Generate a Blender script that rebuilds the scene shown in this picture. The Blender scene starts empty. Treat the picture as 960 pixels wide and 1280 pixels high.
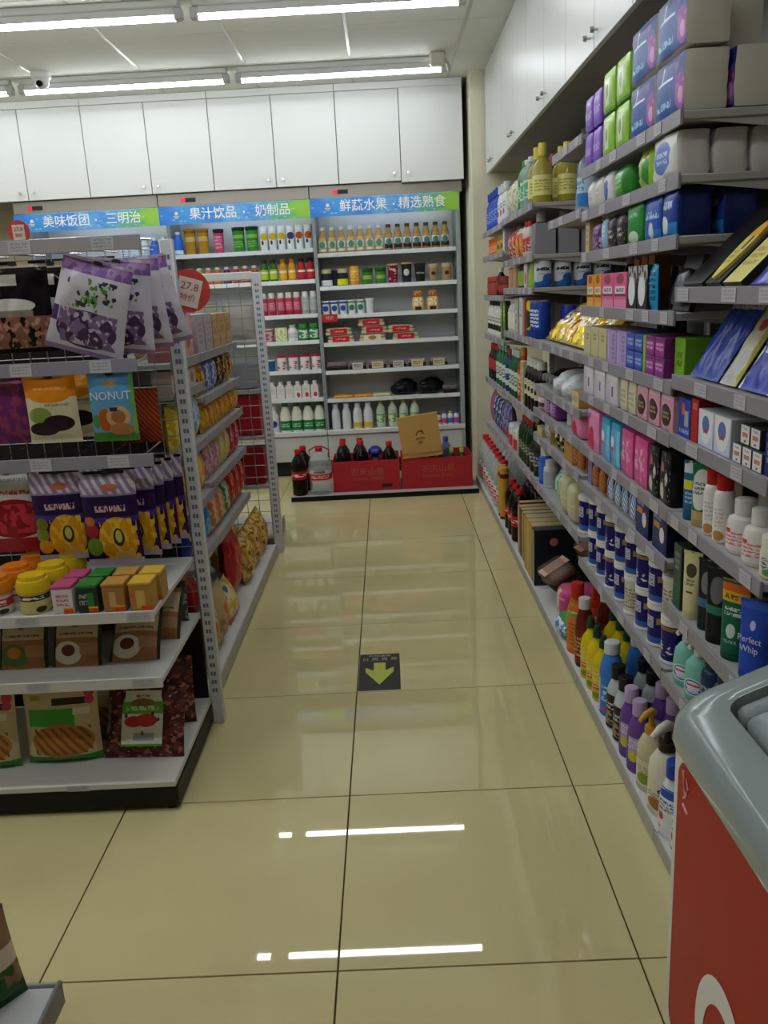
import bpy, math, random
from mathutils import Vector, Matrix
random.seed(7)
SC = bpy.context.scene
COL = SC.collection
PI = math.pi

# ------------------------------------------------------------------ camera
FOC, PITCH, ROLL, YAW, CAMZ = 1044.8, 0.25647, -0.05271, 0.01374, 1.3024
_F = Vector((-math.sin(YAW) * math.cos(PITCH), math.cos(YAW) * math.cos(PITCH), -math.sin(PITCH)))
_R0 = Vector((math.cos(YAW), math.sin(YAW), 0))
_U0 = _R0.cross(_F)
_R = _R0 * math.cos(ROLL) + _U0 * math.sin(ROLL)
_U = _U0 * math.cos(ROLL) - _R0 * math.sin(ROLL)
cam_data = bpy.data.cameras.new('camera')
cam_data.sensor_fit = 'VERTICAL'
cam_data.sensor_height = 36.0
cam_data.lens = FOC / 1280 * 36.0
cam_data.clip_start = 0.02
cam = bpy.data.objects.new('camera', cam_data)
cam.matrix_world = Matrix(((_R.x, _U.x, -_F.x, 0), (_R.y, _U.y, -_F.y, 0), (_R.z, _U.z, -_F.z, CAMZ), (0, 0, 0, 1)))
COL.objects.link(cam)
SC.camera = cam

# ------------------------------------------------------------------ world, exposure, lamp power
world = bpy.data.worlds.new('world')
SC.world = world
world.use_nodes = True
world.node_tree.nodes['Background'].inputs[0].default_value = (0.9, 0.95, 1.0, 1)
world.node_tree.nodes['Background'].inputs[1].default_value = 0.02
SC.view_settings.view_transform = 'Standard'
SC.view_settings.look = 'None'
SC.view_settings.gamma = 1.0
SC.view_settings.use_curve_mapping = False
SC.view_settings.exposure = 1.5
TUBE_POWER = 9.6            # emission of the fluorescent tubes
COOLER_POWER = 3.5           # tubes inside the display coolers
TUBE_COLOR = (0.95, 1.0, 1.06)

# ------------------------------------------------------------------ materials
def lin(h):
    if not isinstance(h, str):
        return (*h, 1)
    h = h.lstrip('#')
    c = [int(h[i:i + 2], 16) / 255 for i in (0, 2, 4)]
    return tuple(x / 12.92 if x <= .04045 else ((x + .055) / 1.055) ** 2.4 for x in c) + (1,)

_MC = {}
def base_mat(name):
    m = bpy.data.materials.new(name)
    m.use_nodes = True
    nt = m.node_tree
    return m, nt, nt.nodes['Principled BSDF']

def mat(col, rough=.45, metal=0., alpha=1., trans=0., emit=0., bump=0., bscale=60., ior=1.45, var=0.):
    key = (col, rough, metal, alpha, trans, emit, bump, bscale, ior, var)
    if key in _MC:
        return _MC[key]
    m, nt, b = base_mat('paint_' + (col.strip('#') if isinstance(col, str) else 'rgb'))
    c = lin(col)
    b.inputs['Base Color'].default_value = c
    b.inputs['Roughness'].default_value = rough
    b.inputs['Metallic'].default_value = metal
    b.inputs['Alpha'].default_value = alpha
    b.inputs['Transmission Weight'].default_value = trans
    b.inputs['IOR'].default_value = ior
    if alpha == 1 and not metal: b.inputs['Specular IOR Level'].default_value = .3
    if emit:
        b.inputs['Emission Color'].default_value = c
        b.inputs['Emission Strength'].default_value = emit
    if bump or var:
        tc = nt.nodes.new('ShaderNodeTexCoord')
        n = nt.nodes.new('ShaderNodeTexNoise')
        n.inputs['Scale'].default_value = bscale
        n.inputs['Detail'].default_value = 3
        nt.links.new(tc.outputs['Object'], n.inputs['Vector'])
        if bump:
            bp = nt.nodes.new('ShaderNodeBump')
            bp.inputs['Strength'].default_value = bump
            bp.inputs['Distance'].default_value = .004
            nt.links.new(n.outputs['Fac'], bp.inputs['Height'])
            nt.links.new(bp.outputs[0], b.inputs['Normal'])
        if var:
            mx = nt.nodes.new('ShaderNodeMix')
            mx.data_type = 'RGBA'
            mx.inputs[6].default_value = tuple(x * (1 - var) for x in c[:3]) + (1,)
            mx.inputs[7].default_value = tuple(min(1, x * (1 + var)) for x in c[:3]) + (1,)
            nt.links.new(n.outputs['Fac'], mx.inputs[0])
            nt.links.new(mx.outputs[2], b.inputs['Base Color'])
    _MC[key] = m
    return m

def prt(base, layers, rough=.35, bump=0., bscale=25., metal=0.):
    """flat print laid out in UV space: r rect, e ellipse, t text-like lines, n blotches, d dots, g gradient"""
    key = ('p', base, tuple(layers), rough, bump, metal)
    if key in _MC:
        return _MC[key]
    m, nt, b = base_mat('print_' + base.strip('#'))
    N, L = nt.nodes.new, nt.links.new
    uv = N('ShaderNodeUVMap').outputs[0]
    def vm(op, a, bb=None):
        n = N('ShaderNodeVectorMath'); n.operation = op
        if isinstance(a, tuple): n.inputs[0].default_value = a
        else: L(a, n.inputs[0])
        if bb is not None:
            if isinstance(bb, tuple): n.inputs[1].default_value = bb
            else: L(bb, n.inputs[1])
        return n.outputs['Value'] if op == 'LENGTH' else n.outputs[0]
    def mm(op, a, bb):
        n = N('ShaderNodeMath'); n.operation = op
        for i, x in enumerate((a, bb)):
            if isinstance(x, (int, float)): n.inputs[i].default_value = x
            else: L(x, n.inputs[i])
        return n.outputs[0]
    def rect(u0, u1, v0, v1):
        a = vm('ABSOLUTE', vm('SUBTRACT', uv, ((u0 + u1) / 2, (v0 + v1) / 2, 0)))
        s = N('ShaderNodeSeparateXYZ'); L(a, s.inputs[0])
        return mm('MULTIPLY', mm('LESS_THAN', s.outputs[0], abs(u1 - u0) / 2), mm('LESS_THAN', s.outputs[1], abs(v1 - v0) / 2))
    def noise(sx, sy, detail=2., seed=0.):
        n = N('ShaderNodeTexNoise'); n.inputs['Scale'].default_value = 1; n.inputs['Detail'].default_value = detail
        L(vm('ADD', vm('MULTIPLY', uv, (sx, sy, 1)), (seed, seed * 1.7, seed)), n.inputs['Vector'])
        return n.outputs['Fac']
    cur = None
    for i, ly in enumerate(layers):
        k, col = ly[0], ly[-1]
        if k == 'r':
            mask = rect(*ly[1:5])
        elif k == 'e':
            cu, cv, ru, rv = ly[1:5]
            mask = mm('LESS_THAN', vm('LENGTH', vm('MULTIPLY', vm('SUBTRACT', uv, (cu, cv, 0)), (1 / ru, 1 / rv, 0))), 1.0)
        elif k == 't':
            u0, u1, v0, v1, nl = ly[1:6]
            s = N('ShaderNodeSeparateXYZ'); L(uv, s.inputs[0])
            fr = mm('FRACT', mm('MULTIPLY', mm('SUBTRACT', s.outputs[1], v0), nl / (v1 - v0)), 0)
            line = mm('LESS_THAN', mm('ABSOLUTE', mm('SUBTRACT', fr, .5), 0), .33)
            gl = mm('GREATER_THAN', noise(9 / max(.05, u1 - u0) * max(.2, (u1 - u0) / (v1 - v0) * nl * .4), 2.2 * nl / (v1 - v0), 1, i * 3.1), .47)
            mask = mm('MULTIPLY', mm('MULTIPLY', rect(u0, u1, v0, v1), line), gl)
        elif k == 'n':
            u0, u1, v0, v1, sc_, thr = ly[1:7]
            mask = mm('MULTIPLY', rect(u0, u1, v0, v1), mm('GREATER_THAN', noise(sc_, sc_, 1.5, i * 5.3), thr))
        elif k == 'd':
            u0, u1, v0, v1, sc_, rad = ly[1:7]
            v = N('ShaderNodeTexVoronoi'); v.inputs['Scale'].default_value = sc_
            L(uv, v.inputs['Vector'])
            mask = mm('MULTIPLY', rect(u0, u1, v0, v1), mm('LESS_THAN', v.outputs['Distance'], rad))
        elif k == 'w':      # wavy stripes
            u0, u1, v0, v1, sc_ = ly[1:6]
            w = N('ShaderNodeTexWave'); w.inputs['Scale'].default_value = sc_; w.inputs['Distortion'].default_value = 1.5
            w.bands_direction = 'DIAGONAL'
            L(uv, w.inputs['Vector'])
            mask = mm('MULTIPLY', rect(u0, u1, v0, v1), mm('GREATER_THAN', w.outputs['Fac'], .55))
        mx = N('ShaderNodeMix'); mx.data_type = 'RGBA'
        L(mask, mx.inputs[0])
        if cur is None: mx.inputs[6].default_value = lin(base)
        else: L(cur, mx.inputs[6])
        mx.inputs[7].default_value = lin(col)
        cur = mx.outputs[2]
    if cur is not None: L(cur, b.inputs['Base Color'])
    else: b.inputs['Base Color'].default_value = lin(base)
    b.inputs['Roughness'].default_value = rough
    b.inputs['Metallic'].default_value = metal
    b.inputs['Specular IOR Level'].default_value = .22
    if bump:
        n = N('ShaderNodeTexNoise'); n.inputs['Scale'].default_value = bscale
        tc = N('ShaderNodeTexCoord'); L(tc.outputs['Object'], n.inputs['Vector'])
        bp = N('ShaderNodeBump'); bp.inputs['Strength'].default_value = bump; bp.inputs['Distance'].default_value = .006
        L(n.outputs['Fac'], bp.inputs['Height']); L(bp.outputs[0], b.inputs['Normal'])
    _MC[key] = m
    return m

def clear(col='#dfe8ea', alpha=.28, rough=.06):
    return mat(col, rough, alpha=alpha)

# ------------------------------------------------------------------ mesh builder
class MB:
    def __init__(s):
        s.v, s.f, s.m, s.uv = [], [], [], []
    def add(s, v, f, mi=0, uv=None):
        o = len(s.v)
        s.v += [tuple(p) for p in v]
        for k, fc in enumerate(f):
            s.f.append([i + o for i in fc])
            s.m.append(mi if isinstance(mi, int) else mi[k])
            s.uv.append([uv[i] for i in fc] if uv else None)
        return s
    def box(s, x0, x1, y0, y1, z0, z1, b=0., mi=0, front=None, top=None):
        """box with chamfer b; faces looking to -Y may take another material index (front), +Z (top)"""
        lo, hi = (min(x0, x1), min(y0, y1), min(z0, z1)), (max(x0, x1), max(y0, y1), max(z0, z1))
        ext = [hi[i] - lo[i] for i in range(3)]
        b = min(b, *(e * .49 for e in ext))
        vs, idx = [], {}
        axes = (0, 1, 2)
        for sx in (0, 1):
            for sy in (0, 1):
                for sz in (0, 1):
                    sg = (sx, sy, sz)
                    for a in axes:
                        if b <= 0 and a: 
                            idx[sg, a] = idx[sg, 0]; continue
                        idx[sg, a] = len(vs)
                        vs.append(tuple((hi[i] - (b if i != a else 0)) if sg[i] else (lo[i] + (b if i != a else 0)) for i in axes))
        fs = []
        for a in axes:
            u, w = [i for i in axes if i != a]
            for sg in (0, 1):
                q = []
                for (p, r) in ((0, 0), (1, 0), (1, 1), (0, 1)):
                    c = [0, 0, 0]; c[a] = sg; c[u] = p; c[w] = r
                    q.append(idx[tuple(c), a])
                fs.append((q, (a, sg)))
        if b > 0:
            for a in axes:
                u, w = [i for i in axes if i != a]
                for p in (0, 1):
                    for r in (0, 1):
                        c0 = [0, 0, 0]; c0[u] = p; c0[w] = r; c1 = list(c0); c1[a] = 1
                        c0, c1 = tuple(c0), tuple(c1)
                        fs.append(([idx[c0, u], idx[c0, w], idx[c1, w], idx[c1, u]], None))
            for sx in (0, 1):
                for sy in (0, 1):
                    for sz in (0, 1):
                        fs.append(([idx[(sx, sy, sz), a] for a in axes], None))
        ctr = [(lo[i] + hi[i]) / 2 for i in axes]
        o = len(s.v)
        s.v += vs
        for q, tag in fs:
            p = [Vector(vs[i]) for i in q]
            n = (p[1] - p[0]).cross(p[2] - p[0])
            mid = sum(p, Vector()) / len(p) - Vector(ctr)
            if n.dot(mid) < 0: q = q[::-1]; n = -n
            a = max(axes, key=lambda i: abs(n[i]) / 1.0)
            uu, ww = ((1, 2), (0, 2), (0, 1))[a]
            s.f.append([i + o for i in q])
            k = mi
            if tag == (1, 0) and front is not None: k = front
            if tag == (2, 1) and top is not None: k = top
            s.m.append(k)
            s.uv.append([((vs[i][uu] - lo[uu]) / ext[uu], (vs[i][ww] - lo[ww]) / ext[ww]) for i in q])
        return s
    def lathe(s, prof, seg=16, sx=1., sy=1., cx=0., cy=0., mi=0, z0=0.):
        n = len(prof)
        zs = [p[1] for p in prof]; zl, zh = min(zs), max(zs)
        vs, uv, fs = [], [], []
        for i in range(seg + 1):
            a = 2 * PI * i / seg - PI * 1.5      # seam at the back, u=.5 looks to -Y
            for r, z in prof:
                vs.append((cx + r * math.cos(a) * sx, cy + r * math.sin(a) * sy, z + z0))
                uv.append((i / seg, (z - zl) / (zh - zl + 1e-9)))
        for i in range(seg):
            for j in range(n - 1):
                a, b_, c, d = i * n + j, (i + 1) * n + j, (i + 1) * n + j + 1, i * n + j + 1
                if prof[j][0] < 1e-6: fs.append((a, c, d))
                elif prof[j + 1][0] < 1e-6: fs.append((a, b_, d))
                else: fs.append((a, b_, c, d))
        # weld seam: reuse first column
        last = seg * n
        uvl = [[uv[i] for i in f] for f in fs]
        fs = [[(i - last if i >= last else i) for i in f] for f in fs]
        o = len(s.v); s.v += vs[:last]
        for f, u in zip(fs, uvl):
            s.f.append([i + o for i in f]); s.m.append(mi); s.uv.append(u)
        return s
    def sweep(s, path, r, seg=8, mi=0, flat=1.):
        path = [Vector(p) for p in path]
        n = len(path); rs = r if isinstance(r, (list, tuple)) else [r] * n
        vs, fs = [], []
        up = Vector((0, 0, 1))
        for i, p in enumerate(path):
            t = (path[min(i + 1, n - 1)] - path[max(i - 1, 0)]).normalized()
            ref = up if abs(t.dot(up)) < .95 else Vector((1, 0, 0))
            a = t.cross(ref).normalized(); b_ = a.cross(t)
            for k in range(seg):
                g = 2 * PI * k / seg
                vs.append(p + (a * math.cos(g) + b_ * math.sin(g) * flat) * rs[i])
        for i in range(n - 1):
            for k in range(seg):
                fs.append((i * seg + k, i * seg + (k + 1) % seg, (i + 1) * seg + (k + 1) % seg, (i + 1) * seg + k))
        fs.append(tuple(range(seg))[::-1]); fs.append(tuple(range((n - 1) * seg, n * seg)))
        return s.add(vs, fs, mi)
    def grid(s, fn, nu, nv, mi=0, u0=0, u1=1, v0=0, v1=1, flip=False):
        vs, uv, fs = [], [], []
        for j in range(nv + 1):
            for i in range(nu + 1):
                u, v = u0 + (u1 - u0) * i / nu, v0 + (v1 - v0) * j / nv
                vs.append(fn(u, v)); uv.append((u, v))
        for j in range(nv):
            for i in range(nu):
                a = j * (nu + 1) + i
                q = (a, a + 1, a + nu + 2, a + nu + 1)
                fs.append(q[::-1] if flip else q)
        return s.add(vs, fs, mi, uv)
    def poly(s, pts, y0, y1, mi=0):
        """outline in XZ, extruded from y0 (front) to y1"""
        n = len(pts)
        xs = [p[0] for p in pts]; zs = [p[1] for p in pts]
        w, h = max(xs) - min(xs) + 1e-9, max(zs) - min(zs) + 1e-9
        vs = [(x, y0, z) for x, z in pts] + [(x, y1, z) for x, z in pts]
        uv = [((x - min(xs)) / w, (z - min(zs)) / h) for x, z in pts] * 2
        ar = sum(pts[i][0] * pts[(i + 1) % n][1] - pts[(i + 1) % n][0] * pts[i][1] for i in range(n))
        f0 = tuple(range(n)); f1 = tuple(range(2 * n - 1, n - 1, -1))
        sd = [(i, n + i, n + (i + 1) % n, (i + 1) % n) for i in range(n)]
        if ar < 0: f0, f1, sd = f0[::-1], f1[::-1], [q[::-1] for q in sd]
        return s.add(vs, [f0, f1] + sd, mi, uv)
    def xf(s, M):
        s.v = [tuple(M @ Vector(p)) for p in s.v]
        return s
    def mesh(s, name, mats, ang=38, weld=False):
        me = bpy.data.meshes.new(name)
        me.from_pydata(s.v, [], s.f)
        mats = mats if isinstance(mats, (list, tuple)) else [mats]
        for m in mats: me.materials.append(m)
        if len(mats) > 1: me.polygons.foreach_set('material_index', s.m)
        if any(u for u in s.uv):
            lay = me.uv_layers.new(name='uv')
            fl = []
            for f, u in zip(s.f, s.uv):
                for k in range(len(f)):
                    fl += list(u[k]) if u else [.5, .5]
            lay.data.foreach_set('uv', fl)
        me.update()
        me.validate()
        me.polygons.foreach_set('use_smooth', [True] * len(me.polygons))
        me.set_sharp_from_angle(angle=math.radians(ang))
        return me

def softbox(w, d, h, r=.015, bulge=.006, n=6, crease=.0, seed=0, mi=0, front=None):
    """rounded, slightly inflated film pack, base at z=0"""
    mb = MB(); rnd = random.Random(seed)
    ph = [rnd.uniform(0, 6.28) for _ in range(6)]
    cache = {}
    hx, hy, hz = w / 2, d / 2, h / 2
    r = min(r, hx * .98, hy * .98, hz * .98)
    def pt(p):
        k = tuple(round(x, 5) for x in p)
        if k in cache: return cache[k]
        P = Vector((p[0] * hx, p[1] * hy, p[2] * hz))
        Q = Vector((max(-hx + r, min(hx - r, P.x)), max(-hy + r, min(hy - r, P.y)), max(-hz + r, min(hz - r, P.z))))
        dlt = P - Q
        if dlt.length > 1e-9: P = Q + dlt.normalized() * r
        bx, by, bz = 1 - p[0] ** 2, 1 - p[1] ** 2, 1 - p[2] ** 2
        P.x += math.copysign(bulge, p[0]) * by * bz * abs(p[0]) ** 3
        P.y += math.copysign(bulge, p[1]) * bx * bz * abs(p[1]) ** 3
        P.z += math.copysign(bulge, p[2]) * bx * by * abs(p[2]) ** 3 if p[2] > 0 else 0
        if crease:
            c = crease * math.sin(9 * P.x / w + ph[0] + 5 * P.z / h) * math.sin(11 * P.z / h + ph[1])
            P.x += c * bx; P.y += c * .8
        i = len(mb.v); mb.v.append((P.x, P.y, P.z + hz)); cache[k] = i
        return i
    for a in range(3):
        u, v = [i for i in range(3) if i != a]
        for sg in (-1, 1):
            for i in range(n):
                for j in range(n):
                    q = []; uvq = []
                    for di, dj in ((0, 0), (1, 0), (1, 1), (0, 1)):
                        p = [0, 0, 0]; p[a] = sg
                        p[u] = -1 + 2 * (i + di) / n; p[v] = -1 + 2 * (j + dj) / n
                        q.append(pt(p)); uvq.append(((i + di) / n, (j + dj) / n))
                    # orientation
                    flip = (sg > 0) == (a == 1)
                    if flip: q, uvq = q[::-1], uvq[::-1]
                    mb.f.append(q); mb.uv.append(uvq)
                    mb.m.append(front if (front is not None and a == 1 and sg < 0) else mi)
    return mb

def pouch(w, h, t, nu=10, nv=14, seal=.06, stand=False, seed=0, waist=.03, crinkle=.0015, mb=None, taper=0.):
    """sealed film bag: front looks to -Y, base at z=0; materials 0 front, 1 back"""
    mb = mb or MB(); rnd = random.Random(seed)
    ph = [rnd.uniform(0, 6.28) for _ in range(8)]
    def fac(u, v):
        e = max(0., 4 * u * (1 - u)) ** .55
        vv = (v - seal) / (1 - 2 * seal) if not stand else v / (1 - seal)
        if vv <= 0 or vv >= 1: return 0.0
        if stand: return e * (1 - vv ** 1.8) ** .8 * min(1, .55 + vv * 3) 
        return e * (4 * vv * (1 - vv)) ** .5
    def side(sg):
        def fn(u, v):
            f = fac(u, v)
            x = (u - .5) * w * (1 - waist * 4 * v * (1 - v)) * (1 - taper * v)
            c = crinkle * (math.sin(17 * u + ph[0] + 4 * v) * math.sin(13 * v + ph[1]) + .6 * math.sin(31 * u + ph[2]) * math.sin(23 * v + ph[3] + 6 * u))
            y = sg * (t / 2 * f + .0006) + c * (f > 0) + .002 * math.sin(7 * u + ph[4]) * (v > 1 - seal)
            return (x, y, v * h)
        return fn
    mb.grid(side(-1), nu, nv, 0)
    mb.grid(side(1), nu, nv, 1, flip=True)
    # rim strip
    rim = [(i / nu, 0.) for i in range(nu + 1)] + [(1., j / nv) for j in range(1, nv + 1)] + [(1 - i / nu, 1.) for i in range(1, nu + 1)] + [(0., 1 - j / nv) for j in range(1, nv)]
    a, b_ = side(-1), side(1)
    k = len(rim)
    mb.add([a(*p) for p in rim] + [b_(*p) for p in rim], [(i, k + i, k + (i + 1) % k, (i + 1) % k) for i in range(k)], 1, list(rim) * 2)
    return mb

# ------------------------------------------------------------------ objects
def tag(o, label=None, cat=None, group=None, kind=None):
    if label: o['label'] = label
    if cat: o['category'] = cat
    if group: o['group'] = group
    if kind: o['kind'] = kind
    return o
def obj(name, me, parent=None, loc=(0, 0, 0), rot=(0, 0, 0)):
    o = bpy.data.objects.new(name, me)
    COL.objects.link(o)
    o.location = loc; o.rotation_euler = rot
    if parent: o.parent = parent
    return o
def empty(name, label, cat, loc=(0, 0, 0), rot=(0, 0, 0), group=None):
    o = obj(name, None, None, loc, rot)
    o.empty_display_size = .05
    return tag(o, label, cat, group)

class Kind:
    """a thing with its parts, built once and placed any number of times; the meshes are shared"""
    def __init__(s, W, D, H):
        s.W, s.D, s.H, s.parts = W, D, H, []
    def add(s, name, me, parent=None, loc=(0, 0, 0), rot=(0, 0, 0), label=None):
        s.parts.append((name, me, parent, loc, rot, label)); return len(s.parts) - 1
    def put(s, name, label, cat, loc, rz=0., group=None, rx=0., ry=0.):
        rot = (rx, ry, rz)
        if len(s.parts) == 1:
            return tag(obj(name, s.parts[0][1], None, loc, rot), label, cat, group)
        root = empty(name, label, cat, loc, rot, group)
        made = []
        for n, me, p, l, r, lb in s.parts:
            o = obj(n, me, root if p is None else made[p], l, r)
            if lb: o['label'] = lb
            made.append(o)
        return root

_TC = {}
def text_mesh(txt, size, m, ext=.0004, align='CENTER', sx=1., bold=0.):
    key = (txt, size, m.name, ext, sx, bold)
    if key in _TC: return _TC[key]
    cu = bpy.data.curves.new('lettering', 'FONT')
    cu.body = txt; cu.size = size; cu.align_x = align; cu.align_y = 'CENTER'; cu.extrude = ext; cu.resolution_u = 2; cu.offset = bold
    o = bpy.data.objects.new('lettering', cu); COL.objects.link(o)
    bpy.context.view_layer.update()
    dg = bpy.context.evaluated_depsgraph_get()
    me = bpy.data.meshes.new_from_object(o.evaluated_get(dg))
    bpy.data.objects.remove(o); bpy.data.curves.remove(cu)
    me.transform(Matrix.Rotation(PI / 2, 4, 'X') @ Matrix.Scale(sx, 4, (1, 0, 0)))    # stands in XZ, reads from -Y
    me.materials.clear(); me.materials.append(m)
    _TC[key] = me
    return me

ORD = 'first second third fourth fifth sixth seventh eighth ninth tenth eleventh twelfth thirteenth fourteenth fifteenth sixteenth seventeenth eighteenth'.split()
def series(kind, name, desc, cat, spots, ref, group=None, rz=0., rx=0.):
    """several alike things in a row; the label counts them from a named end"""
    n = len(spots)
    for i, sp in enumerate(spots):
        k = kind[i % len(kind)] if isinstance(kind, list) else kind
        kw = dict(rz=rz, rx=rx)
        if len(sp) > 3: kw['rz'] = rz + sp[3]
        lb = desc if n == 1 else f"{desc}, {ORD[i]} {ref}"
        k.put(name, lb, cat, sp[:3], group=group or (desc if n > 1 else None), **kw)
# ================================================================== THE SETTING
M_WALL = mat('#d8d2bb', .85, bump=.05, bscale=30, var=.03)
M_WHITE = mat('#d9dbd7', .35, var=.012, bscale=3)
M_SHELF = mat('#a8a6a3', .4, metal=.0, var=.03, bscale=14)
M_RAIL = mat('#8f8b92', .4, var=.05, bscale=20)
M_RAILW = mat('#d6d6d2', .4)
M_TAG = prt('#bdbac0', [('t', .08, .9, .15, .9, 3, '#98949c')], .5)
M_STEEL = mat('#8f897f', .35, metal=.6, var=.06, bscale=6)
M_CHROME = mat('#c9c9c9', .22, metal=1.)
M_BLACK = mat('#14110f', .45, var=.1, bscale=8)
M_DARK = mat('#2a2a2c', .6)
M_BACKP = mat('#8d8d8b', .6, var=.04, bscale=8)

def structure(name, me, parent=None, **k):
    o = obj(name, me, parent, **k)
    if parent is None: o['kind'] = 'structure'
    return o

# floor: dark bed with one polished tile per object
def tile_mat():
    m, nt, b = base_mat('polished_tile')
    N, L = nt.nodes.new, nt.links.new
    tc = N('ShaderNodeTexCoord'); gm = N('ShaderNodeNewGeometry'); oi = N('ShaderNodeObjectInfo')
    n1 = N('ShaderNodeTexNoise'); n1.inputs['Scale'].default_value = 2.2; n1.inputs['Detail'].default_value = 5
    L(gm.outputs['Position'], n1.inputs['Vector'])
    n2 = N('ShaderNodeTexNoise'); n2.inputs['Scale'].default_value = 160; n2.inputs['Detail'].default_value = 2
    L(gm.outputs['Position'], n2.inputs['Vector'])
    r = N('ShaderNodeValToRGB')
    r.color_ramp.elements[0].position = .3; r.color_ramp.elements[0].color = lin('#cdc08d')
    r.color_ramp.elements[1].position = .75; r.color_ramp.elements[1].color = lin('#d8cc98')
    ad = N('ShaderNodeMath'); ad.operation = 'MULTIPLY_ADD'; ad.inputs[1].default_value = .25; 
    L(n2.outputs['Fac'], ad.inputs[0]); 
    ad2 = N('ShaderNodeMath'); ad2.operation = 'MULTIPLY_ADD'; ad2.inputs[1].default_value = .12; ad2.inputs[2].default_value = -.18
    L(oi.outputs['Random'], ad2.inputs[0]); L(ad2.outputs[0], ad.inputs[2])
    sm = N('ShaderNodeMath'); sm.operation = 'ADD'; L(n1.outputs['Fac'], sm.inputs[0]); L(ad.outputs[0], sm.inputs[1])
    L(sm.outputs[0], r.inputs[0]); L(r.outputs[0], b.inputs['Base Color'])
    b.inputs['Roughness'].default_value = .02
    b.inputs['IOR'].default_value = 1.5
    n3 = N('ShaderNodeTexNoise'); n3.inputs['Scale'].default_value = 5
    L(gm.outputs['Position'], n3.inputs['Vector'])
    bp = N('ShaderNodeBump'); bp.inputs['Strength'].default_value = .006; bp.inputs['Distance'].default_value = .004
    L(n3.outputs['Fac'], bp.inputs['Height']); L(bp.outputs[0], b.inputs['Normal'])
    return m
M_TILE = tile_mat()
X0T, Y0T, TS = -.1592, 1.38, .6
floor = structure('floor', MB().box(-3.6, 1.05, -2.5, 6.75, -.06, -.004).mesh('floor', mat('#4a4028', .8, var=.2, bscale=30)))
tile_me = MB().box(-TS / 2 + .0018, TS / 2 - .0018, -TS / 2 + .0018, TS / 2 - .0018, -.006, 0, .0008).mesh('tile', M_TILE)
for i in range(-6, 2):
    for j in range(-6, 9):
        x, y = X0T + (i + .5) * TS, Y0T + (j + .5) * TS
        if x < -3.4 or x > 1.0 or y > 6.5: continue
        obj('tile', tile_me, floor, (x, y, 0))

# ceiling: T-bar grid and one panel per object
CZ = 2.62
ceiling = structure('ceiling', MB().box(-3.6, 1.05, -2.5, 6.75, CZ + .03, CZ + .08).mesh('ceiling', mat('#a7a69e', .9)))
GX, GY, GS = -.132, 4.72, .6085
M_PANEL = mat('#d9dad0', .9, bump=.15, bscale=180, var=.03)
pan = MB().box(-GS / 2 + .006, GS / 2 - .006, -GS / 2 + .003, GS / 2 - .003, CZ - .002, CZ + .008, .003).mesh('panel', M_PANEL)
for i in range(-6, 3):
    for j in range(-12, 4):
        x, y = GX + (i + .5) * GS, GY + (j + .5) * GS
        if x < -3.4 or x > .95 or y < -2.3 or y > 6.6: continue
        obj('panel', pan, ceiling, (x, y, 0))
bar = mat('#b9b9b2', .3, metal=.3)
for i in range(-5, 3):
    x = GX + i * GS
    if x > 1.0: continue
    obj('grid_bar', MB().box(x - .008, x + .008, -2.4, 6.7, CZ - .0035, CZ + .02, .001).mesh('grid_bar', bar), ceiling)
for j in range(-11, 4):
    y = GY + j * GS
    obj('grid_bar', MB().box(-3.55, 1.03, y - .009, y + .009, CZ + .009, CZ + .025, .001).mesh('grid_bar', bar), ceiling)

structure('wall_back', MB().box(-3.6, 1.05, 6.75, 6.85, 0, 2.7).mesh('wall_back', M_WALL))
structure('wall_right', MB().box(1.05, 1.15, -2.5, 6.75, 0, 2.7).mesh('wall_right', M_WALL))
structure('wall_left', MB().box(-3.7, -3.6, -2.5, 6.75, 0, 2.7).mesh('wall_left', M_WALL))
structure('wall_front', MB().box(-3.6, 1.05, -2.6, -2.5, 0, 2.7).mesh('wall_front', mat('#7d776a', .8, var=.05, bscale=3)))
structure('wall_corner', MB().box(.598, 1.05, 5.76, 6.75, 0, 2.65, .004).mesh('wall_corner', M_WALL))

# fluorescent battens
M_TUBE = mat(TUBE_COLOR, .4, emit=TUBE_POWER)
K_LIGHT = Kind(1.22, .07, .09)
K_LIGHT.add('housing', MB().box(-.61, .61, -.03, .03, -.035, -.002, .006).mesh('housing', mat('#c9cac6', .4)))
def half_tube(x0, x1, r, z):
    n = 8; v = []; f = []
    for x in (x0, x1):
        for i in range(n + 1):
            a = PI + PI * i / n
            v.append((x, r * math.cos(a), z + r * math.sin(a)))
    for i in range(n): f.append((i, i + 1, n + 2 + i, n + 1 + i)[::-1])
    f.append(tuple(range(n + 1))[::-1]); f.append(tuple(range(n + 1, 2 * n + 2)))
    return MB().add(v, f)
K_LIGHT.add('tube', half_tube(-.585, .585, .02, -.066).mesh('tube', M_TUBE))
K_LIGHT.add('spine', MB().box(-.583, .583, -.02, .02, -.0655, -.0355).mesh('spine', mat('#c9cac6', .4)))  # opaque bar added to block the tube's upward light
ec_me = MB().box(-.02, .02, -.022, .022, -.085, -.035, .005).mesh('end_cap', mat('#b5b7b4', .4))
K_LIGHT.add('end_cap', ec_me, None, (-.602, 0, 0))
K_LIGHT.add('end_cap', ec_me, None, (.602, 0, 0))
ROWS = [5.39, 4.215, 3.04, 1.865, .69]
WHERE = ['in the row above the wall cabinets', 'in the second row from the wall cabinets', 'in the third row from the wall cabinets',
         'in the fourth row from the wall cabinets', 'in the fifth row', 'in the sixth row', 'in the last row behind']
for r, y in enumerate(ROWS):
    for c in range(3):
        x = -.19 - c * 1.277
        K_LIGHT.put('ceiling_light', f'white fluorescent batten {WHERE[r]}, {ORD[c]} from the right', 'ceiling light', (x, y, CZ), group='fluorescent ceiling battens')

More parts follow.
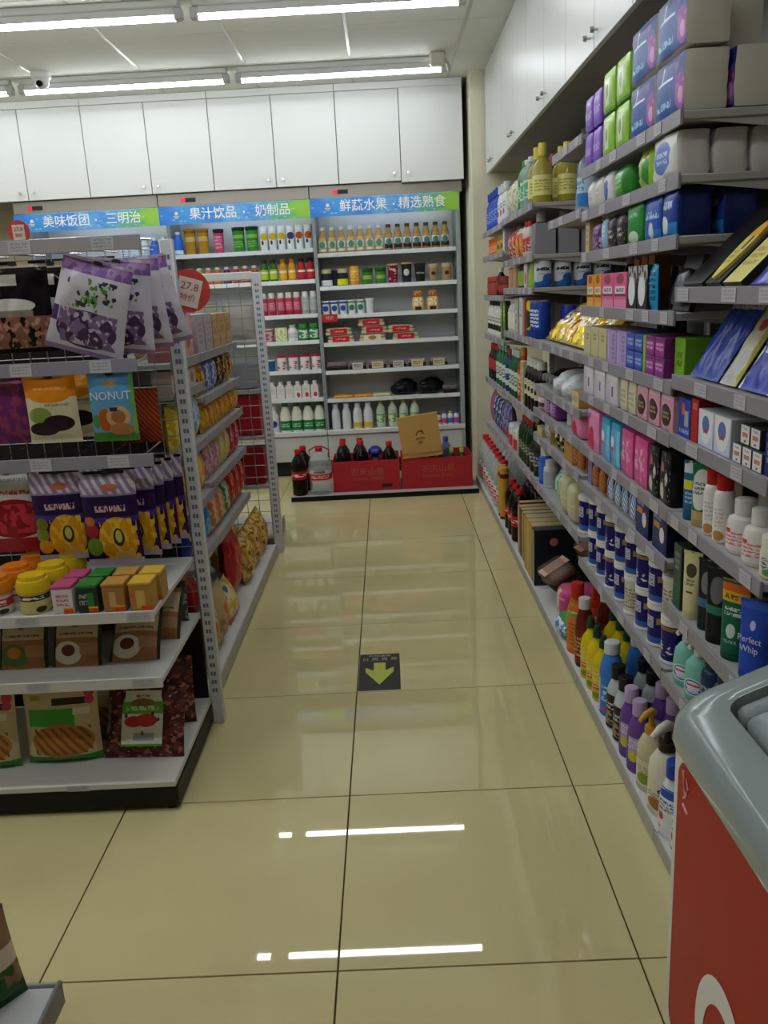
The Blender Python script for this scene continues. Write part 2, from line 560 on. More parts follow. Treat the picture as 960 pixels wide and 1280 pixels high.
# security cameras on the ceiling
k = Kind(.12, .12, .1)
k.add('dome_base', MB().lathe([(0, -.0), (.055, -.0), (.055, -.03), (.045, -.04), (0, -.04)][::-1], 20).mesh('dome_base', mat('#d9dad6', .4)))
k.add('dome', MB().lathe([(0, -.088), (.02, -.085), (.036, -.07), (.043, -.05), (.044, -.038), (0, -.038)], 20).mesh('dome', mat('#d2d3cf', .25)))
k.add('lens', MB().sweep([(0, -.03, -.062), (0, -.048, -.068)], .017, 14).mesh('lens', mat('#08080a', .1)))
k.put('security_camera', 'white dome security camera with dark lens on ceiling beside fluorescent lamp', 'camera', (-1.905, 5.27, CZ))
k = Kind(.1, .1, .08)
k.add('body', MB().box(-.045, .045, -.03, .03, -.075, 0, .012).mesh('body', mat('#c6c3b6', .5)))
k.add('bracket', MB().sweep([(.03, 0, -.03), (.06, .02, -.06), (.07, .05, -.09)], .012, 8).mesh('bracket', mat('#bdbbb0', .5)))
k.put('ceiling_sensor', 'small beige sensor box fixed to ceiling at lamp end', 'sensor', (.37, 5.3, CZ))

# ------------------------------------------------------------------ wall cabinets
def knob_mesh():
    return MB().sweep([(0, 0, 0), (0, -.012, 0), (0, -.013, 0), (0, -.024, 0)], [.004, .004, .0095, .008], 10).mesh('knob', M_CHROME)
KNOB = knob_mesh()
def cabinet(name, label, x0, x1, z0, z1, dep, loc, rz, xm=None, proud=None):
    """front looks to -Y at y=0; two doors that meet at xm, each with a knob by the meeting edge"""
    t = empty(name, label, 'cabinet', loc, (0, 0, rz), 'white wall cabinets')
    obj('carcass', MB().box(x0 + .001, x1 - .001, .02, dep, z0 + .004, z1, .002).mesh('carcass', mat('#8a867c', .6)), t)
    obj('top_panel', MB().box(x0 + .0015, x1 - .0015, .004, .02, z1 - .045, z1 - .002, .001).mesh('top_panel', M_WHITE), t)
    xm = (x0 + x1) / 2 if xm is None else xm
    for k, (a, b, kx) in enumerate(((x0, xm, xm - .047), (xm, x1, xm + .047))):
        pz = .012 if proud == k else 0
        d = obj('door', MB().box(a + .0025, b - .0025, -pz, .018, z0 - pz, z1 - .049, .0012).mesh('door', M_WHITE), t)
        obj('knob', KNOB, d, (kx, -pz, z0 + .045))
    return t
names = ['behind the dome camera', 'above the sandwich sign', 'above the juice sign', 'above the fruit sign']
for i in range(5):
    x1 = .563 - i * .8265
    x0 = x1 - .8265
    lb = ['white double-door wall cabinet in the corner above the latte bottles', 'white double-door wall cabinet above the juice sign',
          'white double-door wall cabinet above the sandwich sign', 'white double-door wall cabinet behind the dome camera', 'white double-door wall cabinet at far left, past the signs'][i]
    cabinet('wall_cabinet', lb, x0, x1, 2.012, 2.618, .55, (0, 5.9, 0), 0, proud=1 if i == 0 else None)
YC = [5.73, 4.998, 4.155, 3.311, 2.467, 1.623, .78]
for i in range(6):
    ya, yb = YC[i + 1], YC[i]
    lb = ['at the far corner column', 'above the wine bottles', 'above the tall clear bottle', 'above the purple tissue packs', 'above the blue tissue packs', 'above the chest freezer'][i]
    # local x runs along -world Y
    cabinet('wall_cabinet', f'white side-wall cabinet {lb}', -yb, -ya, 2.0, 2.618, .355, (.69, 0, 0), -PI / 2, xm=-5.42 if i == 0 else None)

# ------------------------------------------------------------------ right hand wall shelving
XF = .577
def rail_mesh(L, h=.026):
    return MB().box(0, .006, 0, L, -h + .004, .004, .001).mesh('price_rail', M_RAIL)
PT = [MB().box(-.0015, -.0002, -w / 2, w / 2, -.0205, .0025).mesh('price_tag', M_TAG) for w in (.045, .06)]
def wall_shelf(label, ya, yb, zs, deep=.395, tags=True, seed=0, spans={}):
    rnd = random.Random(seed)
    L = yb - ya; full = L
    t = empty('wall_shelf', label, 'shelving', (XF, ya, 0), group='wall shelving bays')
    obj('back_panel', MB().box(deep + .012, deep + .022, .004, L - .004, .04, 1.98).mesh('back_panel', M_BACKP), t)
    for yy in (.012, L - .012):
        p = obj('upright', MB().box(deep - .018, deep + .011, yy - .012, yy + .012, 0, 1.99, .002).mesh('upright', M_RAILW), t)
    for z in zs:
        L = spans.get(z, full)
        s = obj('shelf', MB().box(.006, deep, .003, L - .003, z - .016, z - .0005, .002).mesh('shelf', M_SHELF), t)
        r = obj('price_rail', MB().box(0, .006, .002, L - .002, z - .026, z + .003, .001).mesh('price_rail', M_RAIL), s)
        for yy in (.01, L - .01):
            obj('bracket', MB().add([(.03, yy - .0015, z - .017), (deep - .019, yy - .0015, z - .017), (deep - .019, yy - .0015, z - .06), (.03, yy + .0015, z - .017), (deep - .019, yy + .0015, z - .017), (deep - .019, yy + .0015, z - .06)],
                    [(0, 2, 1), (3, 4, 5), (0, 1, 4, 3), (1, 2, 5, 4), (2, 0, 3, 5)]).mesh('bracket', M_SHELF), s)
        if tags and z > .1:
            y = rnd.uniform(.03, .14)
            while y < L - .04:
                obj('price_tag', rnd.choice(PT), s, (0, y, z - .002))
                y += rnd.uniform(.1, .26)
    L = full
    b = obj('base_shelf', MB().box(.002, deep, .002, L - .002, .004, .036, .003).mesh('base_shelf', M_RAILW), t)
    obj('price_rail', MB().box(-.002, .002, .002, L - .002, .006, .041, .001).mesh('price_rail', mat('#aaa7a2', .4)), b)
    return t
ZA = [1.28, 1.109, .989, .822, .618, .45]
ZB = [1.608, 1.494, 1.381, 1.233, 1.093, .984, .823, .707, .455]
ZCs = [1.706, 1.506, 1.091, .92, .825, .72, .52]
ZD = [1.605, 1.415, 1.29, 1.091, .788, .523]
ZE = [1.596, 1.465, 1.256, 1.04, .788, .521]
wall_shelf('grey wall shelving bay of soaps and insoles beside the chest freezer', 1.262, 1.722, ZA, seed=1)
wall_shelf('grey wall shelving bay with tissue packs on its top shelf', 1.722, 2.548, ZB, seed=2)
wall_shelf('grey wall shelving bay with golden foil bags', 2.548, 3.374, ZCs, seed=3, spans={1.706: .43, 1.506: .5})
wall_shelf('grey wall shelving bay with yellow wine bottles on top', 3.374, 4.2, ZD, seed=4)
wall_shelf('grey wall shelving bay farthest away, next to the corner column', 4.2, 5.026, ZE, seed=5)
# low plinth that runs on to the corner
k = Kind(.4, .65, .04)
k.add('deck', MB().box(0, .43, 0, .66, .006, .036, .003).mesh('deck', M_RAILW))
k.add('edge_rail', MB().box(-.002, 0, 0, .66, .006, .041, .0008).mesh('edge_rail', mat('#aaa7a2', .4)))
k.put('floor_plinth', 'low white floor plinth under the water bottles by the corner column', 'plinth', (XF, 5.03, 0))

# ------------------------------------------------------------------ display coolers along the back wall
CY = 6.15
M_COOL = mat('#d6d9d9', .35, metal=.25, var=.03, bscale=4)
M_COOLW = mat('#dfe3e3', .35)
def sign_mat():
    m, nt, b = base_mat('cooler_sign')
    N, L = nt.nodes.new, nt.links.new
    uv = N('ShaderNodeUVMap').outputs[0]
    s = N('ShaderNodeSeparateXYZ'); L(uv, s.inputs[0])
    n = N('ShaderNodeTexNoise'); n.inputs['Scale'].default_value = 5; n.inputs['Detail'].default_value = 2
    mp = N('ShaderNodeVectorMath'); mp.operation = 'MULTIPLY'; mp.inputs[1].default_value = (2.2, .5, 1); L(uv, mp.inputs[0]); L(mp.outputs[0], n.inputs['Vector'])
    a = N('ShaderNodeMath'); a.operation = 'MULTIPLY_ADD'; a.inputs[1].default_value = .42; L(n.outputs['Fac'], a.inputs[0])
    a2 = N('ShaderNodeMath'); a2.operation = 'SUBTRACT'; L(s.outputs[0], a2.inputs[0]); a2.inputs[1].default_value = .2
    L(a2.outputs[0], a.inputs[2])
    r = N('ShaderNodeValToRGB')
    e = r.color_ramp.elements
    e[0].position = 0; e[0].color = lin('#1f78d8'); e[1].position = .22; e[1].color = lin('#3f9be0')
    for p, c in ((.36, '#2f86dc'), (.5, '#6fb4e4'), (.62, '#3f8fe0'), (.74, '#6db6c8'), (.84, '#58b08c'), (.9, '#86c43a'), (1., '#93c93c')):
        x = e.new(p); x.color = lin(c)
    L(a.outputs[0], r.inputs[0])
    v = N('ShaderNodeTexVoronoi'); v.inputs['Scale'].default_value = 9
    L(mp.outputs[0], v.inputs['Vector'])
    lt = N('ShaderNodeMath'); lt.operation = 'LESS_THAN'; lt.inputs[1].default_value = .22; L(v.outputs['Distance'], lt.inputs[0])
    ml = N('ShaderNodeMath'); ml.operation = 'MULTIPLY'; ml.inputs[1].default_value = .22; L(lt.outputs[0], ml.inputs[0])
    mx = N('ShaderNodeMix'); mx.data_type = 'RGBA'; L(ml.outputs[0], mx.inputs[0]); L(r.outputs[0], mx.inputs[6]); mx.inputs[7].default_value = (1, 1, 1, 1)
    L(mx.outputs[2], b.inputs['Base Color']); b.inputs['Roughness'].default_value = .35
    return m
M_SIGN = sign_mat()
M_LET = mat('#f4f6f6', .4)
def cooler(label, x0, x1, zs, txt, disp):
    t = empty('display_cooler', label, 'cooler', (0, CY, 0), group='open display coolers')
    obj('back_panel', MB().box(x0, x1, .32, .58, .3, 1.98).mesh('back_panel', M_COOL), t)
    for sx in (x0, x1):
        e = .012 if sx != .55 else .03
        a, b = (sx, sx + e) if sx == x0 else (sx - e, sx)
        obj('side_panel', MB().box(a, b, -.03 if sx == .55 else .0, .3195, .05, 1.99, .003).mesh('side_panel', mat('#9aa0a0', .4)), t)
    xa, xb = x0 + .014, x1 - (.032 if x1 == .55 else .014)
    for z in zs:
        s = obj('shelf', MB().box(xa, xb, .008, .319, z - .016, z - .0005, .002).mesh('shelf', M_COOLW), t)
        obj('price_rail', MB().box(xa, xb, 0, .007, z - .026, z + .003, .001).mesh('price_rail', M_COOLW), s)
    obj('deck', MB().box(xa, xb, -.02, .319, .300, .333, .004).mesh('deck', M_COOLW), t)
    obj('front_panel', MB().box(x0 + .002, x1 - .002, -.028, .0, .115, .299, .004).mesh('front_panel', mat('#c9cccb', .35)), t)
    obj('sill_rail', MB().box(x0 + .002, x1 - .002, -.045, -.021, .305, .342, .006).mesh('sill_rail', M_RAILW), t)
    obj('kick_plate', MB().box(x0 + .002, x1 - .002, .03, .045, .0, .114).mesh('kick_plate', M_DARK), t)
    obj('header', MB().box(x0 + .001, x1 - .001, -.215, .0, 1.93, 2.012, .003).mesh('header', M_STEEL), t)
    sx1 = x1 - (.025 if x1 == .55 else 0)
    s = obj('sign_board', MB().box(x0, sx1, -.224, -.2155, 1.814, 1.928).mesh('sign_board', M_SIGN), t)
    cx = x0 + (sx1 - x0) * .5
    ta, tb = txt.split(' · ')
    for tx, fx in ((ta, .36), (tb, .755)):
        obj('lettering', text_mesh(tx, .08, M_LET, .001, bold=.0005), s, (x0 + fx * (sx1 - x0), -.2255, 1.871))
    obj('dot', MB().box(-.006, .006, -.0012, .0, -.006, .006).mesh('dot', M_LET), s, (x0 + .565 * (sx1 - x0), -.2245, 1.872))
    lg = MB().sweep([(-.02, 0, 0), (-.012, 0, -.004), (0, 0, -.005), (.012, 0, -.004), (.02, 0, 0)], .003, 6).sweep([(-.014, 0, -.014), (.014, 0, -.014)], .003, 6)
    lg.lathe([(0, .004), (.011, .006), (.013, .016), (.008, .026), (0, .028)], 10, 1, .25)
    obj('emblem', lg.mesh('emblem', mat('#e8e2d8', .4)), s, (x0 + .12, -.2265, 1.868))
    obj('screen', MB().box(disp - .03, disp, -.2195, -.2155, 1.955, 1.977).mesh('screen', mat('#c01838', .3, emit=.5)), t)
    obj('control_panel', MB().box(disp + .001, disp + .07, -.219, -.2155, 1.953, 1.979).mesh('control_panel', M_DARK), t)
    obj('light_tube', MB().sweep([(x0 + .06, -.14, 1.9), (x1 - .06, -.14, 1.9)], .011, 8).mesh('light_tube', mat(TUBE_COLOR, .4, emit=COOLER_POWER)), t)
    return t
ZL = [1.60, 1.40, 1.18]
ZM = [1.628, 1.417, 1.18, .995, .784, .58]
ZR = [1.588, 1.362, 1.164, .968, .768, .564]
cooler('open display cooler under the rice ball and sandwich sign', -2.46, -1.486, ZL, '美味饭团 · 三明治', -2.33)
cooler('open display cooler under the juice and dairy sign', -1.486, -.47, ZM, '果汁饮品 · 奶制品', -1.3)
cooler('open display cooler under the fruit and deli sign, by the corner', -.47, .55, ZR, '鲜蔬水果 · 精选熟食', -.28)

# ------------------------------------------------------------------ floor board in front of the coolers
k = Kind(1.24, .45, .03)
k.add('deck', MB().box(-.615, .615, 0, .45, .014, .03, .003).mesh('deck', mat('#b9b6b6', .4)))
k.add('edge', MB().box(-.617, .617, -.004, .002, 0.0, .032, .001).mesh('edge', M_BLACK))
k.put('floor_plinth', 'low grey floor board carrying the two red cartons', 'plinth', (-.06, 5.335, 0))

# ------------------------------------------------------------------ gondola: end cap that faces the camera
def perforated_post(parent, x, y, z1, w=.036, d=.03, pitch=.0285, face=-1):
    p = obj('upright', MB().box(x - w / 2, x + w / 2, y - d / 2, y + d / 2, 0, z1, .003).mesh('upright', mat('#d3d4d6', .4)), parent)
    mb = MB()
    n = int((z1 - .12) / pitch)
    for i in range(n):
        z = .11 + i * pitch
        yy = y + face * d / 2
        mb.box(x - .008, x - .0015, yy - .0008, yy + .0008, z, z + .013)
        mb.box(x + .0015, x + .008, yy - .0008, yy + .0008, z, z + .013)
    s = obj('slots', mb.mesh('slots', mat('#6e7288', .7)), p)
    s['kind'] = 'stuff'
    return p
def wire_panel(parent, x0, x1, y, z0, z1, step=.048, r=.0016):
    mb = MB()
    n = int((x1 - x0) / step)
    for i in range(n + 1):
        x = x0 + (x1 - x0) * i / n
        mb.sweep([(x, y, z0), (x, y, z1)], r, 5)
    n = int((z1 - z0) / step)
    for i in range(n + 1):
        z = z0 + (z1 - z0) * i / n
        mb.sweep([(x0, y + .003, z), (x1, y + .003, z)], r, 5)
    o = obj('wire_mesh', mb.mesh('wire_mesh', mat('#9c9a94', .35, metal=.5)), parent)
    o['kind'] = 'stuff'
    return o
def gshelf(parent, x0, x1, y0, y1, z, rail=True, lip=None):
    s = obj('shelf', MB().box(x0, x1, y0 + .007, y1, z - .016, z - .0005, .002).mesh('shelf', mat('#c7c6c1', .4)), parent)
    obj('price_rail', MB().box(x0, x1, y0, y0 + .007, z - .026, z + .003, .001).mesh('price_rail', mat('#cfcbc9', .4)), s)
    return s
EX0, EX1, EYF, EYB = -1.55, -.612, 1.945, 2.40
ec = empty('end_cap_shelf', 'white end-cap shelf facing the camera with hanging snack bags and black plinth', 'shelving', (0, 0, 0))
perforated_post(ec, -.595, 2.425, 1.475)
perforated_post(ec, -1.545, 2.425, 1.475)
wire_panel(ec, -1.525, -.618, 2.425, .2, 1.46)
obj('board_or_shade_sheet', MB().box(-1.525, -.75, 2.436, 2.448, .36, 1.44).mesh('board_or_shade_sheet', mat('#2b2724', .7)), ec)  # dark sheet added for the deep shade behind the wires; lower one is real board
obj('board_or_shade_sheet', MB().box(-1.525, -.618, 2.411, 2.419, .09, .355).mesh('board_or_shade_sheet', M_BLACK), ec)
obj('base_deck', MB().box(EX0, EX1, EYF, 2.41, .072, .09, .003).mesh('base_deck', mat('#cfcdc6', .4)), ec)
obj('kick_board', MB().box(EX0, EX1 + .002, EYF + .006, 2.41, .012, .071, .002).mesh('kick_board', M_BLACK), ec)
for xx in (EX0 + .03, EX1 - .025):
    obj('foot', MB().lathe([(0, 0), (.014, 0), (.016, .012), (.01, .0125)], 12, cx=xx, cy=EYF + .03).mesh('foot', M_BLACK), ec)
for z in (.385, .565):
    s = gshelf(ec, EX0, EX1, EYF, EYB, z)
    for xx in (-.66 if z < .5 else -.65, -.93, -1.2):
        obj('price_tag', MB().box(xx - .03, xx + .03, EYF - .0012, EYF - .0002, z - .0215, z + .001).mesh('price_tag', M_TAG), s)
obj('price_tag', MB().box(-.9, -.84, EYF - .0012, EYF - .0002, .073, .089).mesh('price_tag', M_TAG), ec)
# hook rails
RAILS = [(.915, 2.105, -.612), (1.157, 2.105, -.625), (1.447, 2.09, -.575)]
M_RAILV = mat('#8f8b98', .4)
for z, y, x1 in RAILS:
    r = obj('hook_rail', MB().box(EX0, x1, y, y + .008, z - .014, z + .02, .001).mesh('hook_rail', M_RAILV if z < 1.4 else mat('#a7a2a6', .4)), ec)
    for xx in (x1 - .09, x1 - .29, x1 - .52):
        obj('price_tag', MB().box(xx - .027, xx + .027, y - .0014, y - .0002, z - .012, z + .018).mesh('price_tag', M_TAG), r)
    for i in range(9):
        xx = x1 - .06 - i * .1
        obj('hook', MB().sweep([(xx, y + .008, z - .008), (xx, 2.42, z + .002)], .0025, 6).mesh('hook', M_CHROME), r)
obj('top_wire', MB().sweep([(-1.4, 2.4, 1.475), (-1.0, 2.35, 1.48), (-.98, 2.33, 1.482), (-.8, 2.34, 1.484), (-.63, 2.4, 1.476)], .004, 6).mesh('top_wire', M_CHROME), ec)

# gondola side that faces the aisle
GXF = -.63
gs = empty('gondola_shelf', 'grey gondola shelving with snack bags facing the aisle', 'shelving', (0, 0, 0))
obj('back_panel', MB().box(-.985, -.97, 2.46, 4.2, .05, 1.44).mesh('back_panel', M_BACKP), gs)
def side_shelf(ya, yb, z, deep=.34):
    s = obj('shelf', MB().box(GXF - deep, GXF - .007, ya + .002, yb - .002, z - .016, z - .0005, .002).mesh('shelf', M_SHELF), gs)
    obj('price_rail', MB().box(GXF - .007, GXF, ya + .002, yb - .002, z - .026, z + .003, .001).mesh('price_rail', M_RAIL), s)
GZ1 = [1.133, 1.04, .855, .67, .495]
GZ2 = [1.133, .986, .857, .69, .488]
GYA, GYM, GYB = 2.475, 2.86, 3.575
for z in GZ1: side_shelf(GYA, GYM, z)
for z in GZ2: side_shelf(GYM, GYB, z)
for y in (GYM, GYB):
    obj('upright', MB().box(-.969, -.945, y - .012, y + .012, .01, 1.46, .002).mesh('upright', M_RAILW), gs)
obj('base_deck', MB().box(-.97, GXF, GYA, 4.2, .03, .055, .003).mesh('base_deck', M_RAILW), gs)
obj('base_rail', MB().box(GXF - .001, GXF + .004, GYA, 4.2, .004, .06, .001).mesh('base_rail', mat('#b5b2ad', .4)), gs)

# far end cap with wire back, seen from behind
fe = empty('end_cap_shelf', 'far end-cap shelf with wire mesh back, facing the coolers', 'shelving', (0, 0, 0))
perforated_post(fe, -.622, 4.24, 1.43, w=.045)
perforated_post(fe, -1.52, 4.24, 1.43, w=.045)
wire_panel(fe, -1.495, -.648, 4.24, .1, 1.40, .06, .002)
obj('base_deck', MB().box(-1.53, -.645, 4.26, 4.70, .07, .09, .003).mesh('base_deck', mat('#cfcdc6', .4)), fe)
obj('kick_board', MB().box(-1.53, -.641, 4.265, 4.69, .012, .069, .002).mesh('kick_board', M_STEEL), fe)
for xx, yy in ((-.66, 4.68), (-.66, 4.29)):
    obj('foot', MB().lathe([(0, 0), (.014, 0), (.016, .012), (.01, .0125)], 12, cx=xx, cy=yy).mesh('foot', M_BLACK), fe)
for z in (.36, .62, .86, 1.1):
    s = obj('shelf', MB().box(-1.49, -.65, 4.262, 4.6, z - .016, z, .002).mesh('shelf', M_SHELF), fe)
    obj('price_rail', MB().box(-1.49, -.65, 4.6, 4.607, z - .026, z + .003, .001).mesh('price_rail', M_RAIL), s)
obj('top_board', MB().box(-1.53, -.64, 4.255, 4.52, 1.41, 1.43, .004).mesh('top_board', mat('#e2e2e0', .25)), fe)
obj('header_strip', MB().box(-1.53, -.64, 4.225, 4.24, 1.395, 1.435, .004).mesh('header_strip', mat('#dddddb', .2)), fe)

# near gondola corner at the bottom left of the frame
ng = empty('gondola_shelf', 'corner of a grey gondola shelf close to the camera, bottom left', 'shelving', (0, 0, 0))
obj('base_deck', MB().box(-1.4, -.655, .35, 1.25, .095, .115, .004).mesh('base_deck', mat('#c4c4c2', .4)), ng)
obj('kick_board', MB().box(-1.4, -.672, .37, 1.235, .012, .094, .002).mesh('kick_board', M_BLACK), ng)
obj('edge_rail', MB().box(-.654, -.646, .35, 1.252, .078, .128, .002).mesh('edge_rail', mat('#77787a', .4)), ng)
obj('edge_rail', MB().box(-1.4, -.655, 1.251, 1.258, .078, .118, .002).mesh('edge_rail', mat('#a5a6a5', .4)), ng)
obj('upright', MB().box(-1.05, -1.01, .4, 1.2, .1, 1.2, .003).mesh('upright', M_RAILW), ng)
obj('foot', MB().lathe([(0, 0), (.018, 0), (.02, .012), (.01, .0125)], 12, cx=-.69, cy=1.2).mesh('foot', M_BLACK), ng)

# ------------------------------------------------------------------ chest freezer
fz = empty('chest_freezer', 'white chest freezer with red panel and grey plastic rim', 'freezer', (.44, 1.225, 0))
FL, FW, FH = .95, .58, .592
SL = .41                                     # the top slants up towards the wall
SH = Matrix(((1, 0, 0, 0), (0, 1, 0, 0), (SL, 0, 1, 0), (0, 0, 0, 1)))
obj('body', MB().poly([(0, .02), (FW, .02), (FW, FH + SL * FW), (0, FH)], -FL, 0).mesh('body', mat('#d9d9d6', .3)), fz)
def rr(y0, y1, z0, z1, r, n=6):
    out = []
    for cy, cz, a0 in ((y1 - r, z1 - r, 0), (y0 + r, z1 - r, 90), (y0 + r, z0 + r, 180), (y1 - r, z0 + r, 270)):
        for i in range(n + 1):
            a = math.radians(a0 + 90 * i / n)
            out.append((cy + r * math.cos(a), cz + r * math.sin(a)))
    return out
def side_plate(name, pts, x0, x1, m, parent):
    n = len(pts)
    v = [(x0, y, z) for y, z in pts] + [(x1, y, z) for y, z in pts]
    return obj(name, MB().add(v, [tuple(range(n))[::-1], tuple(range(n, 2 * n))] + [(i, (i + 1) % n, n + (i + 1) % n, n + i) for i in range(n)]).mesh(name, m), parent)
pl = side_plate('red_panel', rr(-FL + .03, -.022, .03, .562, .04), -.0025, .001, mat('#ac2014', .45, var=.04, bscale=3), fz)
pl['label'] = 'red printed panel on the side'
def ring(cy, cz, a, b, w, x):
    n = 40; v = []; f = []
    for i in range(n):
        g = 2 * PI * i / n
        for k in (0, 1):
            q = 1 - w * k
            v.append((x, cy + a * q * math.cos(g), cz + b * q * math.sin(g)))
    for i in range(n):
        j = (i + 1) % n
        f.append((2 * i, 2 * i + 1, 2 * j + 1, 2 * j)[::-1])
    return v, f
M_EMB = mat('#e9e6e4', .3)
v, f = ring(-.24, .175, .098, .135, .33, -.0034)
obj('emblem', MB().add(v, f).mesh('emblem', M_EMB), pl)
v, f = ring(-.255, .15, .045, .065, .45, -.0034)
obj('emblem', MB().add(v, f).mesh('emblem', M_EMB), pl)
hd = MB()
for pts in ([(-.046, .545), (-.052, .52), (-.06, .505), (-.052, .5)], [(-.062, .54), (-.068, .525), (-.062, .51)], [(-.05, .488), (-.07, .482)]):
    hd.sweep([(-.003, a, b) for a, b in pts], .0022, 6)
obj('small_mark', hd.mesh('small_mark', mat('#e8a79c', .4)), pl)
# rim: rounded frame, inner well, sliding glass
def rim_ring(dx, dz):
    r = .055 - dx * .4
    pts = []
    for cx, cy, a0 in ((FW + .008 - dx - r, .008 - dx - r, 0), (-.008 + dx + r, .008 - dx - r, 90), (-.008 + dx + r, -FL - .008 + dx + r, 180), (FW + .008 - dx - r, -FL - .008 + dx + r, 270)):
        for i in range(7):
            a = math.radians(a0 + 15 * i)
            pts.append((cx + r * math.cos(a), cy + r * math.sin(a), dz))
    return pts
loops = [rim_ring(.012, FH - .012), rim_ring(-.006, FH - .008), rim_ring(-.01, FH + .006), rim_ring(-.007, FH + .034), rim_ring(.003, FH + .046), rim_ring(.012, FH + .05), rim_ring(.055, FH + .052), rim_ring(.06, FH + .05), rim_ring(.064, FH + .02)]
mb = MB(); n = len(loops[0]); vs = [p for l in loops for p in l]; fs = []
for l in range(len(loops) - 1):
    for i in range(n):
        j = (i + 1) % n
        fs.append((l * n + i, l * n + j, (l + 1) * n + j, (l + 1) * n + i))
mb.add(vs, fs)
obj('rim', mb.xf(SH).mesh('rim', mat('#8e9796', .1, ior=1.5), 50), fz)
M_LID = mat('#7d8787', .25)
def slant(name, mb, m): obj(name, mb.xf(SH).mesh(name, m), fz)
slant('lid_frame', MB().box(.066, FW - .066, -.1, -.066, FH + .018, FH + .046, .006), M_LID)
slant('lid_frame', MB().box(.066, .1, -.5, -.101, FH + .018, FH + .046, .006), mat('#8c9595', .25))
slant('lid_frame', MB().box(FW - .1, FW - .066, -.5, -.101, FH + .018, FH + .046, .006), mat('#8c9595', .25))
slant('glass_lid', MB().box(.101, FW - .101, -.5, -.101, FH + .028, FH + .034), clear('#4a5656', .5, .04))
slant('glass_lid', MB().box(.068, FW - .068, -FL + .068, -.46, FH + .008, FH + .014), clear('#4a5656', .5, .04))
slant('lid_handle', MB().sweep([(.14, -.075, FH + .045), (.15, -.08, FH + .06), (.24, -.08, FH + .064), (.25, -.075, FH + .045)], .007, 8), mat('#b9c0c0', .3))
slant('well', MB().box(.068, FW - .068, -FL + .068, -.068, FH - .004, FH + .002), mat('#20282a', .5))

# floor sticker
st = empty('floor_sticker', 'black floor sticker with yellow-green arrow on the tiles', 'sticker', (-.083, 2.733, .0004))
obj('backing', MB().box(-.073, .073, -.145, .147, 0, .0008, .0).mesh('backing', mat('#23221d', .35)), st)
ar = [(-.021, .07), (.021, .07), (.021, .005), (.05, .032), (.05, -.005), (0, -.105), (-.05, -.005), (-.05, .032), (-.021, .005)]
n = len(ar)
obj('arrow', MB().add([(x, y, .0012) for x, y in ar], [tuple(range(n))[::-1]]).mesh('arrow', mat('#b9bf4a', .4)), st)
t1 = text_mesh('日 用 百 货', .027, mat('#b9b9a2', .4), .0001, sx=1.)
obj('lettering', t1, st, (0, .1, .0013), (-PI / 2, 0, 0))
t2 = text_mesh('购物通道', .016, mat('#b9b9a2', .4), .0001, sx=1.3)
obj('lettering', t2, st, (0, .128, .0013), (-PI / 2, 0, 0))
# ================================================================== PRODUCT FACTORIES
def cached(fn):
    c = {}
    def w(*a, **k):
        key = repr((a, sorted(k.items())))
        if key not in c: c[key] = fn(*a, **k)
        return c[key]
    return w
def asmat(x, rough=.4):
    if isinstance(x, str): return mat(x, rough)
    if isinstance(x, tuple): return prt(x[0], x[1], rough)
    return x

SHAPES = {
    'pet': ([(0, 0), (.85, 0), (1, .03), (1, .46), (.94, .49), (1, .52), (1, .64), (.86, .75), (.5, .85), (.36, .88), (.36, .92)], (.42, .9, 1.)),
    'wine': ([(0, 0), (.9, 0), (1, .02), (1, .56), (.92, .63), (.52, .71), (.38, .77), (.36, .97)], (.41, .79, 1.)),
    'milk': ([(0, 0), (.92, 0), (1, .03), (1, .55), (.9, .66), (.62, .8), (.5, .85), (.5, .9)], (.56, .87, 1.)),
    'juice': ([(0, 0), (.9, 0), (1, .04), (1, .6), (.95, .68), (.7, .8), (.55, .84), (.55, .88)], (.62, .85, 1.)),
    'latte': ([(0, 0), (.9, 0), (1, .03), (.96, .3), (1, .52), (.9, .64), (.6, .8), (.52, .86), (.52, .9)], (.6, .88, 1.)),
    'jar': ([(0, 0), (.92, 0), (1, .04), (1, .7), (.88, .76), (.88, .8)], (.97, .76, 1.)),
    'sauce': ([(0, 0), (.9, 0), (1, .02), (1, .6), (.8, .7), (.45, .8), (.4, .88)], (.48, .85, 1.)),
    'deter': ([(0, 0), (.9, 0), (1, .04), (.98, .5), (.88, .64), (.58, .76), (.45, .8), (.45, .84)], (.56, .8, 1.)),
    'cup': ([(0, 0), (.78, 0), (.82, .02), (.97, .88), (1, .9), (1, .92)], (1.04, .91, 1.)),
    'cyl': ([(0, 0), (.95, 0), (1, .03), (1, .86), (.97, .88)], (1.02, .87, 1.)),
    'slim': ([(0, 0), (.9, 0), (1, .03), (1, .7), (.85, .76), (.7, .78)], (.78, .76, 1.)),
    'squat': ([(0, 0), (.9, 0), (1, .05), (1, .55), (.9, .65), (.55, .7), (.55, .74)], (.6, .72, 1.)),
    'lemon': ([(0, 0), (.9, 0), (1, .03), (1, .55), (.85, .66), (.5, .74), (.34, .8), (.34, .86)], (.4, .82, 1.)),
}
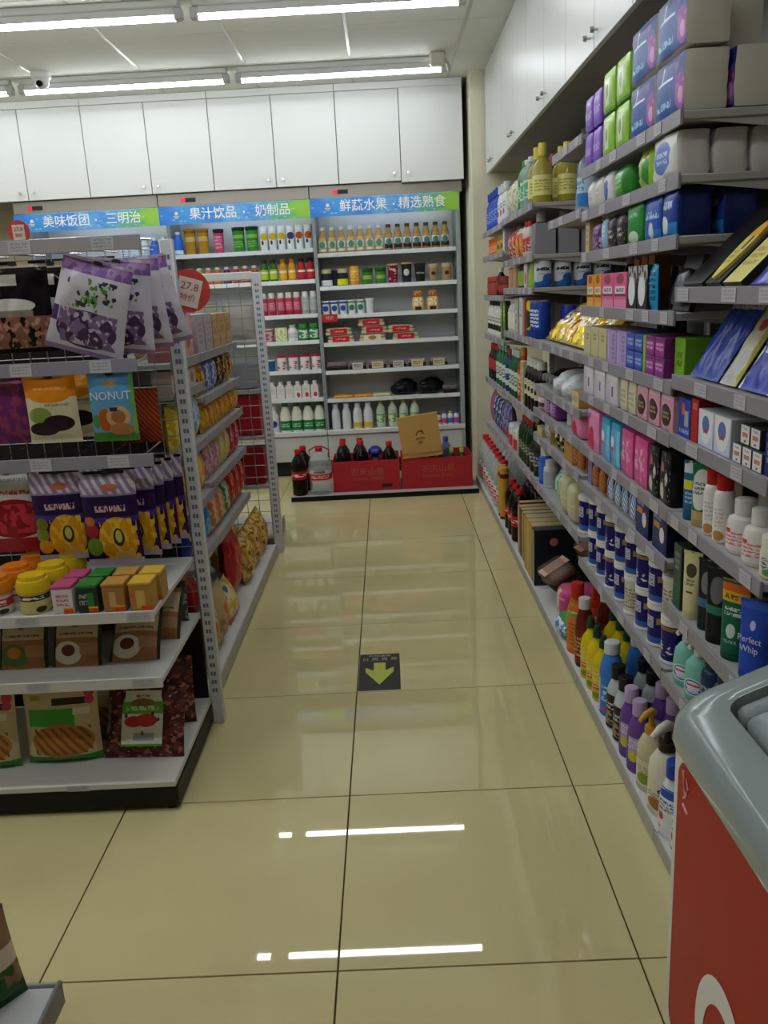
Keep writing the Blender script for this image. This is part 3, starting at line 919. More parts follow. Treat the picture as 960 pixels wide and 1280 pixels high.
@cached
def bottle(shape, R, H, body, cap, label=None, lz=(.15, .5), sy=1., seg=16, caprough=.4, lrough=.4):
    pr, (cr, c0, c1) = SHAPES[shape]
    k = Kind(2 * R, 2 * R * sy, H)
    b = k.add('body', MB().lathe([(r * R, z * H) for r, z in pr] , seg, 1, sy).mesh('body', asmat(body, .25)))
    cc = [(cr * R, c0 * H), (cr * R, (c1 - .012) * H), (cr * R * .9, c1 * H), (0, c1 * H)]
    if shape == 'lemon': cc = [(cr * R, c0 * H), (cr * R, .9 * H), (cr * R * .55, c1 * H), (0, c1 * H)]
    k.add('cap', MB().lathe(cc, max(10, seg - 4), 1, 1 if cr < .9 else sy).mesh('cap', asmat(cap, caprough)))
    if label is not None:
        z0, z1 = lz
        def rad(t):
            for (r0, a), (r1, c) in zip(pr, pr[1:]):
                if a <= t <= c and c > a: return r0 + (r1 - r0) * (t - a) / (c - a)
            return 1
        n = 5
        lp = [(rad(z0 + (z1 - z0) * i / n) * R + .0008, (z0 + (z1 - z0) * i / n) * H) for i in range(n + 1)]
        k.add('label', MB().lathe(lp, seg, 1, (sy * R + .0006) / (R + .0006) if sy != 1 else 1).mesh('label', asmat(label, lrough)), b)
    return k
@cached
def can(R, H, pm, top='#b9bbbd'):
    k = Kind(2 * R, 2 * R, H)
    k.add('body', MB().lathe([(0, 0), (R * .8, 0), (R * .86, .004), (R, .012), (R, H - .014), (R * .86, H - .004)], 18).mesh('body', asmat(pm, .25)))
    k.add('lid', MB().lathe([(R * .86, H - .005), (R * .9, H - .001), (R * .86, H), (R * .8, H - .004), (0, H - .005)], 18).mesh('lid', mat(top, .3, metal=.7)))
    return k
@cached
def carton(w, d, h, front, side='#d8d8d4', bev=.0015, tab=None):
    k = Kind(w, d, h)
    k.add('box', MB().box(-w / 2, w / 2, -d / 2, d / 2, 0, h, bev, 1, front=0).mesh('box', [asmat(front), asmat(side)]))
    if tab:
        k.add('label', MB().box(-w * .3, w * .3, -d / 2 - .0008, -d / 2 - .0001, h * .3, h * .62).mesh('label', asmat(tab)))
    return k
@cached
def pack(w, d, h, front, side='#d8d8d4', r=.014, bulge=.006, crease=.0, seed=0, n=6, rough=.3, tuck=True, rear=None):
    """soft film pack with welded end fins"""
    k = Kind(w, d, h)
    b = k.add('wrap', softbox(w, d, h, r, bulge, n, crease, seed, 1, 0).mesh('wrap', [asmat(front, rough), asmat(side, rough)], 60))
    if tuck:
        for s in (-1, 1):
            k.add('end_seal', MB().box(s * w / 2 - .0012 * (s < 0), s * w / 2 + .0012 * (s > 0) + .0005, -d * .36, d * .36, h * .48, h * .53).mesh('end_seal', asmat(side, rough)))
    return k
@cached
def bag(w, h, t, front, back='#c8c8c4', stand=False, seed=0, hole=False, rough=.22, crinkle=.0016, bump=.0, seal=.06, taper=0., metal=0.):
    k = Kind(w, t, h)
    nu, nv = (14, 20) if h > .15 else (8, 12)
    fm = prt(front[0], front[1], rough, metal=metal) if metal else asmat(front, rough)
    b = k.add('bag', pouch(w, h, t, nu, nv, seal, stand, seed, crinkle=crinkle, taper=taper).mesh('bag', [fm, asmat(back, rough)], 80))
    if hole:
        k.add('hang_hole', MB().lathe([(0, -.0004), (.012, -.0004), (.012, .0028), (0, .0028)], 12).xf(Matrix.Translation((0, .0, h * .972)) @ Matrix.Rotation(PI / 2, 4, 'X') @ Matrix.Scale(.4, 4, (0, 1, 0))).mesh('hang_hole', M_DARK), b)
    if not stand or True:
        k.add('top_seal', MB().box(-w * .49 * (1 - taper), w * .49 * (1 - taper), -.0022, .0022, h * (1 - seal * .55), h, .0005).mesh('top_seal', asmat(back, rough)), b)
    return k
@cached
def tube(w, h, body, cap, capside='down', caph=.2, rough=.3, dep=.7):
    """squeeze tube that stands on its cap; flat crimp on top"""
    k = Kind(w, w * dep, h)
    z0 = h * caph
    nu, nv = 16, 8
    def fn(u, v):
        a = 2 * PI * u - PI * 1.5
        z = z0 + (h - z0) * v
        f = min(1, max(0, v * 1.02))
        rx = w / 2 * (.86 + .14 * f); ry = w * dep / 2 * (1 - f) ** .75 * .9 + .0008
        return (rx * math.cos(a), ry * math.sin(a), z)
    b = k.add('tube_body', MB().grid(fn, nu, nv).mesh('tube_body', asmat(body, rough), 60))
    r = w * .43
    k.add('cap', MB().lathe([(0, 0), (r * .96, 0), (r, .003), (r * .98, z0), (0, z0)], 16, 1, .82 * dep / .7).mesh('cap', asmat(cap, .35)))
    k.add('crimp', MB().box(-w / 2, w / 2, -.0014, .0014, h * .955, h).mesh('crimp', asmat(body, rough)), b)
    return k
@cached
def pump(R, H, body, collar, head, label=None, sy=.7, lz=(.1, .6), big=True):
    bh = H * .72
    k = Kind(2 * R, 2 * R * sy, H)
    b = k.add('body', MB().lathe([(0, 0), (R * .9, 0), (R, .006), (R, bh * .6), (R * .93, bh * .78), (R * .6, bh * .93), (R * .36, bh * .97), (R * .36, bh)], 20, 1, sy).mesh('body', asmat(body, .3)))
    k.add('collar', MB().lathe([(R * .44, bh * .985), (R * .44, bh + H * .07), (R * .2, bh + H * .08), (R * .18, H * .9), (0, H * .9)], 14).mesh('collar', asmat(collar, .35)))
    k.add('nozzle', MB().sweep([(0, R * .35, H * .935), (0, 0, H * .965), (0, -R * .6, H * .965), (0, -R * 1.3, H * .92)], [R * .22, R * .3, R * .24, R * .14], 10).mesh('nozzle', asmat(head, .3)))
    if label is not None:
        z0, z1 = lz
        k.add('label', MB().lathe([(R + .0008, bh * .7 * z0 + .006), (R + .0008, bh * .9 * z1)], 20, 1, sy + .001).mesh('label', asmat(label, .35)), b)
    return k
@cached
def tub(R, H, pm, lid='#e4e4e2'):
    k = Kind(2 * R, 2 * R, H)
    k.add('body', MB().lathe([(0, 0), (R * .93, 0), (R * .95, .004), (R * .95, H * .9)], 20).mesh('body', asmat(pm, .3)))
    k.add('base_rim', MB().lathe([(R * .96, .0005), (R, .002), (R, .008), (R * .955, .0085)], 20).mesh('base_rim', mat(lid, .4)))
    k.add('lid', MB().lathe([(R * .95, H * .88), (R, H * .89), (R, H * .985), (R * .95, H), (0, H)], 20).mesh('lid', mat(lid, .4)))
    return k
@cached
def jar2(R, H, body, lid, label):
    return bottle('jar', R, H, body, lid, label, (.06, .68))
@cached
def tray(w, d, h, base, food, lid=True, lab=None):
    """food tray with contents and clear lid"""
    k = Kind(w, d, h)
    k.add('tray', MB().box(-w / 2, w / 2, -d / 2, d / 2, 0, h * .42, .004).mesh('tray', asmat(base, .35)))
    k.add('contents', softbox(w * .9, d * .9, h * .5, .01, .004, 5, .002, 3).xf(Matrix.Translation((0, 0, h * .4))).mesh('contents', asmat(food, .5), 60))
    if lid: k.add('clear_lid', MB().box(-w / 2 + .001, w / 2 - .001, -d / 2 + .001, d / 2 - .001, h * .42, h, .008).mesh('clear_lid', clear('#cfd4d2', .22)))
    if lab: k.add('label', MB().box(-w * .32, w * .32, -d / 2 - .001, -d / 2 + .0, h * .1, h * .85).mesh('label', asmat(lab)))
    return k
@cached
def card(w, h, t, back, shape=None, shapecol='#e3cf52', front=None):
    """flat hanging card with a moulded item on it"""
    k = Kind(w, t, h)
    k.add('backing', MB().box(-w / 2, w / 2, -t / 2, t / 2, 0, h, .001, 1, front=0).mesh('backing', [asmat(front or back), asmat(back)]))
    if shape == 'sole':
        pts = []
        for i in range(28):
            a = 2 * PI * i / 28
            zz = h * (.5 + .46 * math.sin(a))
            ww = w * .40 * (.82 + .22 * math.sin(a * 1 - .6))
            pts.append((ww * math.cos(a), zz))
        k.add('insole', MB().poly(pts, -t / 2 - .006, -t / 2 + .0005).mesh('insole', asmat(shapecol, .6), 60))
    if shape == 'blister':
        k.add('blister', softbox(w * .7, .016, h * .62, .007, .003, 5).xf(Matrix.Translation((0, -t / 2 - .0085, h * .1))).mesh('blister', asmat(shapecol, .15), 60))
    if shape == 'oval':
        k.add('oval_label', MB().lathe([(0, .0005), (1, .0005), (1, -.0005), (0, -.0005)], 24).xf(Matrix.Translation((0, -t / 2 - .001, h * .42)) @ Matrix.Rotation(PI / 2, 4, 'X') @ Matrix.Diagonal((w * .36, h * .33, 1, 1))).mesh('oval_label', asmat(shapecol, .4)))
    return k
def with_text(k, txt, size, col, x, y, z, sx=1., name='lettering'):
    """a copy of the kind with flat lettering on its front"""
    k2 = Kind(k.W, k.D, k.H); k2.parts = list(k.parts)
    for i, tx in enumerate(txt.split('|')):
        k2.add(name, text_mesh(tx, size, mat(col, .4), .0003, sx=sx), 0, (x, y, z - i * size * 1.05))
    return k2

def rs(kind, name, desc, cat, ys, z, d=.012, ref='from the camera', rx=0., twist=0., rz=-PI / 2):
    """on the right wall shelving, front to the aisle; ys nearest first"""
    kk = kind[0] if isinstance(kind, list) else kind
    lean = .5 * kk.H * math.sin(-rx) * 0
    sp = [(XF + d + kk.D / 2 + lean, y, z, random.uniform(-twist, twist)) for y in ys]
    series(kind, name, desc, cat, sp, ref, rz=rz, rx=rx)
def cs(kind, name, desc, cat, xs, z, d=.015, ref='from the left', twist=.1):
    kk = kind[0] if isinstance(kind, list) else kind
    series(kind, name, desc, cat, [(x, CY + d + kk.D / 2, z, random.uniform(-twist, twist)) for x in xs], ref)
def gsd(kind, name, desc, cat, ys, z, d=.012, ref='from the camera', rx=0., twist=0.):
    kk = kind[0] if isinstance(kind, list) else kind
    series(kind, name, desc, cat, [(GXF - d - kk.D / 2, y, z, random.uniform(-twist, twist)) for y in ys], ref, rz=PI / 2, rx=rx)
# ================================================================== RIGHT WALL: BAY WITH TISSUES (B)
z = 1.608
PB = ('#124a9c', [('r', 0, 1, .72, 1, '#103480'), ('r', 0, 1, 0, .06, '#10286e'), ('e', .88, .36, .13, .3, '#a85ea8'), ('n', .72, 1, .05, .95, 6, .54, '#8a3f98'), ('e', .9, .3, .06, .14, '#d8a0d0'), ('r', .12, .66, .62, .66, '#dfe9f5'), ('r', .3, .34, .66, .92, '#dfe9f5'), ('t', .1, .6, .16, .34, 1, '#9cc6ee')])
kb = pack(.174, .086, .11, PB, '#c9c1b4', .008, .003, .002, 3, rough=.4)
for i, (y, dz, d, lb) in enumerate([(1.822, 0, .008, 'lower layer nearest the camera'), (1.822, .114, .008, 'upper layer nearest the camera'), (2.006, 0, .008, 'lower layer beside green packs'), (2.006, .114, .008, 'upper layer beside green packs'),
                                  (1.815, 0, .1, 'lower layer behind front row'), (1.9, .114, .1, 'upper layer pushed back behind front row')]):
    rs(kb, 'tissue_pack', f'blue flowered tissue pack with white end, {lb}', 'tissue pack', [y], z + dz, d)
PG = ('#8fc22f', [('r', 0, 1, .78, 1, '#a4cf48'), ('r', .28, .62, .18, .8, '#d9e3b4'), ('e', .45, .5, .1, .18, '#8a9a6a'), ('r', 0, 1, 0, .08, '#5f9a1c')])
kg = pack(.116, .086, .099, PG, '#6fa326', .008, .003, .001, 4)
for y, dz, lb in [(2.165, 0, 'lower layer beside blue packs'), (2.165, .102, 'upper layer beside blue packs'), (2.29, 0, 'lower layer beside purple packs'), (2.29, .102, 'upper layer beside purple packs')]:
    rs(kg, 'tissue_pack', f'lime green tissue pack, {lb}', 'tissue pack', [y], z + dz, .008)
PPu = ('#8654c4', [('r', .4, .6, 0, 1, '#7441b4'), ('t', .1, .9, .3, .6, 1, '#b494dc')])
kp = pack(.086, .086, .089, PPu, '#6d3cae', .008, .003, .001, 5)
for y, dz, lb in [(2.405, 0, 'lower layer beside green packs'), (2.405, .092, 'upper layer beside green packs'), (2.498, 0, 'lower layer at the far end'), (2.498, .092, 'upper layer at the far end')]:
    rs(kp, 'tissue_pack', f'purple tissue pack, {lb}', 'tissue pack', [y], z + dz, .008)
# second shelf
z = 1.494
PW = ('#dcdad8', [('e', .45, .5, .34, .36, '#5a79c8'), ('t', .22, .68, .34, .66, 2, '#c4d0ec'), ('r', 0, 1, .9, .94, '#f2f2f0')])
kw = pack(.148, .068, .088, PW, '#cfc8c4', .008, .003, .003, 6)
for d, lb in [(.008, 'in front, blue label to the aisle'), (.082, 'second from the aisle'), (.156, 'third from the aisle, against the wall')]:
    rs(kw, 'tissue_pack', f'white paper-wrapped tissue pack {lb}', 'tissue pack', [1.838], z, d)
rs(bag(.115, .088, .04, ('#9ccb3a', [('r', 0, .36, .1, .9, '#d7d0a8'), ('r', .05, .3, .3, .6, '#4a4f38'), ('e', .66, .45, .16, .34, '#3f8f2c'), ('e', .66, .8, .1, .08, '#c6352b')]), '#8abc35', seed=3), 'wipes_pack', 'yellow-green pack with cactus print between green and white packs', 'wipes', [2.0], z, .01)
rs(pack(.115, .05, .072, ('#49a83c', [('t', .1, .7, .3, .8, 3, '#a9d69a'), ('r', .75, 1, 0, 1, '#2f7f2b')]), '#2f8a30', .015, .008, .002, 8), 'wipes_pack', 'plain green crumpled wipes pack under the green tissue packs', 'wipes', [2.175], z, .012)
rs(pack(.08, .045, .075, ('#dad9d6', [('e', .5, .45, .26, .34, '#4b63b8')]), '#cfcac6', .012, .006, .002, 9), 'tissue_pack', 'small white tissue pack with blue badge beside green wipes', 'tissue pack', [2.3], z, .012)
rs(pack(.07, .045, .075, ('#dcd8d2', [('t', .2, .8, .3, .7, 2, '#b9b2a8')]), '#cfcac6', .012, .006, .002, 10), 'tissue_pack', 'small cream tissue pack under the purple packs', 'tissue pack', [2.392, 2.475], z, .012)
# third shelf: pads
z = 1.381
PN = ('#1b3f9c', [('r', 0, 1, 0, .3, '#2a86d0'), ('e', .3, .26, .22, .2, '#e2eaf2'), ('t', .1, .8, .55, .8, 1, '#c9d6ee')])
rs(pack(.09, .072, .092, PN, '#16245e', .008, .004, .001, 11), 'sanitary_pack', 'navy pad pack with white swoosh at the near shelf end', 'pad pack', [1.795], z, .008)
rs(pack(.09, .072, .092, PN, '#16245e', .008, .004, .001, 11), 'sanitary_pack', 'navy pad pack standing behind another at the near shelf end', 'pad pack', [1.795], z, .1)
rs(pack(.118, .06, .09, ('#2456b8', [('r', 0, 1, 0, .25, '#2f7fd0'), ('t', .1, .9, .45, .72, 1, '#b9cdf0'), ('e', .5, .22, .14, .2, '#dfe7f2')]), '#1a3586', .008, .004, .001, 12), 'sanitary_pack', 'blue pad pack with pale lettering between navy and green packs', 'pad pack', [1.912], z, .01)
rs(pack(.125, .06, .092, ('#1f8c34', [('e', .5, .16, .3, .16, '#dce9d8'), ('t', .15, .75, .62, .78, 1, '#8fd08f')]), '#14702a', .008, .004, .001, 13), 'sanitary_pack', 'green pad pack with white wing print', 'pad pack', [2.047], z, .01)
rs(pack(.072, .045, .078, ('#3a3034', [('d', 0, 1, 0, 1, 7, .25, '#8d7f86'), ('t', .2, .8, .3, .6, 2, '#cfc6c0')]), '#2a2326', .012, .006, .002, 14), 'sanitary_pack', 'dark floral small pad pack beside the green pack', 'pad pack', [2.17, 2.255], z, .012)
rs(pack(.05, .045, .08, ('#9cc3dc', [('t', .2, .8, .4, .8, 3, '#e2eef5')]), '#86aecb', .01, .004, .001, 15), 'sanitary_pack', 'pale blue small pad pack between dark and purple packs', 'pad pack', [2.33], z, .012)
rs(pack(.09, .045, .075, ('#5c2a6a', [('n', 0, 1, 0, .5, 9, .52, '#c9a3d0'), ('t', .1, .8, .6, .9, 2, '#a884b4')]), '#46204f', .012, .006, .002, 16), 'sanitary_pack', 'deep purple small pad pack on third shelf', 'pad pack', [2.41], z, .012)
rs(carton(.045, .035, .1, ('#c9b48a', [('t', .2, .8, .2, .9, 4, '#7a643c')]), '#b9a47c'), 'soap_box', 'narrow tan carton at the far end of third shelf', 'box', [2.51], z, .01)
# fourth shelf
z = 1.233
rs(card(.1, .115, .012, '#17171a', 'blister', '#202024'), 'glove_pack', 'black glove pack on card at the near shelf end', 'gloves', [1.775], z, .03, rx=-.25)
rs(card(.09, .105, .012, '#1a1a1d', 'blister', '#26262b'), 'glove_pack', 'black shiny glove pack leaning behind sock packs', 'gloves', [1.86], z, .05, rx=-.35)
rs(bag(.05, .1, .02, ('#2b9ad0', [('t', .1, .9, .2, .85, 5, '#173a5c')]), '#1c6d9a', seed=4), 'sock_pack', 'bright blue small pack between black packs', 'sock pack', [1.93], z, .016)
rs([card(.075, .1, .016, '#202124', 'oval', ('#e4e6ea', [('e', .5, .5, .26, .26, '#31489a')]), ('#242428', [('n', 0, 1, .6, 1, 6, .5, '#b9b4b0')])), card(.075, .1, .016, '#202124', 'oval', ('#e4e6ea', [('e', .5, .5, .2, .2, '#9a9ca6')]), ('#242428', [('n', 0, 1, .6, 1, 6, .5, '#b9b4b0')]))],
   'sock_pack', 'black sock pack with white oval badge', 'sock pack', [1.985, 2.065], z, .014)
PK = ('#e0609a', [('r', 0, 1, .0, .25, '#e98ab4'), ('r', .12, .88, .42, .62, '#eadfe0'), ('t', .2, .8, .44, .6, 1, '#6a5a70'), ('r', .05, .95, .34, .4, '#6b4040'), ('e', .5, .82, .3, .14, '#a8404c')])
rs(carton(.115, .05, .088, PK, '#d3588f'), 'snack_box', 'pink printed carton on fourth shelf', 'box', [2.165, 2.285], z, .012)
POr = ('#e89a28', [('r', .12, .88, .4, .62, '#e9dcc4'), ('t', .2, .8, .42, .6, 1, '#5a5a78'), ('r', .05, .95, .3, .37, '#5a4020'), ('e', .5, .84, .26, .13, '#b04c1c'), ('r', 0, 1, 0, .16, '#eeb04a')])
rs(carton(.08, .05, .088, POr, '#d98a20'), 'snack_box', 'orange printed carton on fourth shelf', 'box', [2.39, 2.476], z, .012)
rs(carton(.05, .04, .125, '#c67a44', '#b06838'), 'soap_box', 'tall terracotta carton behind the pink cartons', 'box', [2.15, 2.21], z, .085)
rs(carton(.045, .04, .12, '#d98f3c', '#c27c30'), 'soap_box', 'tall amber carton behind the pink cartons', 'box', [2.275], z, .085)
rs(bottle('sauce', .022, .13, '#1b1614', '#cfcac2', '#d8cdb0', (.25, .5)), 'sauce_bottle', 'dark bottle with pale cap behind the orange cartons', 'bottle', [2.36, 2.43], z, .09)
# fifth shelf: small cartons two high
z = 1.093
kgreen = carton(.06, .12, .088, ('#7db32f', [('t', .2, .8, .3, .7, 2, '#3f6f1c')]), '#6aa028')
rs(kgreen, 'small_carton', 'lime green carton at the near shelf end', 'box', [1.765], z, .03)
PMg = ('#9c2f92', [('t', .12, .88, .3, .75, 2, '#e0b4da'), ('r', 0, 1, .85, 1, '#7a1f74')])
km = carton(.062, .1, .042, PMg, '#7c2a78')
for y, dz, lb in [(1.84, 0, 'lower, nearest the camera'), (1.84, .043, 'upper, nearest the camera'), (1.908, 0, 'lower, beside green strip'), (1.908, .043, 'upper, beside green strip')]:
    rs(km, 'small_carton', f'magenta small carton {lb}', 'box', [y], z + dz, .012)
rs(carton(.018, .1, .086, '#8fbf35', '#7fae2c'), 'small_carton', 'thin lime carton between magenta and blue cartons', 'box', [1.95], z, .012)
PBl = ('#3d5cb8', [('t', .12, .88, .3, .75, 2, '#b8c6ec'), ('r', 0, 1, 0, .15, '#2c4698')])
kbl = carton(.062, .1, .042, PBl, '#33509e')
for y, dz, lb in [(1.995, 0, 'lower, beside lime carton'), (1.995, .043, 'upper, beside lime carton'), (2.063, 0, 'lower, beside lilac cartons'), (2.063, .043, 'upper, beside lilac cartons')]:
    rs(kbl, 'small_carton', f'royal blue small carton {lb}', 'box', [y], z + dz, .012)
PLi = ('#b49ad0', [('t', .55, .85, .1, .9, 6, '#7c5fa0'), ('r', .1, .2, .1, .9, '#cbb8e0')])
rs(carton(.088, .1, .085, PLi, '#9c86bb'), 'small_carton', 'lilac carton on the fifth shelf', 'box', [2.142, 2.234], z, .012)
PBe = ('#cdc394', [('t', .3, .7, .55, .8, 2, '#7c7454'), ('r', 0, 1, .0, .08, '#b8ae80')])
rs(carton(.085, .1, .085, PBe, '#b8ae82'), 'small_carton', 'cream yellow carton on the fifth shelf', 'box', [2.328, 2.417], z, .012)
# sixth shelf: soft boxes
z = .984
PE = ('#e0a2b4', [('e', .5, .45, .38, .3, '#3d3034'), ('t', .25, .75, .34, .56, 2, '#b49a5a'), ('r', 0, 1, .88, 1, '#efc4d0')])
rs(pack(.08, .12, .08, PE, '#d9a4b2', .006, .002, .001, 21, tuck=False), 'tissue_pack', 'pink pack with dark round emblem', 'tissue pack', [1.775, 1.865, 1.953], z, .01)
PC = ('#d6cfae', [('t', .15, .85, .25, .7, 3, '#a89f74')])
rs(pack(.064, .12, .08, PC, '#cfcab8', .006, .002, .001, 22, tuck=False), 'tissue_pack', 'cream pack on sixth shelf between pink and white packs', 'tissue pack', [2.035, 2.107], z, .01)
PLw = ('#d9d0da', [('r', .6, .72, .3, .62, '#3b3f96'), ('w', 0, .5, .1, .9, 5, '#bda9c6'), ('r', 0, 1, .86, 1, '#e9e6e8')])
PLk = ('#d9d0da', [('r', .6, .72, .3, .62, '#2d2c30'), ('w', 0, .5, .1, .9, 5, '#bda9c6'), ('r', 0, 1, .86, 1, '#e9e6e8')])
rs([pack(.118, .13, .082, PLk, '#d6d2d4', .006, .002, .001, 23, tuck=False), pack(.118, .13, .082, PLw, '#d6d2d4', .006, .002, .001, 24, tuck=False)], 'tissue_pack', 'white and lilac tissue pack with dark mark', 'tissue pack', [2.21, 2.34, 2.47], z, .006)
# seventh shelf: pads
z = .823
PBk = ('#1e1c1f', [('e', .35, .25, .16, .16, '#dcd4cc'), ('e', .72, .5, .12, .12, '#d8cfc8'), ('e', .4, .72, .1, .1, '#c86a78'), ('n', 0, 1, 0, 1, 10, .62, '#8f8a86')])
rs(pack(.069, .12, .118, PBk, '#19181b', .007, .003, .0015, 31), 'sanitary_pack', 'black pad pack with white flower print', 'pad pack', [1.772, 1.852], z, .01)
PP1 = ('#e05f9c', [('w', 0, .55, 0, .7, 6, '#c83c80'), ('n', .1, .9, .1, .8, 7, .55, '#f0b4d0'), ('r', 0, 1, .84, 1, '#d9508f')])
rs(pack(.102, .12, .118, PP1, '#cf4f8c', .007, .003, .0015, 32), 'sanitary_pack', 'hot pink pad pack beside black packs', 'pad pack', [1.952, 2.068], z, .01)
PP2 = ('#57b3dc', [('e', .34, .55, .16, .14, '#e9eef2'), ('n', .1, .7, .1, .45, 6, .5, '#d8507c'), ('r', 0, 1, .86, 1, '#3f9ccc'), ('r', .75, 1, 0, .86, '#86cbe8')])
rs(pack(.089, .12, .118, PP2, '#4aa2cc', .007, .003, .0015, 33), 'sanitary_pack', 'sky blue pad pack with red lettering', 'pad pack', [2.178, 2.278], z, .01)
PP3 = ('#e78ab6', [('r', 0, .3, 0, .8, '#d02f5c'), ('e', .5, .3, .2, .3, '#c8285a'), ('e', .3, .85, .12, .08, '#3b64a8'), ('r', 0, 1, .9, 1, '#f0a4c8')])
rs(pack(.14, .14, .12, PP3, '#e07fae', .007, .003, .0015, 34), 'sanitary_pack', 'large rose pink pad pack with crimson print', 'pad pack', [2.42], z, .01)
# eighth shelf: oral care
z = .707
PNv = ('#23356c', [('r', .1, .5, .52, .66, '#d08a2c'), ('e', .66, .42, .16, .18, '#dcdcd8'), ('t', .08, .6, .7, .92, 2, '#9cc0e0'), ('r', .82, 1, 0, 1, '#14204a')])
rs(carton(.1, .07, .1, PNv, '#141a38'), 'toothpaste_box', 'navy carton with orange and white badges', 'box', [1.80, 1.93], z, .012)
TBf = ('#d9dfe6', [('r', 0, 1, .72, 1, '#1f2838'), ('w', .1, .9, .05, .7, 3, '#3f86c8'), ('t', .1, .9, .76, .95, 2, '#c0c8d4')])
rs(card(.06, .105, .004, '#2a3040', 'blister', ('#e6ebf0', [('w', 0, 1, 0, 1, 3, '#3b78c0'), ('r', .4, .6, 0, 1, '#22384f')]), TBf), 'toothbrush_pack', 'white and blue toothbrush blister pack', 'toothbrush', [2.03, 2.1, 2.17, 2.24], z, .03)
rs(card(.06, .105, .004, '#2a2422', 'blister', ('#d88a50', [('w', 0, 1, 0, 1, 3, '#6a3a20')]), ('#e08a48', [('r', 0, 1, .7, 1, '#221f20')])), 'toothbrush_pack', 'orange and black toothbrush blister pack', 'toothbrush', [2.33, 2.41], z, .03)
rs(carton(.05, .05, .09, '#8b7fa8', '#6f6488'), 'toothpaste_box', 'mauve carton at the far end of the toothbrush shelf', 'box', [2.49], z, .02)
# ninth shelf: navy tubs stacked two high
z = .455
PT1 = ('#211a6c', [('r', .3, .7, .0, .26, '#2f66c4'), ('r', .34, .66, .0, .12, '#9a7a44'), ('r', .36, .5, .5, .8, '#d5d7e2'), ('t', .37, .49, .52, .78, 5, '#30306a'), ('r', .54, .72, .62, .78, '#a88c4c')])
PT2 = ('#211a6c', [('n', .36, .64, .2, .55, 9, .56, '#dcdce6'), ('r', .34, .66, .86, .95, '#9a7a44'), ('r', .3, .7, 0, .1, '#3f74d0')])
PT3 = ('#211a6c', [('r', .38, .62, .02, .98, '#d6cfba'), ('t', .4, .6, .2, .8, 6, '#8a8270')])
kt = [tub(.034, .104, PT1), tub(.034, .104, PT2), tub(.034, .104, PT3)]
for i, y in enumerate([1.765, 1.865, 1.965, 2.065, 2.165, 2.265, 2.365, 2.465]):
    for lv in (0, 1):
        rs(kt[(1, 0, 0, 2, 0, 1, 0, 0)[(i + 3 * lv) % 8]], 'wipe_tub', f"navy tub with white lid, front row {'upper' if lv else 'lower'}, {ORD[i]} from the camera", 'tub', [y], z + lv * .1045, .012, rz=-.95)
for i, y in enumerate([1.815, 1.915, 2.015, 2.115, 2.215, 2.315, 2.415]):
    for lv in (0, 1):
        rs(kt[(0, 0, 1)[(i + lv) % 3]], 'wipe_tub', f"navy tub with white lid, back row {'upper' if lv else 'lower'}, {ORD[i]} from the camera", 'tub', [y], z + lv * .1045, .075, rz=-.95)
# base: cleaning and bath bottles
z = .036
PSh = ('#e4e6ea', [('r', .3, .7, .8, 1, '#2b50b0'), ('n', .34, .66, .1, .45, 7, .5, '#c03a4c'), ('t', .34, .66, .5, .75, 3, '#5f6f94')])
rs(bottle('deter', .038, .2, '#e0e3e8', '#2346a8', PSh, (.06, .66), .62), 'shampoo_bottle', 'white shampoo bottle with blue cap beside the freezer', 'bottle', [1.615, 1.7], z, .012, rz=-.95)
rs(bottle('deter', .036, .19, '#2a52b4', '#1f409c', ('#2a52b4', [('t', .34, .66, .3, .7, 3, '#d0d8ea')]), (.1, .6), .62), 'shampoo_bottle', 'blue shampoo bottle behind the white ones', 'bottle', [1.66], z, .1, rz=-.95)
PPc = ('#e0d9c4', [('e', .5, .22, .12, .2, '#b0703c'), ('e', .62, .7, .12, .16, '#3346a4'), ('t', .38, .6, .4, .6, 2, '#9a8f78')])
rs(pump(.046, .245, '#e0dac8', '#3a2f28', '#e2dccb', PPc, .7), 'pump_bottle', 'large cream pump bottle with white spout beside the freezer', 'bottle', [1.795], z, .014, rz=-.95)
rs(pump(.036, .225, mat('#d8d0ae', .2, alpha=.92), '#cf9a34', '#d6a138', ('#ddd6ba', [('e', .5, .3, .1, .22, '#8c9c3c'), ('t', .4, .6, .5, .8, 3, '#b0a878')]), .75), 'pump_bottle', 'pale lotion bottle with golden pump head', 'bottle', [1.9], z, .014, rz=-.95)
PPu2 = ('#6a4694', [('r', .42, .6, .2, .8, '#b9a0cc'), ('e', .5, .3, .08, .14, '#cdc33c'), ('t', .4, .6, .5, .75, 3, '#e0d4ea')])
rs(bottle('deter', .034, .205, '#6f4a9c', '#b9a4c8', PPu2, (.08, .62), .75), 'bath_bottle', 'purple bath bottle with lavender cap, front row', 'bottle', [1.985, 2.06], z, .012, rz=-.95)
rs(bottle('deter', .034, .205, '#6f4a9c', '#b9a4c8', PPu2, (.08, .62), .75), 'bath_bottle', 'purple bath bottle with lavender cap, back row', 'bottle', [1.9, 1.985, 2.075], z, .1, rz=-.95)
PDk = ('#2a2624', [('n', .36, .64, .1, .5, 8, .5, '#a88a70'), ('t', .38, .62, .55, .8, 2, '#d8d4cc')])
rs(bottle('deter', .036, .2, '#c3c9cc', '#1a1c1e', PDk, (.04, .56), .8), 'bath_bottle', 'grey bottle with black cap and dark label, front row', 'bottle', [2.135, 2.21], z, .014, rz=-.95)
rs(bottle('deter', .036, .2, '#c3c9cc', '#1a1c1e', PDk, (.04, .56), .8), 'bath_bottle', 'grey bottle with black cap and dark label, back row', 'bottle', [2.165, 2.245], z, .1, rz=-.95)
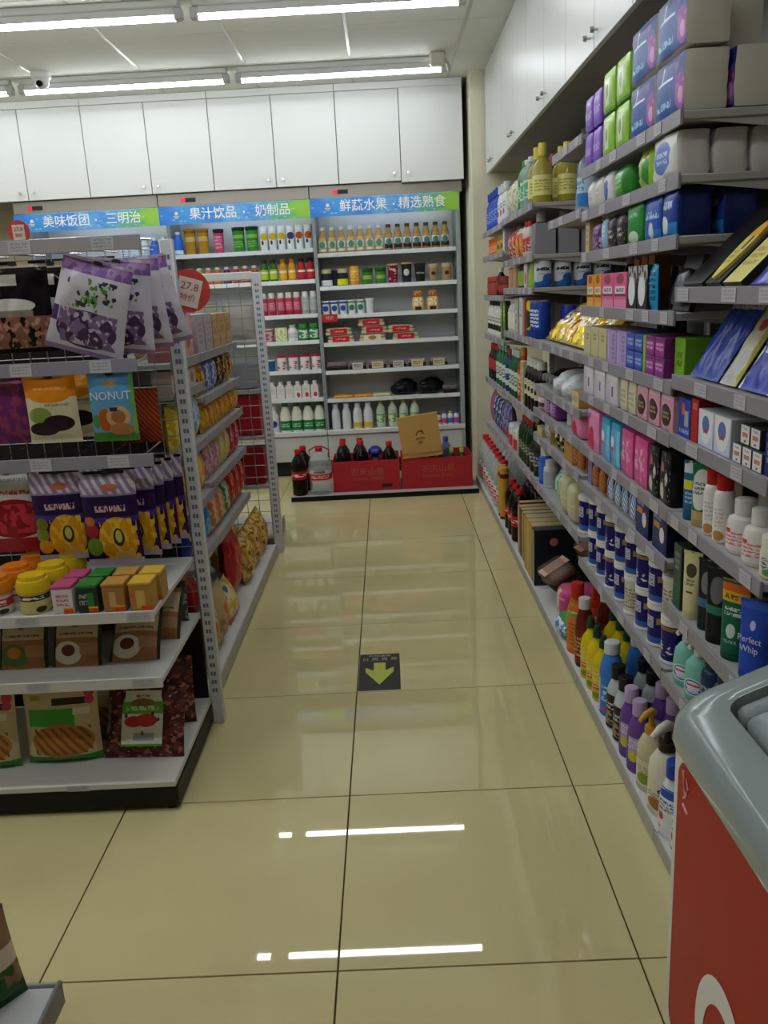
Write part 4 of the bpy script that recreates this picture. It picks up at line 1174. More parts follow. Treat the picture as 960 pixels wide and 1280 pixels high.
kbb = bottle('juice', .038, .235, '#3f82d4', '#dfe2e6', ('#3f82d4', [('r', .3, .42, 0, .9, '#b9cde8'), ('e', .5, .1, .05, .06, '#c8506c'), ('t', .45, .65, .3, .8, 3, '#cfe0f4')]), (.06, .56), .85)
rs(kbb, 'detergent_bottle', 'bright blue bottle with white cap in the front row', 'bottle', [2.295], z, .014, rz=-.95)
rs(kbb, 'detergent_bottle', 'bright blue bottle with white cap in the back row', 'bottle', [2.34], z, .105, rz=-.95)
PYl = ('#e6cf2a', [('r', .36, .64, .3, .45, '#cf4a28'), ('t', .38, .62, .31, .44, 1, '#f4ead0'), ('n', .34, .66, .5, .85, 8, .55, '#e8d890'), ('e', .5, .12, .1, .1, '#8a9a2c')])
ky = bottle('lemon', .035, .215, '#e3cb1e', '#1f4a34', PYl, (.05, .54), .85)
rs(ky, 'detergent_bottle', 'yellow bottle with dark green cap, front row', 'bottle', [2.385, 2.465, 2.545], z, .014, rz=-.95)
rs(ky, 'detergent_bottle', 'yellow bottle with dark green cap, back row', 'bottle', [2.43, 2.515, 2.6], z, .1, rz=-.95)
rs(bottle('juice', .033, .245, '#6a2418', '#d7d2cc', ('#7a2c1c', [('t', .36, .64, .2, .8, 5, '#d8b070')]), (.06, .56), .9), 'detergent_bottle', 'dark red bottle with white cap, front row', 'bottle', [2.635], z, .014, rz=-.95)
rs(bottle('juice', .033, .245, '#6a2418', '#d7d2cc', ('#7a2c1c', [('t', .36, .64, .2, .8, 5, '#d8b070')]), (.06, .56), .9), 'detergent_bottle', 'dark red bottle with white cap, back row', 'bottle', [2.69], z, .1, rz=-.95)
kor = bottle('deter', .042, .26, '#dd6f2c', '#c83024', ('#e0813c', [('e', .5, .86, .12, .14, '#7ab03a'), ('t', .4, .6, .78, .92, 1, '#e8f0c8'), ('t', .38, .62, .1, .6, 6, '#c25a20')]), (.06, .72), .7)
rs(kor, 'detergent_bottle', 'orange bottle with green badge and red cap, in front', 'bottle', [2.745], z, .014, rz=-.95)
rs(bottle('deter', .036, .25, '#c8301f', '#c02a20', ('#d04a30', [('t', .4, .6, .2, .8, 4, '#e8c8a0')]), (.1, .6), .7), 'detergent_bottle', 'red bottle with red cap behind the orange one', 'bottle', [2.79], z, .1, rz=-.95)

# ================================================================== RIGHT WALL: NEAREST BAY (A)
z = 1.28
LEAN = -.8
rs(card(.1, .19, .012, '#1b1a1b', None, '#202020'), 'insole_pack', 'black backing card of an insole pack leaning at the shelf end', 'insole pack', [1.665], z + .004, .012, rx=LEAN)
rs(card(.07, .15, .014, '#1c1b1a', 'sole', ('#dccb6a', [('r', 0, 1, .72, 1, '#d9a83a'), ('r', .5, .75, .5, .72, '#5c5a62'), ('t', .15, .7, .25, .5, 3, '#a8944a')])), 'insole_pack', 'yellow insole on black card, farther from the camera', 'insole pack', [1.575], z + .004, .016, rx=LEAN)
rs(card(.078, .19, .014, '#1c1b1a', None, '#fff', ('#dccf78', [('r', 0, 1, .78, .92, '#2a2824'), ('r', .4, .62, .45, .62, '#5c5a62'), ('t', .1, .8, .2, .44, 3, '#b09c50'), ('r', 0, .04, 0, 1, '#2a2824')])), 'insole_pack', 'long pale yellow insole card beside the blue bag', 'insole pack', [1.478], z + .004, .012, rx=LEAN)
rs(bag(.11, .2, .014, ('#3c46a8', [('r', 0, 1, .55, 1, '#b9c0dc'), ('n', 0, 1, .3, .6, 6, .5, '#7c86c8')]), '#2a3486', seed=5, crinkle=.003), 'insole_pack', 'shiny blue and white film bag leaning on the insole shelf', 'insole pack', [1.365], z + .004, .016, rx=LEAN)
z = 1.109
kb1 = bag(.07, .165, .012, ('#2440a0', [('r', 0, 1, .88, 1, '#c9ccd6'), ('d', 0, 1, .1, .6, 12, .12, '#7f98dc'), ('t', .2, .8, .9, .98, 1, '#a8444c')]), '#1c338a', seed=6)
rs(kb1, 'insole_pack', 'deep blue insole pack with white header', 'insole pack', [1.57, 1.64], z + .004, .016, rx=-.55)
rs(bag(.07, .165, .012, ('#c3bea4', [('r', .86, 1, 0, 1, '#a8a038'), ('e', .6, .7, .2, .07, '#c23a34'), ('r', 0, .8, 0, .4, '#b9b9b4')]), '#a8a490', seed=7), 'insole_pack', 'silver and yellow insole pack with red seal', 'insole pack', [1.49], z + .004, .016, rx=-.55)
rs(bag(.12, .165, .014, ('#2c3fae', [('w', 0, 1, .4, 1, 3, '#d0d6ea'), ('r', 0, .06, 0, 1, '#e0e2ea'), ('r', .94, 1, 0, 1, '#e0e2ea')]), '#22308c', seed=8, crinkle=.003), 'insole_pack', 'glossy blue and white zip bag at the near edge', 'insole pack', [1.385], z + .004, .016, rx=-.55)
z = .989
rs(carton(.068, .05, .078, ('#2d46a8', [('e', .4, .72, .13, .16, '#d8643c'), ('r', .52, .84, .3, .7, '#9cb0a0'), ('t', .1, .9, .08, .24, 1, '#a8b8e0')]), '#24388a'), 'razor_pack', 'blue carton with orange spot on soap shelf', 'box', [1.672], z, .012)
rs(carton(.036, .05, .085, ('#b8201c', [('r', .2, .8, .75, .9, '#d86a50')]), '#981814'), 'razor_pack', 'narrow red carton between blue carton and soap', 'box', [1.615], z, .012)
PSo = ('#ccd4e6', [('r', 0, 1, .76, 1, '#e4e4e6'), ('e', .5, .75, .42, .66, '#e8e8ea'), ('e', .5, .62, .24, .24, '#5a78b8'), ('r', .36, .64, .36, .5, '#b84460'), ('e', .5, .3, .2, .1, '#e8e8ea')])
rs(carton(.074, .16, .07, PSo, '#cdd0d8'), 'soap_box', 'white and blue soap carton with shield badge', 'box', [1.478, 1.556], z, .012)
PSm = ('#e4e3e2', [('r', .2, .8, .38, .6, '#d07a7c'), ('t', .25, .75, .7, .9, 1, '#9a9c9e'), ('r', .4, .6, .12, .24, '#6c6c70')])
ks = carton(.036, .06, .034, PSm, '#3b3c40')
rs(ks, 'ointment_box', 'small white carton with red print, lower layer', 'box', [1.33, 1.37, 1.41], z, .012)
rs(ks, 'ointment_box', 'small white carton with red print, upper layer', 'box', [1.35, 1.39], z + .035, .016)
rs(carton(.04, .08, .07, ('#27397c', [('t', .2, .8, .3, .8, 3, '#9fb0dc')]), '#1c2a60'), 'ointment_box', 'navy carton at the near end of the soap shelf', 'box', [1.288], z, .014)
z = .822
rs(bottle('jar', .027, .07, '#dedbc6', '#e2dfcc', ('#dcd9c2', [('t', .4, .6, .3, .8, 3, '#5c74a8'), ('e', .5, .2, .08, .14, '#5f9a4c')]), (.06, .66)), 'cream_jar', 'cream jar with pale lid at the near end', 'jar', [1.29], z, .012, rz=-.95)
PSq = ('#e6e0de', [('t', .36, .64, .2, .8, 4, '#d87a7c'), ('r', .37, .45, .75, .9, '#cc3a40')])
rs(bottle('squat', .03, .098, '#e4dedc', '#dcdcdc', PSq, (.08, .52)), 'lotion_bottle', 'squat white bottle with pink print', 'bottle', [1.36, 1.43], z, .012, rz=-.95)
kwr = bottle('slim', .019, .128, '#e4e2e0', '#b8201e', ('#e4e2e0', [('e', .5, .12, .1, .12, '#c88a4c'), ('t', .42, .58, .3, .8, 5, '#c8b8b4')]), (.04, .66))
rs(kwr, 'lotion_bottle', 'slim white bottle with red cap, front row', 'bottle', [1.495, 1.545], z, .012, rz=-.95)
rs(bottle('slim', .024, .14, '#cfc8c0', '#8c1a1a', ('#cfc8c0', [('e', .5, .3, .14, .14, '#8c2a2a')]), (.1, .6)), 'lotion_bottle', 'wider white bottle with dark red cap, back row', 'bottle', [1.4, 1.475], z, .085, rz=-.95)
rs(tube(.052, .128, ('#186a4a', [('e', .5, .52, .16, .36, '#d8d8d2'), ('t', .38, .62, .42, .66, 3, '#6a6c68'), ('r', 0, 1, 0, .14, '#b8a070')]), '#b09a6a', caph=.12), 'face_cream_tube', 'green tube with silver oval on lotion shelf', 'tube', [1.605], z, .014, rz=-.95)
rs(tube(.042, .12, ('#2c6490', [('r', .3, .7, .4, .6, '#d8cc40'), ('r', .3, .7, .75, 1, '#d8dce0'), ('t', .4, .6, .1, .36, 3, '#a8c8dc')]), '#24567e'), 'face_cream_tube', 'blue tube with yellow patch on lotion shelf', 'tube', [1.655], z, .014, rz=-.95)
rs(tube(.04, .112, ('#6c5fb8', [('r', .35, .65, .1, .8, '#8478cc'), ('r', .3, .7, .84, 1, '#e0dfe6')]), '#5a4ea8'), 'face_cream_tube', 'violet tube on lotion shelf', 'tube', [1.697], z, .03, rz=-.95)
rs(bag(.085, .13, .03, ('#d8cdb4', [('e', .55, .45, .2, .36, '#9ac02c'), ('r', 0, 1, .86, 1, '#b9aea0')]), '#a89c86', stand=True, seed=9), 'pouch', 'beige film pouch with lime print behind the violet tube', 'pouch', [1.66], z, .1)
z = .618
kbw = with_text(tube(.058, .142, ('#2d4fb8', [('r', 0, 1, .88, 1, '#3d62cc'), ('e', .5, .66, .03, .07, '#c0cdea')]), '#2443a4', caph=.1), 'Perfect|Whip', .017, '#d5dcef', 0, -.0175, .075, .9)
rs(kbw, 'face_cream_tube', 'blue cleanser tube with white lettering beside the freezer', 'tube', [1.345], z, .014, rz=-.95)
rs(tube(.056, .15, ('#156448', [('r', 0, 1, .84, .95, '#d8682c'), ('r', 0, 1, .7, .84, '#d8b030'), ('t', .36, .64, .72, .82, 1, '#8c4a18'), ('t', .38, .62, .5, .64, 2, '#d0dcd4'), ('e', .5, .3, .06, .1, '#c8d4cc'), ('t', .4, .6, .12, .18, 1, '#9cbcae')]), '#105238', caph=.1), 'face_cream_tube', 'green cleanser tube with orange and yellow top', 'tube', [1.427], z, .014, rz=-.95)
PBt = ('#1e1f22', [('r', 0, 1, .3, .42, '#2c7a5c'), ('e', .5, .66, .1, .2, '#6a6c70')])
rs(tube(.055, .15, PBt, '#17181a', caph=.12), 'face_cream_tube', 'black tube with green band', 'tube', [1.503], z, .014, rz=-.95)
rs(tube(.048, .145, ('#22252b', [('r', 0, 1, .22, .36, '#3c6c94'), ('e', .5, .62, .1, .18, '#7c8088')]), '#1c2733', caph=.14), 'face_cream_tube', 'black tube with steel blue band', 'tube', [1.565], z, .02, rz=-.95)
rs(tube(.044, .142, ('#d8cf9c', [('e', .5, .68, .1, .12, '#4c4634'), ('t', .42, .58, .42, .54, 2, '#5c5440'), ('r', .44, .56, .3, .33, '#4c4634')]), '#cfc692', caph=.12), 'face_cream_tube', 'pale cream hand-cream tube with dark emblem', 'tube', [1.628], z, .012, rz=-.95)
rs(carton(.046, .06, .14, ('#3c4a40', [('r', 0, 1, 0, .4, '#1f5c44'), ('t', .2, .8, .6, .9, 3, '#8a9488')]), '#2c3830'), 'cream_box', 'tall dark green carton at the shelf boundary', 'box', [1.683], z, .014)
z = .45
kte = pump(.032, .138, '#7ec4b4', '#d9dcdc', '#e2e4e4', ('#7ec4b4', [('e', .5, .5, .13, .46, '#e6e8ea'), ('e', .5, .5, .11, .4, '#3f5fae'), ('e', .5, .56, .09, .26, '#dfe3ea'), ('r', .42, .58, .56, .66, '#c23444'), ('e', .5, .3, .07, .12, '#c8d6ec')]), .8)
rs(kte, 'hand_soap', 'teal foam hand soap with round blue badge', 'hand soap', [1.59, 1.66], z, .012, rz=-.95)
rs(bottle('slim', .027, .13, '#22385c', '#1c2e4c', ('#22385c', [('t', .38, .62, .2, .8, 3, '#8ca4c4')]), (.1, .66)), 'bath_bottle', 'dark navy bottle beside the teal hand soap', 'bottle', [1.455, 1.52], z, .014, rz=-.95)
rs(bottle('slim', .027, .125, '#2a3aa4', '#22308c', ('#2a3aa4', [('t', .38, .62, .2, .8, 3, '#8c98d8')]), (.1, .66)), 'bath_bottle', 'royal blue bottle behind the freezer rim', 'bottle', [1.39], z, .014, rz=-.95)
rs(bottle('slim', .02, .11, '#b9d4cc', '#d4dad8', None), 'bath_bottle', 'clear pale green bottle behind the hand soap', 'bottle', [1.6], z, .09, rz=-.95)

# ================================================================== RIGHT WALL: BAY WITH GOLD BAGS (C)
z = 1.506
rs(bottle('pet', .036, .185, clear('#c7d8e6', .45), '#2c56a8', ('#b9d2e8', [('r', 0, 1, 0, .45, '#2f7cc8'), ('t', .36, .64, .5, .9, 2, '#6c94c0')]), (.08, .52)), 'water_bottle', 'clear water bottle with blue cap under the upper shelf end', 'bottle', [2.66], z, .014)
rs(bottle('pet', .03, .16, '#3f4a50', '#6b7378', '#8a8f90', (.1, .5)), 'water_bottle', 'grey-black bottle beside the clear water bottle', 'bottle', [2.76, 2.84], z, .05)
z = 1.091
PGo = [('#e2b820', [('w', 0, 1, 0, .5, 4, '#e8d9a8'), ('n', 0, 1, .1, .9, 6, .56, '#f0e4c4'), ('r', 0, 1, .8, 1, '#e8c420'), ('e', .5, .3, .2, .14, '#c84a28')]),
       ('#d8a820', [('n', 0, 1, 0, .9, 5, .5, '#e9dcc0'), ('r', 0, 1, 0, .14, '#e0c020'), ('n', .1, .9, .4, .9, 9, .6, '#b87818')]),
       ('#e6c81e', [('r', .1, .9, .3, .7, '#e8e2d0'), ('t', .2, .8, .35, .65, 3, '#a87c3c'), ('e', .3, .2, .14, .1, '#c8522c')])]
kgo = [bag(.114, .23, .045, p, '#c9982a', seed=20 + i, rough=.2, crinkle=.006, metal=.55) for i, p in enumerate(PGo)]
rs(kgo, 'candy_bag', 'golden foil candy bag leaning back', 'candy bag', [2.67, 2.79, 2.91, 3.03, 3.15, 3.27], z + .008, .02, rx=-.95)
rs(carton(.085, .1, .085, PBe, '#b8ae82'), 'small_carton', 'cream yellow carton just past the shelf joint', 'box', [2.506], z, .012)
rs(bottle('sauce', .03, .285, '#22262c', '#1c1d20', '#bfae84', (.42, .54)), 'sauce_bottle', 'tall black bottle with tan label at the shelf joint', 'bottle', [2.595], z, .26)
rs(bottle('sauce', .03, .27, '#1c1714', '#c7bfae', '#8a3a24', (.3, .55)), 'sauce_bottle', 'dark bottle standing behind the gold bags', 'bottle', [2.7, 2.8], z, .31)
rs(can(.03, .115, ('#2c3fae', [('r', .36, .64, .3, .7, '#dfe3ee')]), '#c9cbcd'), 'drink_can', 'blue can behind the far gold bag', 'can', [3.33], z, .28)
z = .92
klie = bottle('sauce', .031, .2, mat('#2a1a10', .12), '#7c7a76', ('#7a4a2c', [('t', .3, .7, .2, .8, 4, '#c8a878')]), (.2, .55))
for i, y in enumerate([3.08, 3.15, 3.22, 3.29]):
    klie.put('sauce_bottle', f"brown glass bottle lying with grey cap toward aisle, {['nearest white bag', 'second from white bag', 'third from white bag', 'farthest from white bag'][i]}", 'bottle', (XF + .225, y, z + .032), rz=-PI / 2, rx=PI / 2)
rs(pack(.105, .14, .07, ('#d8dadc', [('n', 0, 1, 0, 1, 4, .55, '#c3c8cc')]), '#cfd3d4', .03, .02, .006, 41, n=8), 'rice_bag', 'crumpled white film bag between bottles and cream carton', 'bag', [2.82, 2.965], z, .02)
rs(bag(.14, .17, .04, ('#b9c2bc', [('n', 0, 1, 0, 1, 5, .5, '#a3afa8')]), '#aab4ae', seed=42, crinkle=.004), 'rice_bag', 'pale grey-green film bag leaning behind white bag', 'bag', [2.8], z, .2, rx=-.3)
rs(carton(.1, .09, .05, ('#d6c08a', [('t', .2, .8, .3, .7, 2, '#a08448')]), '#b98e4c'), 'small_carton', 'low cream and tan carton at the end of the bag shelf', 'box', [2.66], z, .012)
rs(carton(.08, .09, .085, ('#cfc6d0', []), '#d6d2d4'), 'tissue_pack', 'plain white pack past the shelf joint', 'tissue pack', [2.6], .92, .14)
z = .825
rs(pack(.12, .1, .06, ('#d8a0a8', [('r', 0, 1, .35, .6, '#3c3f3c'), ('n', 0, 1, .6, 1, 6, .5, '#e8dcd8')]), '#c8888f', .02, .01, .003, 43), 'snack_pack', 'pink and black soft pack below the brown bottles', 'pack', [3.26], z, .012)
rs(pack(.1, .1, .075, ('#8a4a9c', [('w', 0, .6, 0, 1, 5, '#d8c4d8'), ('t', .5, .9, .2, .8, 4, '#c9a8d0')]), '#6d3480', .015, .008, .003, 44), 'snack_pack', 'purple and white soft pack below the white bag', 'pack', [3.02, 3.13], z, .012)
rs(bottle('jar', .045, .07, '#b9bdb8', '#5f6a5c', '#cfd0c8', (.1, .6)), 'food_jar', 'short jar with grey-green lid beside rose pink pad pack', 'jar', [2.86], z, .03)
rs(pack(.15, .14, .09, PP3, '#e07fae', .012, .006, .0015, 45), 'sanitary_pack', 'second rose pink pad pack farther down the shelf', 'pad pack', [2.645], z, .012)
z = .72
rs(carton(.1, .1, .035, ('#c9b878', [('e', .6, .5, .1, .3, '#d8b82c')]), '#b9a878'), 'snack_box', 'flat beige carton at the far end of its shelf', 'box', [3.3], z, .012)
rs(bag(.1, .09, .05, ('#9fa5a8', [('n', 0, 1, 0, 1, 6, .5, '#e0e2e0')]), '#8a9094', seed=46), 'snack_pack', 'silver crumpled pack next to flat beige carton', 'pack', [3.18], z, .014)
rs(bottle('jar', .035, .085, '#b49660', '#c9b07a', '#8a6a34', (.1, .6)), 'food_jar', 'tan jar beside black and yellow packs', 'jar', [3.08], z, .014)
rs(bag(.085, .095, .03, ('#1a1a18', [('n', .1, .9, .1, .9, 8, .56, '#c9c24c'), ('e', .5, .6, .2, .12, '#d8d8d0')]), '#161614', seed=47), 'snack_pack', 'black pack with yellow print', 'pack', [2.9, 2.985], z, .014)
rs(carton(.13, .1, .095, ('#c08a46', [('e', .5, .7, .2, .16, '#a06a2c')]), '#b27c3c'), 'snack_box', 'plain kraft carton beside black and yellow packs', 'box', [2.77], z, .014)
rs(card(.07, .1, .004, '#2a2422', 'blister', ('#d88a50', [('w', 0, 1, 0, 1, 3, '#6a3a20')]), ('#e08a48', [('r', 0, 1, .7, 1, '#221f20')])), 'toothbrush_pack', 'orange toothbrush blister just past the kraft carton', 'toothbrush', [2.6, 2.67], z, .03)
z = .52
rs(bottle('slim', .03, .15, '#2f6ad0', '#d8dce2', '#3f7ae0', (.1, .6)), 'detergent_bottle', 'small blue bottle with white cap at the far end of the lower shelf', 'bottle', [3.32], z, .014, rz=-.95)
rs(bottle('slim', .03, .11, '#cfd0d0', '#d8d8d8', '#b8c0c4', (.1, .6)), 'detergent_bottle', 'small white bottle beside the small blue bottle', 'bottle', [3.25], z, .02, rz=-.95)
rs(pack(.14, .12, .09, ('#5b4a86', [('r', 0, 1, .2, .26, '#8a7cb0'), ('r', 0, 1, .34, .4, '#8a7cb0')]), '#4a3c70', .012, .004, .001, 48), 'towel_pack', 'violet folded pack on the lower shelf', 'pack', [3.13], z, .1)
rs(bag(.15, .13, .09, ('#b8d0bc', [('e', .4, .6, .3, .3, '#5fb878'), ('n', 0, 1, 0, 1, 5, .55, '#d4dcd4')]), '#b9c4b8', seed=49, crinkle=.004), 'sponge_bag', 'clear bag with green sponges on the lower shelf', 'bag', [2.98], z, .014)
rs(pack(.1, .14, .13, ('#cfc7a0', [('r', 0, 1, .46, .5, '#e0d9bc')]), '#c2ba92', .02, .008, .003, 50), 'paper_bag', 'cream wrapped pack on the lower shelf', 'pack', [2.73, 2.85], z, .014)
rs(tub(.045, .12, PT1), 'wipe_tub', 'navy tub with white lid alone past the cream packs', 'tub', [2.61], z, .014, rz=-.95)
# ================================================================== RIGHT WALL: BAYS D AND E, FLOOR LEVEL
# base level past the orange bottle
z = .036
rs(pack(.15, .1, .07, ('#3f8fd0', [('n', 0, 1, 0, 1, 5, .5, '#dfe9f0'), ('r', 0, 1, 0, .3, '#3aa048')]), '#36a04a', .025, .012, .004, 60, n=8), 'tissue_bag', 'green and white crumpled bag on the low deck', 'bag', [2.9], z, .014)
rs(bag(.17, .14, .06, ('#3a66c4', [('n', 0, 1, .2, .9, 5, .52, '#cfd9ec'), ('r', 0, 1, 0, .2, '#2c54b0')]), '#2c54b0', seed=61, crinkle=.004), 'tissue_bag', 'blue film bag on the low deck', 'bag', [2.9], z, .18, rx=-.3)
rs(pack(.12, .16, .12, ('#e0508c', [('r', .35, .65, 0, 1, '#e2d6b8'), ('r', 0, 1, .7, .78, '#e8a8c0'), ('n', 0, 1, 0, .4, 7, .55, '#c0306c')]), '#d8588c', .02, .01, .003, 62, n=8), 'tissue_bag', 'pink wrapped pack with cream band on the low deck', 'pack', [3.075], z, .05)
kcl = Kind(.17, .12, .07)
kcl.add('tray', MB().box(-.085, .085, -.06, .06, 0, .022, .01).mesh('tray', mat('#3a2a22', .3)))
kcl.add('contents', softbox(.14, .1, .04, .015, .008, 6, .003, 4).xf(Matrix.Translation((0, 0, .018))).mesh('contents', mat('#7a5538', .6, var=.2, bscale=40), 60))
kcl.add('clear_lid', softbox(.168, .118, .05, .02, .004, 6).xf(Matrix.Translation((0, 0, .022))).mesh('clear_lid', clear('#8a7a70', .35, .05), 60))
kcl.add('label', MB().box(-.035, .035, -.061, .061, .071, .0725, .0).mesh('label', mat('#d9a68a', .5)))
kcl.put('bakery_tray', 'clear-lidded brown tray with peach label on the low deck', 'tray', (XF + .09, 3.24, .13), rz=-PI / 2 + .2, rx=.5)
kcl.put('bakery_tray', 'clear-lidded brown tray behind the peach-labelled one', 'tray', (XF + .24, 3.26, .22), rz=-PI / 2 + .2, rx=.5)
# gift boxes standing like books, spines to the aisle
def gift(t, d, h, spine, cover, seal=None):
    k = Kind(t, d, h)
    k.add('box', MB().box(-t / 2, t / 2, -d / 2, d / 2, 0, h, .0015, 1, front=0).mesh('box', [asmat(spine), asmat(cover)]))
    if seal:
        k.add('seal', MB().lathe([(0, 0), (.018, 0), (.016, .002), (0, .002)], 14).xf(Matrix.Translation((t / 2, -d / 2 + .085, h - .055)) @ Matrix.Rotation(PI / 2, 4, 'Y')).mesh('seal', mat(seal, .4)))
    k.add('edge_trim', MB().box(-t / 2 + .001, t / 2 - .001, -d / 2 + .006, d / 2 - .006, h, h + .0012).mesh('edge_trim', mat('#c9b98c' if spine != '#8d8f94' else '#4b4f5c', .4)))
    return k
rs(gift(.05, .26, .25, '#8d8f94', '#1b1f27', '#c87878'), 'gift_box', 'tall black gift box with pink seal and silver spine', 'gift box', [3.46], z, .012)
rs([gift(.06, .25, .25, '#c7a13a', '#b28c2c'), gift(.06, .25, .25, '#cbb464', '#b8983c')], 'gift_box', 'tall golden yellow gift box', 'gift box', [3.53, 3.6, 3.67], z, .012)
rs([gift(.045, .24, .235, '#4a3560', '#3d2c50'), gift(.045, .24, .235, '#c2a24a', '#a88a3c')], 'gift_box', 'gift box in the far half of the row', 'gift box', [3.74, 3.8, 3.86, 3.92], z, .02)
rs(gift(.04, .2, .24, '#b82a34', '#9a1f2a'), 'gift_box', 'red gift box at the end of the row', 'gift box', [3.98], z, .03)
k = Kind(.05, .05, .3)
k.add('body', MB().lathe([(0, 0), (.024, 0), (.025, .004), (.025, .29), (.02, .296), (0, .296)], 14).mesh('body', mat('#d2a03a', .35)))
k.add('band', MB().lathe([(.0256, .235), (.0256, .26)], 14).mesh('band', mat('#6a2018', .4)))
k.add('band', MB().lathe([(.0256, .004), (.0256, .018)], 14).mesh('band', mat('#5c1c14', .4)))
rs(k, 'incense_tube', 'tall yellow tube with dark red bands on the low deck', 'tube', [4.55, 4.62], z, .014)
# red-capped water bottles
kwat = bottle('pet', .05, .3, clear('#cfd6d6', .4), '#c8202c', ('#c8d2d4', [('r', 0, 1, 0, .62, '#cf2a30'), ('r', 0, 1, .62, .7, '#e6e6e6'), ('t', .3, .7, .1, .5, 2, '#ecd8d8')]), (.18, .44))
rs(kwat, 'water_bottle', 'large clear water bottle with red cap and label, aisle row', 'bottle', [4.72, 4.85, 4.98, 5.11, 5.24, 5.37, 5.5, 5.62], z, .014)
rs(kwat, 'water_bottle', 'large clear water bottle with red cap and label, wall row', 'bottle', [4.78, 4.91, 5.04, 5.17, 5.3, 5.43, 5.56], z, .125)
kco = bottle('pet', .045, .27, mat('#1c0d0a', .12), '#c01c24', ('#b81c24', [('t', .3, .7, .25, .75, 1, '#e8d4d4')]), (.3, .5))
rs(kco, 'cola_bottle', 'dark cola bottle with red cap between gift boxes and yellow tube', 'bottle', [4.12, 4.24, 4.36], z, .014)
rs(kco, 'cola_bottle', 'dark cola bottle with red cap in the row by the wall', 'bottle', [4.1, 4.22, 4.34, 4.46], z, .12)
# E6 / D6 shelf (.52)
z = .523
rs(bottle('milk', .04, .17, '#2d2a28', '#d6d4d0', ('#3a3a36', [('t', .3, .7, .2, .8, 3, '#b9b4a8')]), (.15, .6)), 'sauce_bottle', 'black squat bottle with white cap on lower far shelf', 'bottle', [3.45, 3.55], z, .014)
kgr = bottle('pet', .03, .2, mat('#1d3a22', .15), '#c4301c', ('#2a4a2c', [('t', .3, .7, .2, .8, 3, '#a8b088')]), (.2, .52))
rs(kgr, 'drink_bottle', 'dark green bottle with orange-red cap, front row', 'bottle', [3.64, 3.71, 3.78, 3.85], z, .014)
rs(kgr, 'drink_bottle', 'dark green bottle with orange-red cap, second row', 'bottle', [3.675, 3.745, 3.815], z, .085)
rs(pack(.12, .09, .12, ('#d8d6d2', [('r', 0, 1, .15, .6, '#c8303a'), ('t', .2, .8, .62, .9, 2, '#8a8a90')]), '#c8c6c4', .01, .005, .002, 70), 'snack_pack', 'white pack with red lower half beside the green bottles', 'pack', [3.97, 4.12], z, .014)
z = .521
rs(bag(.09, .2, .06, ('#8f86ac', [('n', 0, 1, 0, 1, 5, .52, '#5a5688'), ('r', 0, 1, 0, .3, '#c84448')]), '#6c6590', seed=71), 'snack_bag', 'violet-blue snack bag on the farthest lower shelf', 'bag', [4.3, 4.42], z, .014)
rs(bag(.09, .2, .06, ('#c85a58', [('n', 0, 1, .3, 1, 5, .5, '#8a5a90')]), '#a04848', seed=72), 'snack_bag', 'red and mauve snack bag at the far end', 'bag', [4.9], z, .014)
rs(bag(.09, .19, .06, ('#3f4a78', [('n', 0, 1, .2, 1, 5, .55, '#b9bccb')]), '#343e66', seed=73), 'snack_bag', 'slate blue snack bag on the farthest lower shelf', 'bag', [4.55, 4.68, 4.79], z, .014)
# D5 / E5 (.788)
z = .788
PHi = ('#d9d0ae', [('r', .42, .5, .3, .6, '#2a2824'), ('r', .52, .6, .3, .6, '#2a2824'), ('t', .34, .66, .7, .9, 2, '#a08c50')])
khi = bottle('juice', .034, .21, mat('#191410', .2), '#d6d2c4', PHi, (.28, .6))
rs(khi, 'sauce_bottle', 'black bottle with cream label and pale cap', 'bottle', [3.42, 3.5, 3.58, 3.66], z, .012)
rs(carton(.06, .05, .19, ('#cfd3b0', [('t', .2, .8, .1, .9, 6, '#5c6c3a'), ('r', 0, 1, .86, 1, '#d49a2c')]), '#b8bc98'), 'sauce_box', 'pale green carton with amber top beside black bottles', 'box', [3.75], z, .014)
rs(bottle('sauce', .03, .24, '#c8401c', '#d8882c', ('#d05a2c', [('n', .3, .7, .1, .9, 6, .55, '#e8c890')]), (.1, .6)), 'sauce_bottle', 'tall orange-red bottle with amber cap', 'bottle', [3.86], z, .014)
rs(bottle('sauce', .028, .22, '#1f5c3a', '#b9c8bc', ('#cfd8cc', [('t', .3, .7, .2, .8, 3, '#3a6a4c')]), (.15, .55)), 'sauce_bottle', 'green bottle with white label', 'bottle', [3.97, 4.05, 4.13], z, .014)
rs(bottle('sauce', .028, .21, '#2c3a6c', '#c04048', ('#cfcfd8', [('r', 0, 1, .3, .7, '#3a4a8c')]), (.15, .55)), 'sauce_bottle', 'blue bottle with red cap on the middle far shelf', 'bottle', [4.26], z, .014)
rs(bottle('sauce', .028, .22, '#2a6a48', '#9cc0a8', ('#d0dcd0', [('t', .3, .7, .2, .8, 3, '#3a6a4c')]), (.15, .55)), 'sauce_bottle', 'light green-capped bottle on the middle far shelf', 'bottle', [4.38, 4.5, 4.62], z, .014)
rs(bottle('sauce', .028, .2, '#16161c', '#b83038', ('#b03a40', []), (.3, .6)), 'sauce_bottle', 'black bottle with red label on the middle far shelf', 'bottle', [4.74, 4.86, 4.96], z, .014)
